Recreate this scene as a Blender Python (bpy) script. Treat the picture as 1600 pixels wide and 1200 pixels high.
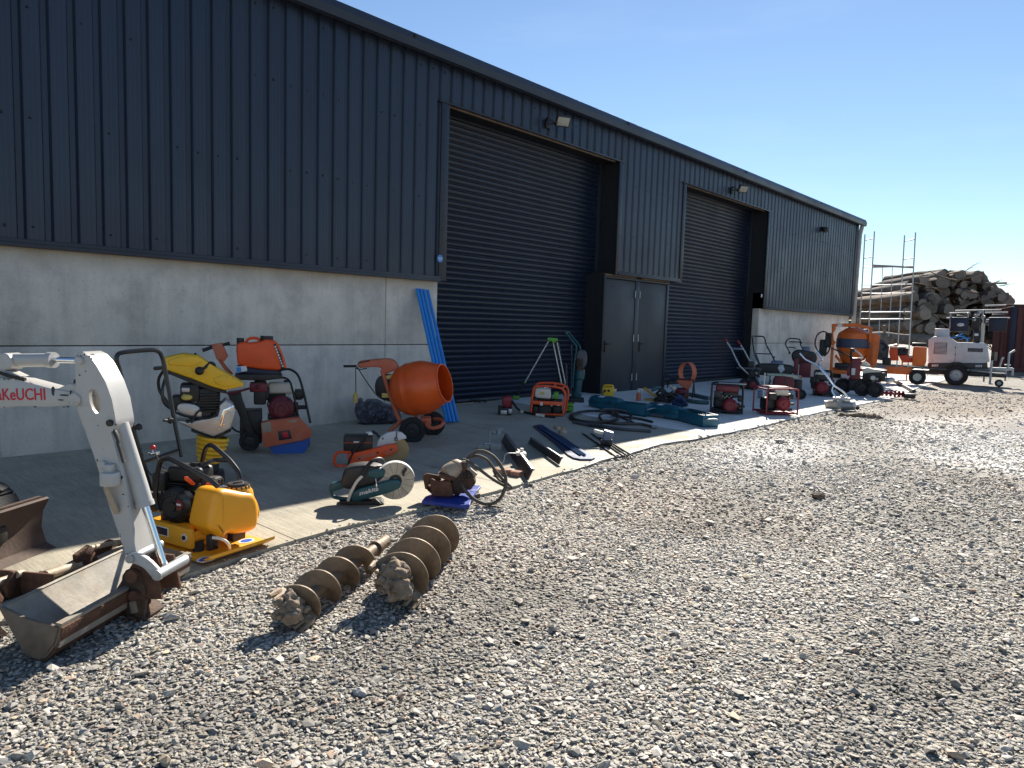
import bpy, bmesh, math, random
import numpy as np
from mathutils import Vector, Matrix, noise as mnoise
from mathutils.geometry import tessellate_polygon
S = bpy.context.scene
for o in list(bpy.data.objects): bpy.data.objects.remove(o)
rnd = random.Random(7)
PI = math.pi
def R(d): return math.radians(d)

# ------------------------------------------------------------------ camera
FPX = 1105.0                                     # focal length in photograph pixels (1600 wide)
CAM = Vector((0, 0, 1.6))
RX = Vector((0.67401053, -0.73811746, 0.02987338))      # image right, in the world
RD = Vector((-0.04404425, -0.0805205, -0.99577937))     # image down
RF = Vector((0.73740756, 0.66985003, -0.0867815))       # forward
cd = bpy.data.cameras.new('camera'); cam = bpy.data.objects.new('camera', cd)
S.collection.objects.link(cam)
cam.matrix_world = Matrix(((RX.x, -RD.x, -RF.x, CAM.x), (RX.y, -RD.y, -RF.y, CAM.y), (RX.z, -RD.z, -RF.z, CAM.z), (0, 0, 0, 1)))
cd.sensor_fit = 'HORIZONTAL'; cd.sensor_width = 36; cd.lens = FPX / 1600 * 36
cd.clip_start = 0.05; cd.clip_end = 3000
S.camera = cam
# ------------------------------------------------------------------ sky and sun
SUN_AZ, SUN_EL = R(24), R(34.8)
w = bpy.data.worlds.new('World'); S.world = w; w.use_nodes = True
wn = w.node_tree.nodes; wl = w.node_tree.links
bg = wn['Background']; sky = wn.new('ShaderNodeTexSky'); sky.sky_type = 'NISHITA'
sky.sun_disc = False; sky.sun_elevation = SUN_EL; sky.sun_rotation = PI/2 - SUN_AZ
sky.air_density = 1.0; sky.dust_density = 0.02; sky.ozone_density = 3.0; sky.altitude = 50
# a faint wisp of high cloud
tcw = wn.new('ShaderNodeTexCoord'); mpw = wn.new('ShaderNodeMapping'); mpw.inputs['Scale'].default_value = (1.2, 1.2, 7); mpw.inputs['Rotation'].default_value = (.25, .1, .4)
nzw = wn.new('ShaderNodeTexNoise'); nzw.inputs['Scale'].default_value = 2.1; nzw.inputs['Detail'].default_value = 7; nzw.inputs['Roughness'].default_value = .6
mrw = wn.new('ShaderNodeMapRange'); mrw.inputs[1].default_value = .52; mrw.inputs[2].default_value = .82; mrw.inputs[4].default_value = .09
mxw = wn.new('ShaderNodeMix'); mxw.data_type = 'RGBA'; mxw.inputs[7].default_value = (8.5, 9.2, 10.2, 1)
wl.new(tcw.outputs['Generated'], mpw.inputs[0]); wl.new(mpw.outputs[0], nzw.inputs['Vector']); wl.new(nzw.outputs[0], mrw.inputs[0]); wl.new(mrw.outputs[0], mxw.inputs[0])
wl.new(sky.outputs[0], mxw.inputs[6]); wl.new(mxw.outputs[2], bg.inputs[0]); bg.inputs[1].default_value = 0.065
sl = bpy.data.lights.new('sun', 'SUN'); sl.energy = 5.0; sl.angle = R(0.53); sl.color = (1, .93, .82)
so = bpy.data.objects.new('sun', sl); S.collection.objects.link(so)
sd = Vector((math.cos(SUN_EL)*math.cos(SUN_AZ), math.cos(SUN_EL)*math.sin(SUN_AZ), math.sin(SUN_EL)))
so.rotation_euler = sd.to_track_quat('Z', 'Y').to_euler(); so.location = sd*40
S.view_settings.view_transform = 'Standard'; S.view_settings.look = 'None'
S.view_settings.exposure = 1.06; S.view_settings.gamma = 1

# ------------------------------------------------------------------ ground helpers
EDGE = [(-9, 4.05), (1.77, 4.21), (2.68, 4.42), (4.97, 4.47), (6.17, 4.61), (7.73, 4.78), (8.32, 4.85), (9.39, 4.75), (11.64, 4.73),
        (13.6, 4.81), (15.4, 4.79), (19, 4.72), (24, 5.2), (31, 5.6)]
def edge(x):
    for (a, b), (c, d) in zip(EDGE, EDGE[1:]):
        if x <= c: return b + (d-b)*max(0, (x-a))/(c-a)
    return EDGE[-1][1]
def sst(t): t = max(0, min(1, t)); return t*t*(3-2*t)
def zs(x, y): return 0.025 + 0.085*sst((y-6.0)/2.9)*sst((x-5)/3)
def gz(x, y): return zs(x, y) if y > edge(x) and x < 31 else 0.0
def ray(px, py): return RX*((px-800)/FPX) + RD*((py-600)/FPX) + RF
def G(px, py, dz=0):
    """the point of the ground (or dz above it) seen at that place of the photograph"""
    d = ray(px, py); z = 0
    for _ in range(6):
        p = CAM + d*((z+dz-CAM.z)/d.z); z = gz(p.x, p.y)
    return p
def WY(px, py, y):
    d = ray(px, py); return CAM + d*((y-CAM.y)/d.y)
def DEP(px, py, dep): return CAM + ray(px, py)*dep

# ------------------------------------------------------------------ materials
MATS = {}
def mat(name, col, rough=.5, metal=0., var=.18, sc=7., bump=0., dirt=0., dcol=(.22, .19, .15), dsc=3., coat=0., spec=.5, each=0.):
    if name in MATS: return MATS[name]
    m = bpy.data.materials.new(name); m.use_nodes = True; MATS[name] = m
    n = m.node_tree.nodes; l = m.node_tree.links; b = n['Principled BSDF']
    b.inputs['Roughness'].default_value = rough; b.inputs['Metallic'].default_value = metal
    b.inputs['Specular IOR Level'].default_value = spec
    if coat: b.inputs['Coat Weight'].default_value = coat
    tc = n.new('ShaderNodeTexCoord')
    nz = n.new('ShaderNodeTexNoise'); nz.inputs['Scale'].default_value = sc; nz.inputs['Detail'].default_value = 6; nz.inputs['Roughness'].default_value = .65
    l.new(tc.outputs['Object'], nz.inputs['Vector'])
    mr = n.new('ShaderNodeMapRange'); mr.inputs[1].default_value = .3; mr.inputs[2].default_value = .7
    mr.inputs[3].default_value = 1-var; mr.inputs[4].default_value = 1+var
    l.new(nz.outputs[0], mr.inputs[0])
    mx = n.new('ShaderNodeMix'); mx.data_type = 'RGBA'; mx.blend_type = 'MULTIPLY'; mx.inputs[0].default_value = 1
    mx.inputs[6].default_value = (*col, 1); l.new(mr.outputs[0], mx.inputs[7])
    out = mx.outputs[2]
    if dirt:
        n2 = n.new('ShaderNodeTexNoise'); n2.inputs['Scale'].default_value = dsc; n2.inputs['Detail'].default_value = 9; n2.inputs['Roughness'].default_value = .72
        l.new(tc.outputs['Object'], n2.inputs['Vector'])
        r2 = n.new('ShaderNodeMapRange'); r2.inputs[1].default_value = .62-dirt*.35; r2.inputs[2].default_value = .72-dirt*.15
        r2.inputs[4].default_value = min(1, .45+dirt*.5)
        l.new(n2.outputs[0], r2.inputs[0])
        m2 = n.new('ShaderNodeMix'); m2.data_type = 'RGBA'; l.new(r2.outputs[0], m2.inputs[0]); l.new(out, m2.inputs[6]); m2.inputs[7].default_value = (*dcol, 1)
        out = m2.outputs[2]
        r3 = n.new('ShaderNodeMapRange'); r3.inputs[3].default_value = rough; r3.inputs[4].default_value = .85
        l.new(r2.outputs[0], r3.inputs[0]); l.new(r3.outputs[0], b.inputs['Roughness'])
    if each:                                     # every log or chip its own shade
        oi = n.new('ShaderNodeObjectInfo'); er = n.new('ShaderNodeMapRange'); er.inputs[3].default_value = 1-each; er.inputs[4].default_value = 1+each
        l.new(oi.outputs['Random'], er.inputs[0]); m3 = n.new('ShaderNodeMix'); m3.data_type = 'RGBA'; m3.blend_type = 'MULTIPLY'; m3.inputs[0].default_value = 1
        l.new(out, m3.inputs[6]); l.new(er.outputs[0], m3.inputs[7]); out = m3.outputs[2]
    l.new(out, b.inputs['Base Color'])
    if bump:
        bn = n.new('ShaderNodeTexNoise'); bn.inputs['Scale'].default_value = sc*6; bn.inputs['Detail'].default_value = 5
        l.new(tc.outputs['Object'], bn.inputs['Vector'])
        bp = n.new('ShaderNodeBump'); bp.inputs['Strength'].default_value = bump; bp.inputs['Distance'].default_value = .01
        l.new(bn.outputs[0], bp.inputs['Height']); l.new(bp.outputs[0], b.inputs['Normal'])
    return m
K = dict(
 white=mat('white_paint', (.45, .44, .42), .4, 0, .10, 3, .05, .13, (.24, .21, .175), 12),
 cream=mat('cream_plastic', (.66, .62, .52), .5, 0, .1),
 offw=mat('grey_white_enamel', (.62, .62, .62), .5, 0, .1, 5, 0, .2, (.3, .28, .26), 6),
 yel=mat('yellow_enamel', (.78, .36, .02), .38, 0, .08, 5, 0, .12, (.30, .20, .10), 10),
 yelp=mat('yellow_plastic', (.80, .35, .012), .4, 0, .06, 4, 0, .08, (.5, .3, .1), 8),
 lem=mat('lemon_plastic', (.80, .47, .02), .45, 0, .08, 4),
 blk=mat('black_plastic', (.012, .012, .013), .5, 0, .3, 12, 0, .1, (.06, .055, .05), 9),
 blks=mat('black_tube_paint', (.014, .014, .015), .28, 0, .2, 9),
 rub=mat('rubber', (.018, .018, .019), .8, 0, .3, 12, .3, .2, (.09, .08, .07), 8),
 stl=mat('bare_steel', (.50, .50, .50), .32, 1, .12, 14),
 chr=mat('bright_rod', (.75, .76, .78), .12, 1, .03, 5),
 alu=mat('cast_aluminium', (.48, .48, .48), .45, .75, .15, 12, .1),
 zinc=mat('galvanised_steel', (.44, .45, .46), .5, .7, .18, 16),
 drk=mat('dark_steel', (.035, .033, .032), .5, .3, .3, 12, .1, .2, (.12, .085, .06), 7),
 org=mat('orange_plastic', (.80, .085, .010), .42, 0, .1, 5, 0, .1, (.35, .12, .06), 9),
 band=mat('slate_band', (.055, .07, .115), .5, 0, .15, 5),
 orgt=mat('trailer_orange', (.88, .17, .02), .4, 0, .1, 6, 0, .1, (.34, .16, .08), 8),
 orgp=mat('orange_enamel', (.78, .105, .012), .38, 0, .1, 6, 0, .15, (.34, .16, .08), 8),
 orgf=mat('faded_orange', (.56, .13, .06), .6, 0, .12, 6, 0, .3, (.42, .22, .15), 7),
 orgb=mat('amber_orange', (.74, .15, .015), .45, 0, .15, 4, 0, .25, (.28, .15, .08), 5),
 red=mat('red_enamel', (.25, .012, .022), .42, 0, .18, 8, 0, .2, (.14, .06, .05), 9),
 redb=mat('bright_red', (.60, .012, .03), .45, 0, .06),
 maroon=mat('maroon_plastic', (.16, .018, .028), .5, 0, .2, 8),
 teal=mat('teal_plastic', (.010, .075, .088), .42, 0, .12, 6, 0, .15, (.10, .11, .10), 9),
 tealc=mat('teal_case', (.010, .105, .16), .45, 0, .12, 5, 0, .12, (.08, .11, .13), 7),
 blue=mat('blue_pipe_plastic', (.025, .24, .66), .4, 0, .08, 4),
 blued=mat('deep_blue_enamel', (.015, .05, .32), .4, 0, .12, 6, 0, .15, (.18, .17, .16), 8),
 bluep=mat('blue_disc', (.02, .11, .46), .45, 0, .1),
 raild=mat('slate_blue_rail', (.06, .125, .25), .4, .2, .15, 8),
 bluef=mat('slate_blue_float', (.020, .040, .105), .4, .3, .15, 6, 0, .2, (.16, .17, .19), 5),
 blugry=mat('blue_grey_box', (.13, .16, .25), .5, .1, .1, 6),
 navy=mat('navy_sheet', (.012, .030, .10), .6, 0, .2, 8, .4),
 lime=mat('lime_plastic', (.10, .34, .03), .5, 0, .12),
 rust=mat('rusty_steel', (.115, .052, .030), .85, .1, .4, 11, .6, .5, (.055, .032, .022), 8),
 rustd=mat('dark_rust', (.055, .032, .022), .8, .15, .45, 10, .5, .35, (.15, .085, .05), 8),
 mudst=mat('worn_auger_steel', (.20, .145, .095), .6, .25, .35, 9, .35, .4, (.27, .21, .145), 6),
 mud=mat('dry_mud', (.25, .19, .135), .95, 0, .35, 12, 1., .3, (.11, .08, .055), 8),
 bkt=mat('worn_bucket_steel', (.30, .275, .235), .55, .35, .22, 7, .12, .4, (.26, .20, .135), 5),
 bktd=mat('dull_bucket_plate', (.20, .155, .115), .75, .15, .25, 6, .2, .45, (.10, .065, .045), 6),
 brn=mat('brown_blade_steel', (.075, .045, .032), .75, .1, .25, 7, .2, .35, (.13, .085, .06), 4),
 disc=mat('saw_blade_steel', (.42, .40, .36), .42, .8, .15, 5, 0, .25, (.33, .29, .22), 9),
 gold=mat('gold_blade_steel', (.30, .24, .14), .45, .7, .15, 5),
 tan=mat('tan_painted_steel', (.40, .32, .23), .6, .1, .18, 8, 0, .35, (.2, .12, .075), 8),
 hose=mat('muddy_hose', (.085, .072, .055), .75, 0, .35, 12, .3),
 hosed=mat('brown_black_hose', (.035, .028, .024), .7, 0, .35, 12, .3),
 hoseg=mat('grey_hose', (.085, .085, .095), .65, 0, .25, 9, .2),
 green=mat('pale_green_hose', (.065, .125, .13), .6, 0, .2, 9, .2),
 wrap=mat('mottled_dark_wrap', (.040, .043, .062), .4, 0, .6, 24, .8, .45, (.26, .27, .32), 17),
 log=mat('log_bark', (.185, .13, .09), .95, 0, .5, 5, 1., .4, (.075, .05, .035), 3, each=.45),
 logg=mat('grey_bark', (.15, .125, .105), .95, 0, .5, 5, 1., .4, (.065, .052, .042), 3, each=.45),
 cut=mat('cut_log_end', (.23, .195, .16), .9, 0, .4, 9, .6, .35, (.11, .08, .06), 5, each=.45),
 cont=mat('oxide_red_steel', (.125, .032, .028), .6, .1, .2, 3, .1, .3, (.075, .03, .022), 2),
 navyst=mat('navy_steel', (.015, .02, .045), .5, .2, .2, 4),
 glass=mat('lamp_glass', (.34, .34, .30), .15, 0, .05),
 paper=mat('sticker_white', (.72, .72, .70), .5, 0, .05),
 stkb=mat('sticker_blue', (.05, .25, .62), .45, 0, .1),
 stkk=mat('sticker_dark', (.02, .02, .03), .4, 0, .1),
 letr=mat('red_lettering', (.58, .012, .04), .5, 0, .03),
 conc=mat('cast_concrete_block', (.40, .38, .34), .9, 0, .2, 9, .5),
 wood=mat('timber_strip', (.22, .13, .07), .8, 0, .25, 9, .3),
 straw=mat('straw_yellow', (.60, .46, .12), .5, 0, .1),
 ochre=mat('ochre_enamel', (.42, .22, .03), .5, 0, .2, 7, 0, .3, (.2, .12, .06), 8),
)

# ------------------------------------------------------------------ mesh builder
def chaikin(p, it=2, closed=False, q=.22):
    for _ in range(it):
        o = []
        n = len(p)
        if not closed: o.append(p[0])
        for i in range(n if closed else n-1):
            a, b = p[i], p[(i+1) % n]
            if closed or i > 0: o.append(a.lerp(b, q))
            if closed or i < n-2: o.append(a.lerp(b, 1-q))
        if not closed: o.append(p[-1])
        p = o
    return p
def pieces(V_, F_):
    """splits a mesh into its pieces that stand well apart, each to become an object of its own"""
    n = len(V_); p = list(range(n))
    def find(i):
        while p[i] != i: p[i] = p[p[i]]; i = p[i]
        return i
    for f in F_:
        a = find(f[0])
        for j in f[1:]: p[find(j)] = a
    co = np.array([v[:] for v in V_]); root = np.array([find(i) for i in range(n)]); ids = np.unique(root)
    if len(ids) == 1 or len(ids) > 300: return [(V_, F_)]
    lo = np.array([co[root == i].min(0) for i in ids]); hi = np.array([co[root == i].max(0) for i in ids]); sz = (hi-lo).max(1)
    gap = np.maximum(0, np.maximum(lo[:, None]-hi[None], lo[None]-hi[:, None])); near = np.sqrt((gap**2).sum(2)) <= np.maximum(.02, .5*np.maximum(sz[:, None], sz[None]))
    k = len(ids); lab = list(range(k))
    def fl(i):
        while lab[i] != i: i = lab[i]
        return i
    for i, j in zip(*np.nonzero(np.triu(near, 1))): lab[fl(j)] = fl(i)
    grp = {i: fl(a) for a, i in enumerate(ids)}; out = {}
    for f in F_: out.setdefault(grp[root[f[0]]], []).append(f)
    if len(out) == 1: return [(V_, F_)]
    res = []
    for fs in out.values():
        used = sorted({i for f in fs for i in f}); mp = {i: a for a, i in enumerate(used)}
        res.append(([V_[i] for i in used], [tuple(mp[i] for i in f) for f in fs]))
    return res
class MB:
    def __init__(s, t=None): s.v = []; s.f = []; s.t = t; s.T = Matrix()
    def add(s, vs, fs, T=None):
        k = len(s.v); T = s.T @ T if T else s.T
        s.v += [T @ Vector(v) for v in vs]; s.f += [tuple(i+k for i in f) for f in fs]; return s
    def pt(s, p, y=0):
        return p if isinstance(p, Vector) else s.t.P(*p, y=y)
    def bm(s, b, T=None):
        b.verts.index_update()
        s.add([v.co.copy() for v in b.verts], [[v.index for v in f.verts] for f in b.faces], T); b.free(); return s
    def box(s, c, size, bev=0, rot=(0, 0, 0), seg=2):
        T = Matrix.Translation(Vector(c))
        if any(rot): T = T @ Matrix.Rotation(R(rot[2]), 4, 'Z') @ Matrix.Rotation(R(rot[1]), 4, 'Y') @ Matrix.Rotation(R(rot[0]), 4, 'X')
        x, y, z = [a/2 for a in size]
        vs = [(-x, -y, -z), (x, -y, -z), (x, y, -z), (-x, y, -z), (-x, -y, z), (x, -y, z), (x, y, z), (-x, y, z)]
        fs = [(0, 3, 2, 1), (4, 5, 6, 7), (0, 1, 5, 4), (1, 2, 6, 5), (2, 3, 7, 6), (3, 0, 4, 7)]
        if not bev: return s.add(vs, fs, T)
        b = bmesh.new(); V = [b.verts.new(v) for v in vs]
        for f in fs: b.faces.new([V[i] for i in f])
        bmesh.ops.bevel(b, geom=b.edges[:], offset=min(bev, .49*min(size)), segments=seg, affect='EDGES', profile=.5)
        return s.bm(b, T)
    def pbox(s, x0, y0, x1, y1, d0, d1, bev=.006):
        """box whose front face fills the given picture rectangle on the local plane y = d0"""
        a = s.t.P(x0, y1, y=d0); b = s.t.P(x1, y0, y=d0); c = s.t.P(x0, y0, y=d0); d = s.t.P(x1, y1, y=d0)
        xa = (a.x+c.x)/2; xb = (b.x+d.x)/2; za = (a.z+d.z)/2; zb = (b.z+c.z)/2
        return s.box(((xa+xb)/2, (d0+d1)/2, (za+zb)/2), (abs(xb-xa), abs(d1-d0), abs(zb-za)), bev)
    def cyl(s, p0, p1, r, r1=None, n=16, caps=True):
        p0 = s.pt(p0); p1 = s.pt(p1); r1 = r if r1 is None else r1
        q = (p1-p0).to_track_quat('Z', 'Y').to_matrix(); L = (p1-p0).length
        vs = []
        for rr, z in ((r, 0), (r1, L)):
            for i in range(n):
                a = 2*PI*i/n; vs.append(p0 + q @ Vector((rr*math.cos(a), rr*math.sin(a), z)))
        fs = [(i, (i+1) % n, n+(i+1) % n, n+i) for i in range(n)]
        if caps: fs += [tuple(reversed(range(n))), tuple(range(n, 2*n))]
        return s.add(vs, fs)
    def tube(s, pts, r, n=8, it=2, closed=False, y=0, q=.22):
        p = [s.pt(a, y) for a in pts]
        if len(p) > 2 and it: p = chaikin(p, it, closed, q)
        m = len(p); vs = []; fs = []
        up = None
        for i in range(m):
            d = (p[(i+1) % m]-p[i-1]) if closed or 0 < i < m-1 else (p[1]-p[0] if i == 0 else p[-1]-p[-2])
            if d.length < 1e-9: d = Vector((0, 0, 1))
            d.normalize()
            if up is None: up = Vector((0, 0, 1)) if abs(d.z) < .9 else Vector((0, 1, 0))
            u = up - d*up.dot(d)
            if u.length < 1e-6: u = d.orthogonal()
            u.normalize(); up = u; wv = d.cross(u)
            rr = r(i/(m-1)) if callable(r) else r
            for k in range(n):
                a = 2*PI*k/n; vs.append(p[i]+(u*math.cos(a)+wv*math.sin(a))*rr)
        for i in range(m if closed else m-1):
            j = (i+1) % m
            fs += [(i*n+k, i*n+(k+1) % n, j*n+(k+1) % n, j*n+k) for k in range(n)]
        if not closed: fs += [tuple(reversed(range(n))), tuple(range((m-1)*n, m*n))]
        return s.add(vs, fs)
    def lathe(s, prof, p0, ax, n=28, closed=False):
        """prof: (radius, distance along axis) revolved about the axis ax through p0"""
        p0 = s.pt(p0); q = Vector(ax).to_track_quat('Z', 'Y').to_matrix(); vs = []; fs = []
        for rr, z in prof:
            for i in range(n):
                a = 2*PI*i/n; vs.append(p0+q @ Vector((rr*math.cos(a), rr*math.sin(a), z)))
        k = len(prof)
        for j in range(k if closed else k-1):
            j2 = (j+1) % k
            fs += [(j*n+i, j*n+(i+1) % n, j2*n+(i+1) % n, j2*n+i) for i in range(n)]
        return s.add(vs, fs)
    def disc(s, p, r, d0, d1, n=24, bev=.004):
        """short cylinder whose axis is the local y axis"""
        c = s.pt(p, d0); b = min(bev, r*.3, abs(d1-d0)*.45); L = d1-d0
        c = Vector((c.x, d0, c.z))
        return s.lathe([(0, 0), (r-b, 0), (r, b), (r, L-b), (r-b, L), (0, L)], c, (0, 1, 0), n)
    def ext(s, poly, d0, d1, bev=.004, holes=(), seg=2, sm=0):
        """outline on the local plane y = d0, given real thickness to y = d1"""
        P0 = [s.pt(p, d0) for p in poly]
        if sm: P0 = chaikin(P0, sm, True)
        if holes:
            H = [[s.pt(p, d0) for p in h] for h in holes]
            allp = [P0]+H; flat = [p for h in allp for p in h]; n = len(flat)
            tri = tessellate_polygon([[Vector((p.x, p.z, 0)) for p in h] for h in allp])
            vs = [Vector((p.x, d0, p.z)) for p in flat]+[Vector((p.x, d1, p.z)) for p in flat]
            fs = [tuple(t) for t in tri]+[tuple(i+n for i in reversed(t)) for t in tri]; k = 0
            for h in allp:
                m = len(h); fs += [(k+i, k+(i+1) % m, n+k+(i+1) % m, n+k+i) for i in range(m)]; k += m
            return s.add(vs, fs)
        b = bmesh.new(); n = len(P0)
        A = [b.verts.new((p.x, d0, p.z)) for p in P0]; B = [b.verts.new((p.x, d1, p.z)) for p in P0]
        b.faces.new(A); b.faces.new(list(reversed(B)))
        for i in range(n): b.faces.new((A[i], B[i], B[(i+1) % n], A[(i+1) % n]))
        bmesh.ops.recalc_face_normals(b, faces=b.faces[:])
        if bev:
            es = [e for e in b.edges if (e.verts[0] in A and e.verts[1] in A) or (e.verts[0] in B and e.verts[1] in B)]
            bmesh.ops.bevel(b, geom=es, offset=bev, segments=seg, affect='EDGES', profile=.5)
        return s.bm(b)
    def strip(s, path, d0, d1, th):
        """bent plate: a path in the local xz plane, of thickness th, running from y = d0 to y = d1"""
        p = [s.pt(a, d0) for a in path]; n = len(p); vs = []; fs = []
        for i in range(n):
            d = p[min(i+1, n-1)]-p[max(i-1, 0)]; nn = Vector((d.z, 0, -d.x)).normalized()*th/2
            for yy in (d0, d1):
                for sg in (-1, 1): vs.append(Vector((p[i].x, yy, p[i].z))+nn*sg)
        for i in range(n-1):
            a = i*4; b = a+4
            fs += [(a, b, b+2, a+2), (a+1, a+3, b+3, b+1), (a, a+1, b+1, b), (a+2, b+2, b+3, a+3)]
        fs += [(0, 2, 3, 1), (4*n-4, 4*n-3, 4*n-1, 4*n-2)]
        return s.add(vs, fs)
    def ball(s, c, r, n=2, amp=0, seed=0, fr=6):
        c = s.pt(c); r = Vector(r) if not isinstance(r, (int, float)) else Vector((r, r, r))
        b = bmesh.new(); bmesh.ops.create_icosphere(b, subdivisions=n, radius=1)
        for v in b.verts:
            k = 1+amp*mnoise.noise(v.co*fr*.5+Vector((seed*7.3, seed*1.7, 0))) if amp else 1
            v.co = Vector((v.co.x*r.x, v.co.y*r.y, v.co.z*r.z))*k+c
        return s.bm(b)
    def done(s, name, m, parent=None, smooth=True, ang=38, keep=False):
        if len(s.v) < 6000 and not keep:
            g = pieces(s.v, s.f)
            if len(g) > 1:
                first = None
                for vs, fs in g:
                    q = MB(s.t); q.v = vs; q.f = fs; o = q.done(name, m, parent, smooth, ang, True); first = first or o
                return first
        me = bpy.data.meshes.new(name); me.from_pydata([tuple(v) for v in s.v], [], s.f)
        b = bmesh.new(); b.from_mesh(me); bmesh.ops.recalc_face_normals(b, faces=b.faces[:]); b.to_mesh(me); b.free()
        me.polygons.foreach_set('use_smooth', [smooth]*len(me.polygons))
        if smooth: me.set_sharp_from_angle(angle=R(ang))
        me.materials.append(K[m] if isinstance(m, str) else m)
        o = bpy.data.objects.new(name, me); S.collection.objects.link(o)
        if parent is None and s.t is not None: parent = s.t.e
        if parent is not None and not isinstance(parent, int): o.parent = parent
        return o
class Thing:
    def __init__(s, name, label, cat, base, rz=None, group=None, view=(0, 0, 1)):
        b = base if isinstance(base, Vector) else G(*base)
        if rz is None:
            d = b-CAM; rz = math.degrees(math.atan2(d.y, d.x))-90
        s.e = bpy.data.objects.new(name, None); S.collection.objects.link(s.e); s.e.empty_display_size = .2
        s.e.location = b; s.e.rotation_euler = (0, 0, R(rz)); s.e['label'] = label; s.e['category'] = cat
        if group: s.e['group'] = group
        s.M = Matrix.Translation(b) @ Matrix.Rotation(R(rz), 4, 'Z'); s.I = s.M.inverted(); s.I3 = s.I.to_3x3()
        s.o = s.I @ CAM; s.view = view
    def P(s, px, py, ax='y', v=None, y=0):
        if isinstance(ax, (int, float)): v = ax; ax = 'y'
        if v is None: v = y
        a, b, k = s.view; d = s.I3 @ ray(a+px/k, b+py/k); i = 'xyz'.index(ax)
        return s.o+d*((v-s.o[i])/d[i])
    def m(s): return MB(s)
    def text(s, name, txt, pl, pr, h, y, m, parent=None, shear=0, bold=.0):
        a = s.P(*pl, y=y) if not isinstance(pl, Vector) else pl; b = s.P(*pr, y=y) if not isinstance(pr, Vector) else pr
        return lettering(name, txt, a, b, h, m, parent or s.e, shear, bold)
def lettering(name, txt, a, b, h, m, parent, shear=0, bold=0., nrm=None):
    """flat lettering a millimetre thick, baseline from a to b, h tall, facing the local -y side"""
    c = bpy.data.curves.new(name, 'FONT'); c.body = txt; c.extrude = .0008; c.shear = shear; c.offset = bold; c.resolution_u = 3; c.size = 1
    o = bpy.data.objects.new('tmp', c); S.collection.objects.link(o)
    me = bpy.data.meshes.new_from_object(o); bpy.data.objects.remove(o); me.name = name
    xs = [v.co.x for v in me.vertices]; x0, x1 = min(xs), max(xs); ys = [v.co.y for v in me.vertices]; hh = max(ys)
    X = b-a; L = X.length; X.normalize(); N = nrm or Vector((0, -1, 0)); Y = N.cross(X); Z = X.cross(Y)
    for v in me.vertices:
        v.co = a+X*((v.co.x-x0)/(x1-x0)*L)+Y*(v.co.y/hh*h)+Z*v.co.z if abs(v.co.z) < .01 else a
    me.materials.clear(); me.materials.append(K[m])
    q = bpy.data.objects.new(name, me); S.collection.objects.link(q); q.parent = parent; return q
def struct(name, o): o.name = name; o['kind'] = 'structure'; return o
def tag(o, label, cat, group=None, kind=None):
    o['label'] = label; o['category'] = cat
    if group: o['group'] = group
    if kind: o['kind'] = kind
    return o
# ================================================================== SETTING
V = Vector
def nodes(name):
    m = bpy.data.materials.new(name); m.use_nodes = True; n = m.node_tree.nodes; l = m.node_tree.links
    return m, n, l, n['Principled BSDF']
def N(n, l, typ, **kw):
    x = n.new(typ)
    for k, v in kw.items():
        if k.startswith('_'): setattr(x, k[1:], v)
        else:
            key = int(k[1:]) if k[0] == 'i' and k[1:].isdigit() else k.replace('__', ' ')
            if hasattr(v, 'is_output'): l.new(v, x.inputs[key])
            else: x.inputs[key].default_value = v
    return x
def ramp(n, l, src, stops):
    r = n.new('ShaderNodeValToRGB'); l.new(src, r.inputs[0]); e = r.color_ramp.elements
    while len(e) < len(stops): e.new(.5)
    for i, (p, c) in enumerate(stops): e[i].position = p; e[i].color = (*c, 1) if len(c) == 3 else c
    return r.outputs[0]
def mixc(n, l, f, a, b, mode='MIX'):
    x = n.new('ShaderNodeMix'); x.data_type = 'RGBA'; x.blend_type = mode
    for i, v in ((0, f), (6, a), (7, b)):
        if hasattr(v, 'is_output'): l.new(v, x.inputs[i])
        else: x.inputs[i].default_value = v if i == 0 else (*v, 1)
    return x.outputs[2]

# ---- gravel yard: one sheet to the horizon
gm, n, l, b = nodes('crushed_stone')
tc = n.new('ShaderNodeTexCoord').outputs['Object']
v1 = N(n, l, 'ShaderNodeTexVoronoi', Vector=tc, Scale=38., Randomness=1.)
v2 = N(n, l, 'ShaderNodeTexVoronoi', Vector=tc, Scale=85., Randomness=1.)
big = N(n, l, 'ShaderNodeTexNoise', Vector=tc, Scale=.55, Detail=6., Roughness=.62)
mid = N(n, l, 'ShaderNodeTexNoise', Vector=tc, Scale=3.1, Detail=5., Roughness=.6)
sep = N(n, l, 'ShaderNodeSeparateColor', i0=v1.outputs['Color'])
c = ramp(n, l, sep.outputs[0], [(0, (.13, .117, .096)), (.35, (.28, .255, .215)), (.7, (.42, .385, .325)), (.92, (.53, .49, .42)), (1, (.63, .585, .51))])
sep2 = N(n, l, 'ShaderNodeSeparateColor', i0=v2.outputs['Color'])
c2 = ramp(n, l, sep2.outputs[1], [(0, (.13, .12, .105)), (.6, (.31, .29, .26)), (1, (.50, .475, .43))])
c = mixc(n, l, .35, c, c2)
pat = ramp(n, l, big.outputs[0], [(.34, (.62, .60, .57)), (.52, (1, 1, 1)), (.70, (1.0, .95, .88))])
c = mixc(n, l, 1., c, pat, 'MULTIPLY')
br = ramp(n, l, mid.outputs[0], [(.35, (.82, .82, .82)), (.6, (1.08, 1.06, 1.03))])
c = mixc(n, l, .8, c, br, 'MULTIPLY')
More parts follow.
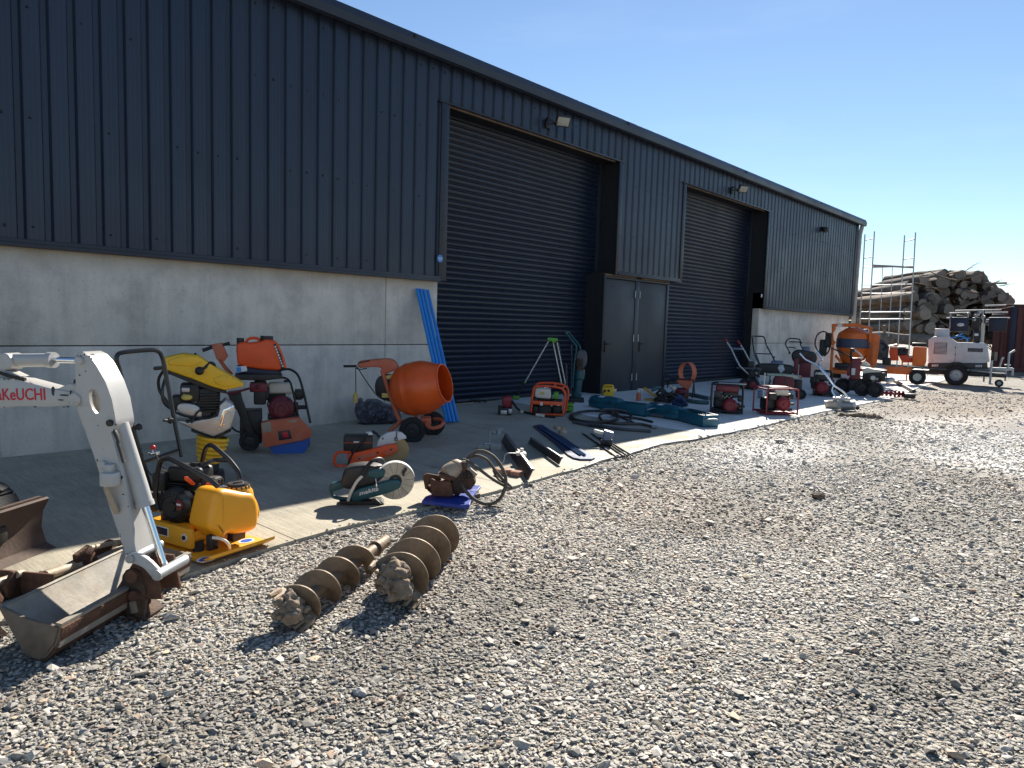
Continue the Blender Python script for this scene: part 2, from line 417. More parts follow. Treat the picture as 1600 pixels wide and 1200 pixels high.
# dried cement spilled by the apron's far end, plus sun glare painted pale
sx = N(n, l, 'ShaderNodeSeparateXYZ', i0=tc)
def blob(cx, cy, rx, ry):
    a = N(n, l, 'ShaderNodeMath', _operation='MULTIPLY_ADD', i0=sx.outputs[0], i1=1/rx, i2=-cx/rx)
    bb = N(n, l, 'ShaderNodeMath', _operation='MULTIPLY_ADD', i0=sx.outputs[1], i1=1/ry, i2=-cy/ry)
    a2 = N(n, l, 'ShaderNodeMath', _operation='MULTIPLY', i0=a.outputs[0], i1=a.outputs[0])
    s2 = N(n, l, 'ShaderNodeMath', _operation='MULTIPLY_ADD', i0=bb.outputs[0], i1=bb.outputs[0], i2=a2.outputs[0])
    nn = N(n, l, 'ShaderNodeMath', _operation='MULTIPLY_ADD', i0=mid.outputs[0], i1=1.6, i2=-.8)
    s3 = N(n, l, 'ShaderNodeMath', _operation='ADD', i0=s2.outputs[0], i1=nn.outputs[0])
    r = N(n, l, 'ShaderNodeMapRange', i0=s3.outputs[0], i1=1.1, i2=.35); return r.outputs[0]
wash_glare = N(n, l, 'ShaderNodeMath', _operation='MAXIMUM', i0=blob(14.5, 2.4, 2.6, 1.5), i1=blob(11.2, 1.2, 1.6, 1.3))
wash_glare = N(n, l, 'ShaderNodeMath', _operation='MAXIMUM', i0=wash_glare.outputs[0], i1=blob(9.2, 3.7, 1.8, .8))
wash_glare = N(n, l, 'ShaderNodeMath', _operation='MAXIMUM', i0=wash_glare.outputs[0], i1=blob(17.5, 1.5, 5.0, .8))  # glint of the wet ground, painted as a pale streak
c = mixc(n, l, N(n, l, 'ShaderNodeMath', _operation='MULTIPLY', i0=wash_glare.outputs[0], i1=.9).outputs[0], c, (.74, .72, .68))
brn = blob(19.5, 2.5, 6, 2.6)
c = mixc(n, l, N(n, l, 'ShaderNodeMath', _operation='MULTIPLY', i0=brn, i1=.5).outputs[0], c, (.24, .155, .10))
tn = n.new('ShaderNodeVertexColor'); tn.layer_name = 'Tone'; c = mixc(n, l, .9, c, tn.outputs[0], 'MULTIPLY')
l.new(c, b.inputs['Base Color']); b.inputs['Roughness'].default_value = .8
h = N(n, l, 'ShaderNodeMath', _operation='MULTIPLY_ADD', i0=v2.outputs['Distance'], i1=.35, i2=v1.outputs['Distance'])
bp = N(n, l, 'ShaderNodeBump', Strength=1., Distance=.03, Height=h.outputs[0]); bp.invert = True
l.new(bp.outputs[0], b.inputs['Normal'])
g = MB()
def axis(lo, hi, flo, fhi, st):
    a = [lo]+[lo+(flo-lo)*k for k in (.5, .8, .93)]; x = flo
    while x < fhi: a.append(x); x += st
    return a+[fhi]+[fhi+(hi-fhi)*k for k in (.07, .2, .5, 1)]
xsg = axis(-500, 900, -3, 34, .22); ysg = axis(-500, 700, -6, 9, .22)
def track(x, y):
    """how light the gravel is: damp drifts and compacted wheel tracks curving past the apron are darker"""
    d = edge(x)-y; t = 1.0
    for c, wd, s in ((1.55+.35*math.sin(x*.35), .38, .28), (3.35+.4*math.sin(x*.3+.6), .42, .25), (5.2+.5*math.sin(x*.25), .5, .2)):
        t -= s*math.exp(-((d-c)/wd)**2)*(.55+.9*max(0, mnoise.noise(Vector((x*.7, c*3, 1)))+.25))
    n_ = mnoise.noise(Vector((x*.8, y*.8, 5)))+.5*mnoise.noise(Vector((x*2.3, y*2.3, 2)))
    return max(.5, t-.26*max(0, min(1, n_*1.6-.05))+.10*mnoise.noise(Vector((x*.3, y*.3, 9))))
def und(x, y):
    """gentle ruts and humps of the gravel"""
    d = edge(x)-y
    k = sst(d/1.2)*sst((34-x)/3)*sst((y+6)/2)*sst((x+3)/1.5)
    return .028*mnoise.noise(Vector((x*.55, y*.9, 3)))*k+.012*mnoise.noise(Vector((x*1.9, y*1.9, 8)))*k
g.v = [Vector((x, y, und(x, y))) for y in ysg for x in xsg]; nx = len(xsg)
g.f = [(j*nx+i, j*nx+i+1, (j+1)*nx+i+1, (j+1)*nx+i) for j in range(len(ysg)-1) for i in range(nx-1)]
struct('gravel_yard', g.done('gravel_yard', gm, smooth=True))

ca = bpy.data.objects['gravel_yard'].data.color_attributes.new('Tone', 'FLOAT_COLOR', 'POINT')
ca.data.foreach_set('color', np.array([[track(v.x, v.y)]*3+[1] for v in g.v], np.float32).ravel())
# ---- loose stones lying on it (stuff): real chips, denser and finer near the viewer
def scatter_stones():
    rs = np.random.RandomState(3); pts = []
    def ok(x, y): return y < edge(x)+.02
    xs_, ys_, sz = [], [], []
    for (d0, d1, dens, s0, s1) in ((1.5, 3.6, 3500, .007, .022), (3.6, 6, 2600, .008, .022), (6, 9.5, 1200, .011, .029), (9.5, 15, 420, .015, .034), (15, 24, 60, .022, .042)):
        a0, a1 = R(-14), R(89); area = (a1-a0)/2*(d1*d1-d0*d0); k = int(area*dens)
        r = np.sqrt(rs.uniform(d0*d0, d1*d1, k)); a = rs.uniform(a0, a1, k)
        xs_.append(r*np.cos(a)); ys_.append(r*np.sin(a)); sz.append(s0+(s1-s0)*rs.power(.55, k))
    X = np.concatenate(xs_); Y = np.concatenate(ys_); Z = np.concatenate(sz)
    ed = np.interp(X, [e[0] for e in EDGE], [e[1] for e in EDGE])
    keep = Y < ed-.02+rs.normal(0, .035, len(X))
    X, Y, Z, ed = X[keep], Y[keep], Z[keep], ed[keep]
    Z = np.where(rs.uniform(0, 1, len(Z)) < .035, Z*rs.uniform(1.3, 2.3, len(Z)), Z)
    tone = np.array([track(x, y) for x, y in zip(X, Y)]); kp = rs.uniform(0, 1, len(X)) > .55*np.clip((.86-tone)*3, 0, 1)
    X, Y, Z, ed, tone = X[kp], Y[kp], Z[kp], ed[kp], tone[kp]
    k = len(X)
    b = bmesh.new(); bmesh.ops.create_icosphere(b, subdivisions=1, radius=1); b.verts.index_update()
    base = np.array([v.co[:] for v in b.verts]); fc = np.array([[v.index for v in f.verts] for f in b.faces]); b.free()
    nv = len(base); shp = []
    for i in range(16):
        p = base.copy()
        for _ in range(10):                      # chip flat facets off the pebble
            d = rs.normal(size=3); d /= np.linalg.norm(d); c = rs.uniform(.28, .72)
            q = p@d; p = p-np.outer(np.maximum(q-c, 0), d)
        shp.append(p*rs.uniform(.85, 1.15, (1, 3)))
    shp = np.array(shp); V = shp[rs.randint(0, 16, k)]*1.0
    sc = np.stack([Z*rs.uniform(.8, 1.45, k), Z*rs.uniform(.6, 1.0, k), Z*rs.uniform(.28, .62, k)], 1)
    V = V*sc[:, None, :]
    yaw = rs.uniform(0, 2*PI, k); tx = rs.normal(0, .24, k)
    ct, st = np.cos(tx), np.sin(tx); y2 = V[:, :, 1]*ct[:, None]-V[:, :, 2]*st[:, None]; z2 = V[:, :, 1]*st[:, None]+V[:, :, 2]*ct[:, None]
    cy, sy = np.cos(yaw), np.sin(yaw); x3 = V[:, :, 0]*cy[:, None]-y2*sy[:, None]; y3 = V[:, :, 0]*sy[:, None]+y2*cy[:, None]
    zb = np.array([und(x, y) for x, y in zip(X, Y)])+np.where(Y > ed, .028, 0)
    V = np.stack([x3+X[:, None], y3+Y[:, None], z2+(zb+sc[:, 2]*rs.uniform(.05, .75, k))[:, None]], 2).reshape(-1, 3)
    F = (fc[None]+(np.arange(k)*nv)[:, None, None]).reshape(-1, 3)
    me = bpy.data.meshes.new('gravel_stones'); me.vertices.add(len(V)); me.vertices.foreach_set('co', V.ravel())
    me.loops.add(F.size); me.loops.foreach_set('vertex_index', F.ravel().astype(np.int32))
    me.polygons.add(len(F)); me.polygons.foreach_set('loop_start', np.arange(0, F.size, 3, dtype=np.int32)); me.polygons.foreach_set('loop_total', np.full(len(F), 3, np.int32))
    me.polygons.foreach_set('use_smooth', np.zeros(len(F), bool)); me.update(calc_edges=True)
    g = rs.beta(3.0, 2.4, k)*.40+.24; tint = rs.uniform(0, 1, k)
    col = np.stack([g*1.0, g*.925, g*.80], 1)
    pk = tint > .93; col[pk] *= np.array([1.12, .88, .74]); bl = tint < .16; col[bl] *= np.array([.96, .98, 1.02])
    ylw = (tint > .885) & (tint <= .93); col[ylw] *= np.array([1.08, .97, .76])
    col *= tone[:, None]                                       # damp, darker drifts and wheel tracks
    rd = np.array([max(0, mnoise.noise(Vector((x*.45, y*.45, 21)))-.12)*1.5 for x, y in zip(X, Y)])[:, None]; col *= 1-rd*np.array([.05, .22, .34])
    wsh_glare = np.exp(-(((X-9.0)/2.2)**2+((Y-3.4)/1.1)**2))+np.exp(-(((X-12.6)/2.6)**2+((Y-2.0)/1.4)**2))
    wsh_glare = wsh_glare+1.6*np.exp(-(((X-17.5)/4.5)**2+((Y-1.5-.12*(X-17.5)*-.4)/.55)**2))  # same wet glint painted into the stone colours
    wsh_glare = np.clip(wsh_glare*.75*(rs.uniform(.3, 1.2, k)), 0, 1)[:, None]; col = col*(1-wsh_glare)+np.array([.68, .66, .62])*wsh_glare
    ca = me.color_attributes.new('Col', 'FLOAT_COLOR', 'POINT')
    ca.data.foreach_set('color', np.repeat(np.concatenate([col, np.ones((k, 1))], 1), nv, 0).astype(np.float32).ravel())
    m, n, l, b = nodes('stone_chip'); at = n.new('ShaderNodeVertexColor'); at.layer_name = 'Col'
    t = n.new('ShaderNodeTexCoord').outputs['Object']; nz = N(n, l, 'ShaderNodeTexNoise', Vector=t, Scale=160., Detail=3.)
    rr = N(n, l, 'ShaderNodeMapRange', i0=nz.outputs[0], i1=.3, i2=.7, i3=.78, i4=1.18)
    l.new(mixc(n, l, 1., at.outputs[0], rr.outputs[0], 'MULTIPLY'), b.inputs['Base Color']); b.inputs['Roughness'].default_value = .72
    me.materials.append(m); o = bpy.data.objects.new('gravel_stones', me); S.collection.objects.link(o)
    tag(o, 'loose grey crushed stones covering the yard', 'gravel', kind='stuff')
scatter_stones()

# ---- concrete apron: cast bays with joints
def slab_mat(name, col, brush, dark):
    m, n, l, b = nodes(name); t = n.new('ShaderNodeTexCoord').outputs['Object']
    st = N(n, l, 'ShaderNodeMapping', Vector=t); st.inputs['Scale'].default_value = (1, .06, 1)
    br = N(n, l, 'ShaderNodeTexNoise', Vector=st.outputs[0], Scale=70., Detail=4., Roughness=.7)
    st2 = N(n, l, 'ShaderNodeMapping', Vector=t); st2.inputs['Scale'].default_value = (1, .12, 1); st2.inputs['Rotation'].default_value = (0, 0, .06)
    wide = N(n, l, 'ShaderNodeTexNoise', Vector=st2.outputs[0], Scale=7., Detail=5., Roughness=.6)
    pa = N(n, l, 'ShaderNodeTexNoise', Vector=t, Scale=1.3, Detail=7., Roughness=.65); sp = N(n, l, 'ShaderNodeTexNoise', Vector=t, Scale=55., Detail=2.)
    c = mixc(n, l, 1., col, ramp(n, l, br.outputs[0], [(.3, (1-brush,)*3), (.7, (1+brush*.6,)*3)]), 'MULTIPLY')
    c = mixc(n, l, 1., c, ramp(n, l, wide.outputs[0], [(.3, (1-brush*.4,)*3), (.7, (1.05,)*3)]), 'MULTIPLY')
    c = mixc(n, l, 1., c, ramp(n, l, pa.outputs[0], [(.32, dark), (.55, (1, 1, 1)), (.75, (1.08, 1.06, 1.03))]), 'MULTIPLY')
    c = mixc(n, l, .5, c, ramp(n, l, sp.outputs[0], [(.3, (.8,)*3), (.6, (1.05,)*3)]), 'MULTIPLY')
    l.new(c, b.inputs['Base Color']); l.new(ramp(n, l, pa.outputs[0], [(.35, (.62,)*3), (.6, (.9,)*3)]), b.inputs['Roughness'])
    l.new(N(n, l, 'ShaderNodeBump', Strength=.55, Distance=.006, Height=br.outputs[0]).outputs[0], b.inputs['Normal']); return m
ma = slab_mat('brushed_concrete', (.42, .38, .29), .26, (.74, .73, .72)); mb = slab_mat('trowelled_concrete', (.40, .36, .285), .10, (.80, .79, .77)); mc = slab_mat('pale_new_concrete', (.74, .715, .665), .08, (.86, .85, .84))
def slab(x0, x1, m, front=None):
    q = MB(); xs = [x0+(x1-x0)*i/max(2, int((x1-x0)/.35)) for i in range(max(2, int((x1-x0)/.35))+1)]; ny = 26; top = []
    for x in xs:
        e = edge(x)+.05*mnoise.noise(Vector((x*1.7, 0, 0)))+.02*mnoise.noise(Vector((x*6, 0, 4))); yb = 9.34 if 7.95 < (x0+x1)/2 < 20.6 else 8.9
        for j in range(ny+1):
            y = e+(yb-e)*j/ny; q.v.append(Vector((x, y, zs(x, y))))
        q.v.append(Vector((x, e-.02, -.2)))
    k = ny+2
    for i in range(len(xs)-1):
        for j in range(ny): q.f.append((i*k+j, (i+1)*k+j, (i+1)*k+j+1, i*k+j+1))
        q.f.append((i*k, i*k+ny+1, (i+1)*k+ny+1, (i+1)*k))
    struct('concrete_apron', q.done('concrete_apron', m))
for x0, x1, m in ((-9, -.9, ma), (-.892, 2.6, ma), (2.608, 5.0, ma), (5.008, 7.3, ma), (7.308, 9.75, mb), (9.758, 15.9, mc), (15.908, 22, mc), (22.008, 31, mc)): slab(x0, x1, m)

# pale cement splash along the gravel edge of the apron, a sheet 4 mm above it
q = MB(); xs = [5.9+.09*i for i in range(86)]
for x in xs:
    wv = (.045+.10*max(0, mnoise.noise(V((x*.9, 3, 0)))+.35)+.05*mnoise.noise(V((x*4, 1, 0))))*sst((x-5.9)/1.2)*sst((13.6-x)/1.5); e = edge(x)+.05*mnoise.noise(V((x*1.7, 0, 0)))+.02*mnoise.noise(V((x*6, 0, 4)))
    q.v += [V((x, e-.012-.05*wv*8*max(0, mnoise.noise(V((x*2.3, 9, 0)))), zs(x, e)+.004)), V((x, e+wv, zs(x, e)+.0045))]
q.f = [(2*i, 2*i+2, 2*i+3, 2*i+1) for i in range(len(xs)-1)]
struct('cement_splash', q.done('cement_splash', mat('pale_cement_splash', (.66, .63, .57), .9, 0, .16, 14, .4)))

# ================================================================== WAREHOUSE
B = Thing('warehouse', 'long dark grey ribbed metal warehouse on a concrete base with two roller doors', 'warehouse', Vector((8, 8.87, 0)), 0)
BX = -8.0
def L(x, y, z): return Vector((x-8, y-8.87, z))            # world to building
def clad_mat(name, col, rough, dent=.06):
    m, n, l, b = nodes(name); t = n.new('ShaderNodeTexCoord').outputs['Object']
    a = N(n, l, 'ShaderNodeMapping', Vector=t); a.inputs['Scale'].default_value = (1, 1, .12)
    z = N(n, l, 'ShaderNodeTexNoise', Vector=a.outputs[0], Scale=3., Detail=6., Roughness=.6); z2 = N(n, l, 'ShaderNodeTexNoise', Vector=t, Scale=1.1, Detail=4.)
    l.new(mixc(n, l, 1., col, ramp(n, l, z.outputs[0], [(.3, (.86,)*3), (.7, (1.14,)*3)]), 'MULTIPLY'), b.inputs['Base Color'])
    l.new(ramp(n, l, z2.outputs[0], [(.3, (rough-.06,)*3), (.7, (rough+.08,)*3)]), b.inputs['Roughness']); b.inputs['Metallic'].default_value = .15
    l.new(N(n, l, 'ShaderNodeBump', Strength=dent, Distance=.02, Height=z2.outputs[0]).outputs[0], b.inputs['Normal']); return m
mclad = clad_mat('anthracite_cladding', (.020, .030, .054), .33); mshut = clad_mat('black_shutter_steel', (.009, .017, .036), .34, 0); mtrim = clad_mat('anthracite_trim', (.022, .028, .042), .4)
mdoor = clad_mat('grey_door_steel', (.038, .041, .050), .5); mdark = clad_mat('black_reveal_steel', (.016, .017, .02), .6)
PROF = [(-.027, .034), (.025, .034), (.046, 0), (.072, 0), (.076, -.0022), (.084, -.0022), (.088, 0), (.120, 0), (.124, -.0022), (.132, -.0022), (.136, 0), (.168, 0), (.172, -.0022), (.180, -.0022), (.184, 0), (.202, 0)]
def clad(x0, x1, z0, z1, y=8.80):
    pts = []; k = math.floor((x0-5.775)/.248)-1
    while 5.775+k*.248 < x1+.3:
        for dx, dd in PROF: pts.append((5.775+k*.248+dx, y+dd))
        k += 1
    ins = [p for p in pts if x0 < p[0] < x1]
    def at(x):
        for a, c in zip(pts, pts[1:]):
            if a[0] <= x <= c[0]: return a[1]+(c[1]-a[1])*(x-a[0])/(c[0]-a[0])
        return y
    return [(x0, at(x0))]+ins+[(x1, at(x1))], z0, z1
q = MB(B)
for x0, x1, z0, z1 in ((BX, 7.84, 2.275, 5.8), (7.84, 12.99, 5.10, 5.8), (12.99, 15.69, 2.74, 5.8), (15.69, 20.79, 5.09, 5.8), (20.79, 28.9, 2.275, 5.8)):
    p, a, c = clad(x0, x1, z0, z1); i0 = len(q.v)
    for x, y in p: q.v += [L(x, y, a), L(x, y, c)]
    q.f += [(i0+2*i, i0+2*i+2, i0+2*i+3, i0+2*i+1) for i in range(len(p)-1)]
q.done('ribbed_cladding', mclad, ang=20)
# concrete panels
cm, n, l, b = nodes('precast_concrete'); t = n.new('ShaderNodeTexCoord').outputs['Object']
a = N(n, l, 'ShaderNodeMapping', Vector=t); a.inputs['Scale'].default_value = (1, 1, .10)
z = N(n, l, 'ShaderNodeTexNoise', Vector=a.outputs[0], Scale=3.5, Detail=8., Roughness=.68); z2 = N(n, l, 'ShaderNodeTexNoise', Vector=t, Scale=1.6, Detail=9., Roughness=.66); z3 = N(n, l, 'ShaderNodeTexNoise', Vector=t, Scale=42., Detail=3.)
c = mixc(n, l, 1., (.65, .60, .53), ramp(n, l, z.outputs[0], [(.28, (.78, .77, .75)), (.5, (1, 1, 1)), (.72, (1.1, 1.09, 1.07))]), 'MULTIPLY')
c = mixc(n, l, 1., c, ramp(n, l, z2.outputs[0], [(.3, (.66, .66, .67)), (.52, (1, 1, 1)), (.7, (1.15, 1.13, 1.10))]), 'MULTIPLY')
c = mixc(n, l, .7, c, ramp(n, l, z3.outputs[0], [(.28, (.55,)*3), (.38, (1,)*3), (.7, (1.06,)*3)]), 'MULTIPLY')
sz = N(n, l, 'ShaderNodeSeparateXYZ', i0=t); zz = N(n, l, 'ShaderNodeMath', _operation='MULTIPLY_ADD', i0=z.outputs[0], i1=.7, i2=sz.outputs[2])
st = N(n, l, 'ShaderNodeMapRange', i0=zz.outputs[0], i1=2.33, i2=2.62); c = mixc(n, l, N(n, l, 'ShaderNodeMath', _operation='MULTIPLY', i0=st.outputs[0], i1=.55).outputs[0], c, (.30, .225, .15))
l.new(c, b.inputs['Base Color']); b.inputs['Roughness'].default_value = .88
l.new(N(n, l, 'ShaderNodeBump', Strength=.35, Distance=.006, Height=z3.outputs[0]).outputs[0], b.inputs['Normal'])
for x0, x1 in ((BX, -5.2), (-5.188, .80), (.812, 6.80), (6.812, 7.86), (20.62, 21.6), (21.612, 27.4), (27.412, 28.95)):
    for z0, z1 in ((-.1, 1.19), (1.202, 2.235)):
        q = MB(B); q.box(L((x0+x1)/2, 8.97, (z0+z1)/2), (x1-x0, .2, z1-z0), .006); q.done('concrete_panel', cm)
q = MB(B); q.box(L(-.09, 9.08, 1), (15.8, .02, 2.2)); q.box(L(24.78, 9.08, 1), (8.25, .02, 2.2)); q.done('wall_lining', mdark)
# drip flashings, jambs, heads
q = MB(B)
for x0, x1, zz in ((BX, 7.84, 2.25), (20.79, 28.9, 2.25), (12.99, 15.69, 2.72)):
    q.box(L((x0+x1)/2, 8.805, zz), (x1-x0, .09, .045), .004); q.box(L((x0+x1)/2, 8.79, zz+.04), (x1-x0, .03, .05), .003)
q.done('drip_flashing', mtrim)
q = MB(B); rv = MB(B)
for x0, x1, zb in ((7.80, 7.965, 2.25), (12.88, 13.03, 2.70), (15.64, 15.785, 2.70), (20.70, 20.85, 2.25)):
    q.box(L((x0+x1)/2, 8.79, (zb+5.09)/2), (x1-x0, .028, 5.09-zb), .003)
    for k in range(6): rv.cyl(L((x0+x1)/2-.03, 8.777, zb+.35+k*.47), L((x0+x1)/2-.03, 8.770, zb+.35+k*.47), .011, n=8)
for x0, x1 in ((7.80, 13.03), (15.64, 20.85)): q.box(L((x0+x1)/2, 8.785, 5.095), (x1-x0+.1, .045, .03), .003)
q.done('opening_trim', mtrim); rv.done('rivet', mdark)
# fixings dotted on the cladding
rv = MB(B); k = -40
while 5.775+k*.248 < 28.6:
    x = 5.775+k*.248+.1
    if x > BX+.1:
        for zz in (2.45, 3.55, 4.65, 5.55):
            if (8.0 < x < 12.8 or 15.8 < x < 20.6) and zz < 5.2: continue
            if 12.9 < x < 15.7 and zz < 2.8: continue
            if rnd.random() < .55: rv.cyl(L(x, 8.798, zz+rnd.uniform(-.03, .03)), L(x, 8.792, zz), .010, n=6)
    k += 1
rv.done('cladding_screws', mdark, keep=True)['kind'] = 'stuff'
# roller shutters, reveals
for x0, x1, wood in ((7.93, 12.92, 1), (15.74, 20.73, 1)):
    q = MB(B); zz = .10; prof = []
    while zz < 5.15:
        for f, d in ((0, 0), (.10, -.014), (.35, -.027), (.62, -.026), (.84, -.010), (.91, .003)): prof.append((zz+.1*f, d))
        zz += .1
    for z_, d in prof: q.v += [L(x0+.06, 9.33+d, z_), L(x1-.06, 9.33+d, z_)]
    q.f = [(2*i, 2*i+1, 2*i+3, 2*i+2) for i in range(len(prof)-1)]
    sh = q.done('roller_shutter', mshut, ang=30)
    q = MB(B); q.box(L((x0+x1)/2, 9.31, .13), (x1-x0-.14, .05, .10), .006); q.done('bottom_bar', mdark, sh)
    q = MB(B)
    for xx in (x0+.05, x1-.05): q.box(L(xx, 9.29, 2.6), (.10, .08, 5.1), .004)
    q.done('shutter_guide', mtrim, sh)
    q = MB(B)
    xl = x0-.06 if x0 < 10 else 15.52; xr = 12.575 if x0 < 10 else x1-.12
    q.box(L(x0-.06, 9.09, 3.9), (.10, .52, 2.4)); q.box(L(x1+.06, 9.09, 3.9), (.10, .52, 2.4)); q.box(L(xl, 9.22, 1.35), (.10, .26, 2.7)); q.box(L(xr, 9.09+.13*(x0 > 10), 1.35), (.05, .52-.26*(x0 > 10), 2.7)); q.box(L((x0+x1)/2, 9.12, 5.16), (x1-x0+.2, .6, .09)); q.box(L((x0+x1)/2, 9.5, 4.9), (x1-x0, .2, .6))
    q.done('opening_reveal', mdark)
    q = MB(B); q.box(L((x0+x1)/2, 8.93, 5.105), (x1-x0, .05, .025), .003); q.done('lintel_strip', mat('tan_lintel_edge', (.26, .20, .15), .6))
# personnel doors
q = MB(B); q.box(L(12.66, 8.985, 1.36), (.10, .12, 2.56), .004); q.box(L(14.03, 8.985, 1.36), (.16, .11, 2.56), .004); q.box(L(15.38, 8.985, 1.36), (.10, .12, 2.56), .004); q.box(L(14.02, 8.985, 2.655), (2.82, .12, .06), .004); q.done('door_frame', mtrim)
q = MB(B); q.box(L(13.28, 8.93, 2.695), (1.3, .06, .03), .003); q.box(L(14.80, 8.93, 2.695), (1.25, .06, .03), .003); q.done('door_lintel', 'wood')
q = MB(B); q.box(L(14.0, 9.2, 1.4), (2.6, .3, 2.7)); q.done('door_backing', mdark)
for x0, x1 in ((12.72, 13.94), (14.12, 15.32)):
    q = MB(B); q.box(L((x0+x1)/2, 8.97, 1.36), (x1-x0, .06, 2.5), .006); d = q.done('steel_door', mdoor)
    q = MB(B); q.box(L(x0+.10, 8.93, 1.13), (.05, .025, .24), .008); q.tube([L(x0+.10, 8.93, 1.19), L(x0+.10, 8.87, 1.19), L(x0+.23, 8.87, 1.19)], .011); q.done('door_handle', 'blk', d)
    q = MB(B); hx = x1-.005 if x0 < 13 else x0+.005
    for zz in (.42, 1.32, 2.32): q.cyl(L(hx, 8.925, zz-.08), L(hx, 8.925, zz+.08), .013, n=8)
    q.done('door_hinge', 'zinc', d)
# eaves gutter, soffit, roof, ends
q = MB(B); gy = 8.60
pr = [(8.86, 5.73), (gy+.06, 5.66), (gy+.012, 5.68), (gy, 5.79), (gy+.004, 5.80), (gy+.05, 5.905), (gy+.07, 5.915), (gy+.10, 5.90), (gy+.10, 5.82), (8.9, 5.82)]
for x in (BX, 29.42): q.v += [L(x, y, z_) for y, z_ in pr]
k = len(pr); q.f = [(i, i+1, k+i+1, k+i) for i in range(k-1)]+[tuple(range(k-1, -1, -1)), tuple(range(k, 2*k))]
gt = q.done('gutter', mtrim, ang=25)
q = MB(B)
for x in (-3.6, 2.4, 7.1, 12.9, 18.7, 24.5): 
    q.box(L(x, gy+.022, 5.85), (.05, .03, .06), .003)
q.done('gutter_bracket', mdark, gt)
q = MB(B); q.v = [L(BX, 8.72, 5.90), L(29.3, 8.72, 5.90), L(29.3, 19, 7.30), L(BX, 19, 7.30), L(29.3, 29.2, 5.9), L(BX, 29.2, 5.9)]; q.f = [(0, 1, 2, 3), (3, 2, 4, 5)]; q.done('roof', mclad)
q = MB(B); q.v = [L(28.94, 8.86, 0), L(28.94, 29, 0), L(28.94, 29, 5.85), L(28.94, 19, 7.2), L(28.94, 8.86, 5.85)]; q.f = [(0, 1, 2, 3, 4)]
q.v += [L(BX, 8.86, 0), L(BX, 29, 0), L(BX, 29, 5.85), L(BX, 19, 7.2), L(BX, 8.86, 5.85)]; q.f += [(5, 6, 7, 8, 9), (1, 2, 7, 6)]; q.done('gable_wall', mclad)
q = MB(B); q.box(L(28.97, 8.83, 3.98), (.26, .10, 3.5), .005); q.done('corner_trim', mtrim)
q = MB(B); q.tube([L(29.22, 8.70, 5.72), L(29.22, 8.74, 5.5), L(29.22, 8.78, 5.3), L(29.22, 8.78, .08)], .075, n=14); 
for zz in (1.4, 3.2, 5.0): q.cyl(L(29.22, 8.78, zz), L(29.22, 8.78, zz+.06), .088, n=14)
q.done('downpipe', mat('grey_downpipe', (.30, .31, .31), .4))
# round blue sticker and small white tag on the trim
q = MB(B); p = WY(687.5, 404, 8.772); q.cyl(p-Vector((8, 8.87, 0)), p-Vector((8, 8.875, 0)), .062, n=20); sk = q.done('round_sticker', 'stkb')
q = MB(B)
for dz, wd in ((.016, .08), (-.004, .085), (-.022, .06)): q.box(p-Vector((8, 8.8775, -dz)), (wd, .002, .008))
q.done('sticker_print', 'paper', sk)
q = MB(B); p = WY(1190, 462, 8.772); q.box(p-Vector((8, 8.87, 0)), (.07, .02, .10), .008); q.done('wall_tag', 'paper')

def floodlight(px, py, label, shape):
    p = WY(px, py, 8.79); t = Thing('floodlight' if shape else 'wall_camera', label, 'floodlight' if shape else 'camera', p, 0)
    V = Vector
    if shape:
        q = t.m(); q.box((-.05, -.02, -.02), (.12, .05, .16), .01); q.done('wall_bracket', 'blk')
        q = t.m(); q.tube([V((-.05, -.03, .03)), V((-.16, -.09, .06)), V((-.20, -.16, .02)), V((-.05, -.2, -.02)), V((.06, -.2, 0))], .014); q.tube([V((-.05, -.03, -.02)), V((.1, -.16, .0))], .018); q.done('arm', 'blk')
        q = t.m(); q.box((.12, -.25, .03), (.28, .06, .21), .012, rot=(34, 0, -28)); hd = q.done('lamp_housing', 'blk')
        q = t.m(); nr = Matrix.Rotation(R(-28), 3, 'Z') @ Matrix.Rotation(R(34), 3, 'X') @ V((0, -.029, 0)); q.box(V((.12, -.25, .03))+nr, (.235, .012, .16), .004, rot=(34, 0, -28)); q.done('lamp_glass', 'glass', hd)
    else:
        q = t.m(); q.cyl(V((0, 0, 0)), V((0, -.06, 0)), .08); q.done('mount', 'blk')
        q = t.m(); q.ball(V((0, -.12, -.03)), (.15, .11, .10)); q.done('camera_dome', 'blk')
floodlight(857, 193, 'black floodlight on a bracket above the nearer roller door', 1)
floodlight(1144, 297, 'black floodlight on a bracket above the farther roller door', 1)
floodlight(1284, 358, 'small black dome camera high on the cladding near the far end', 0)
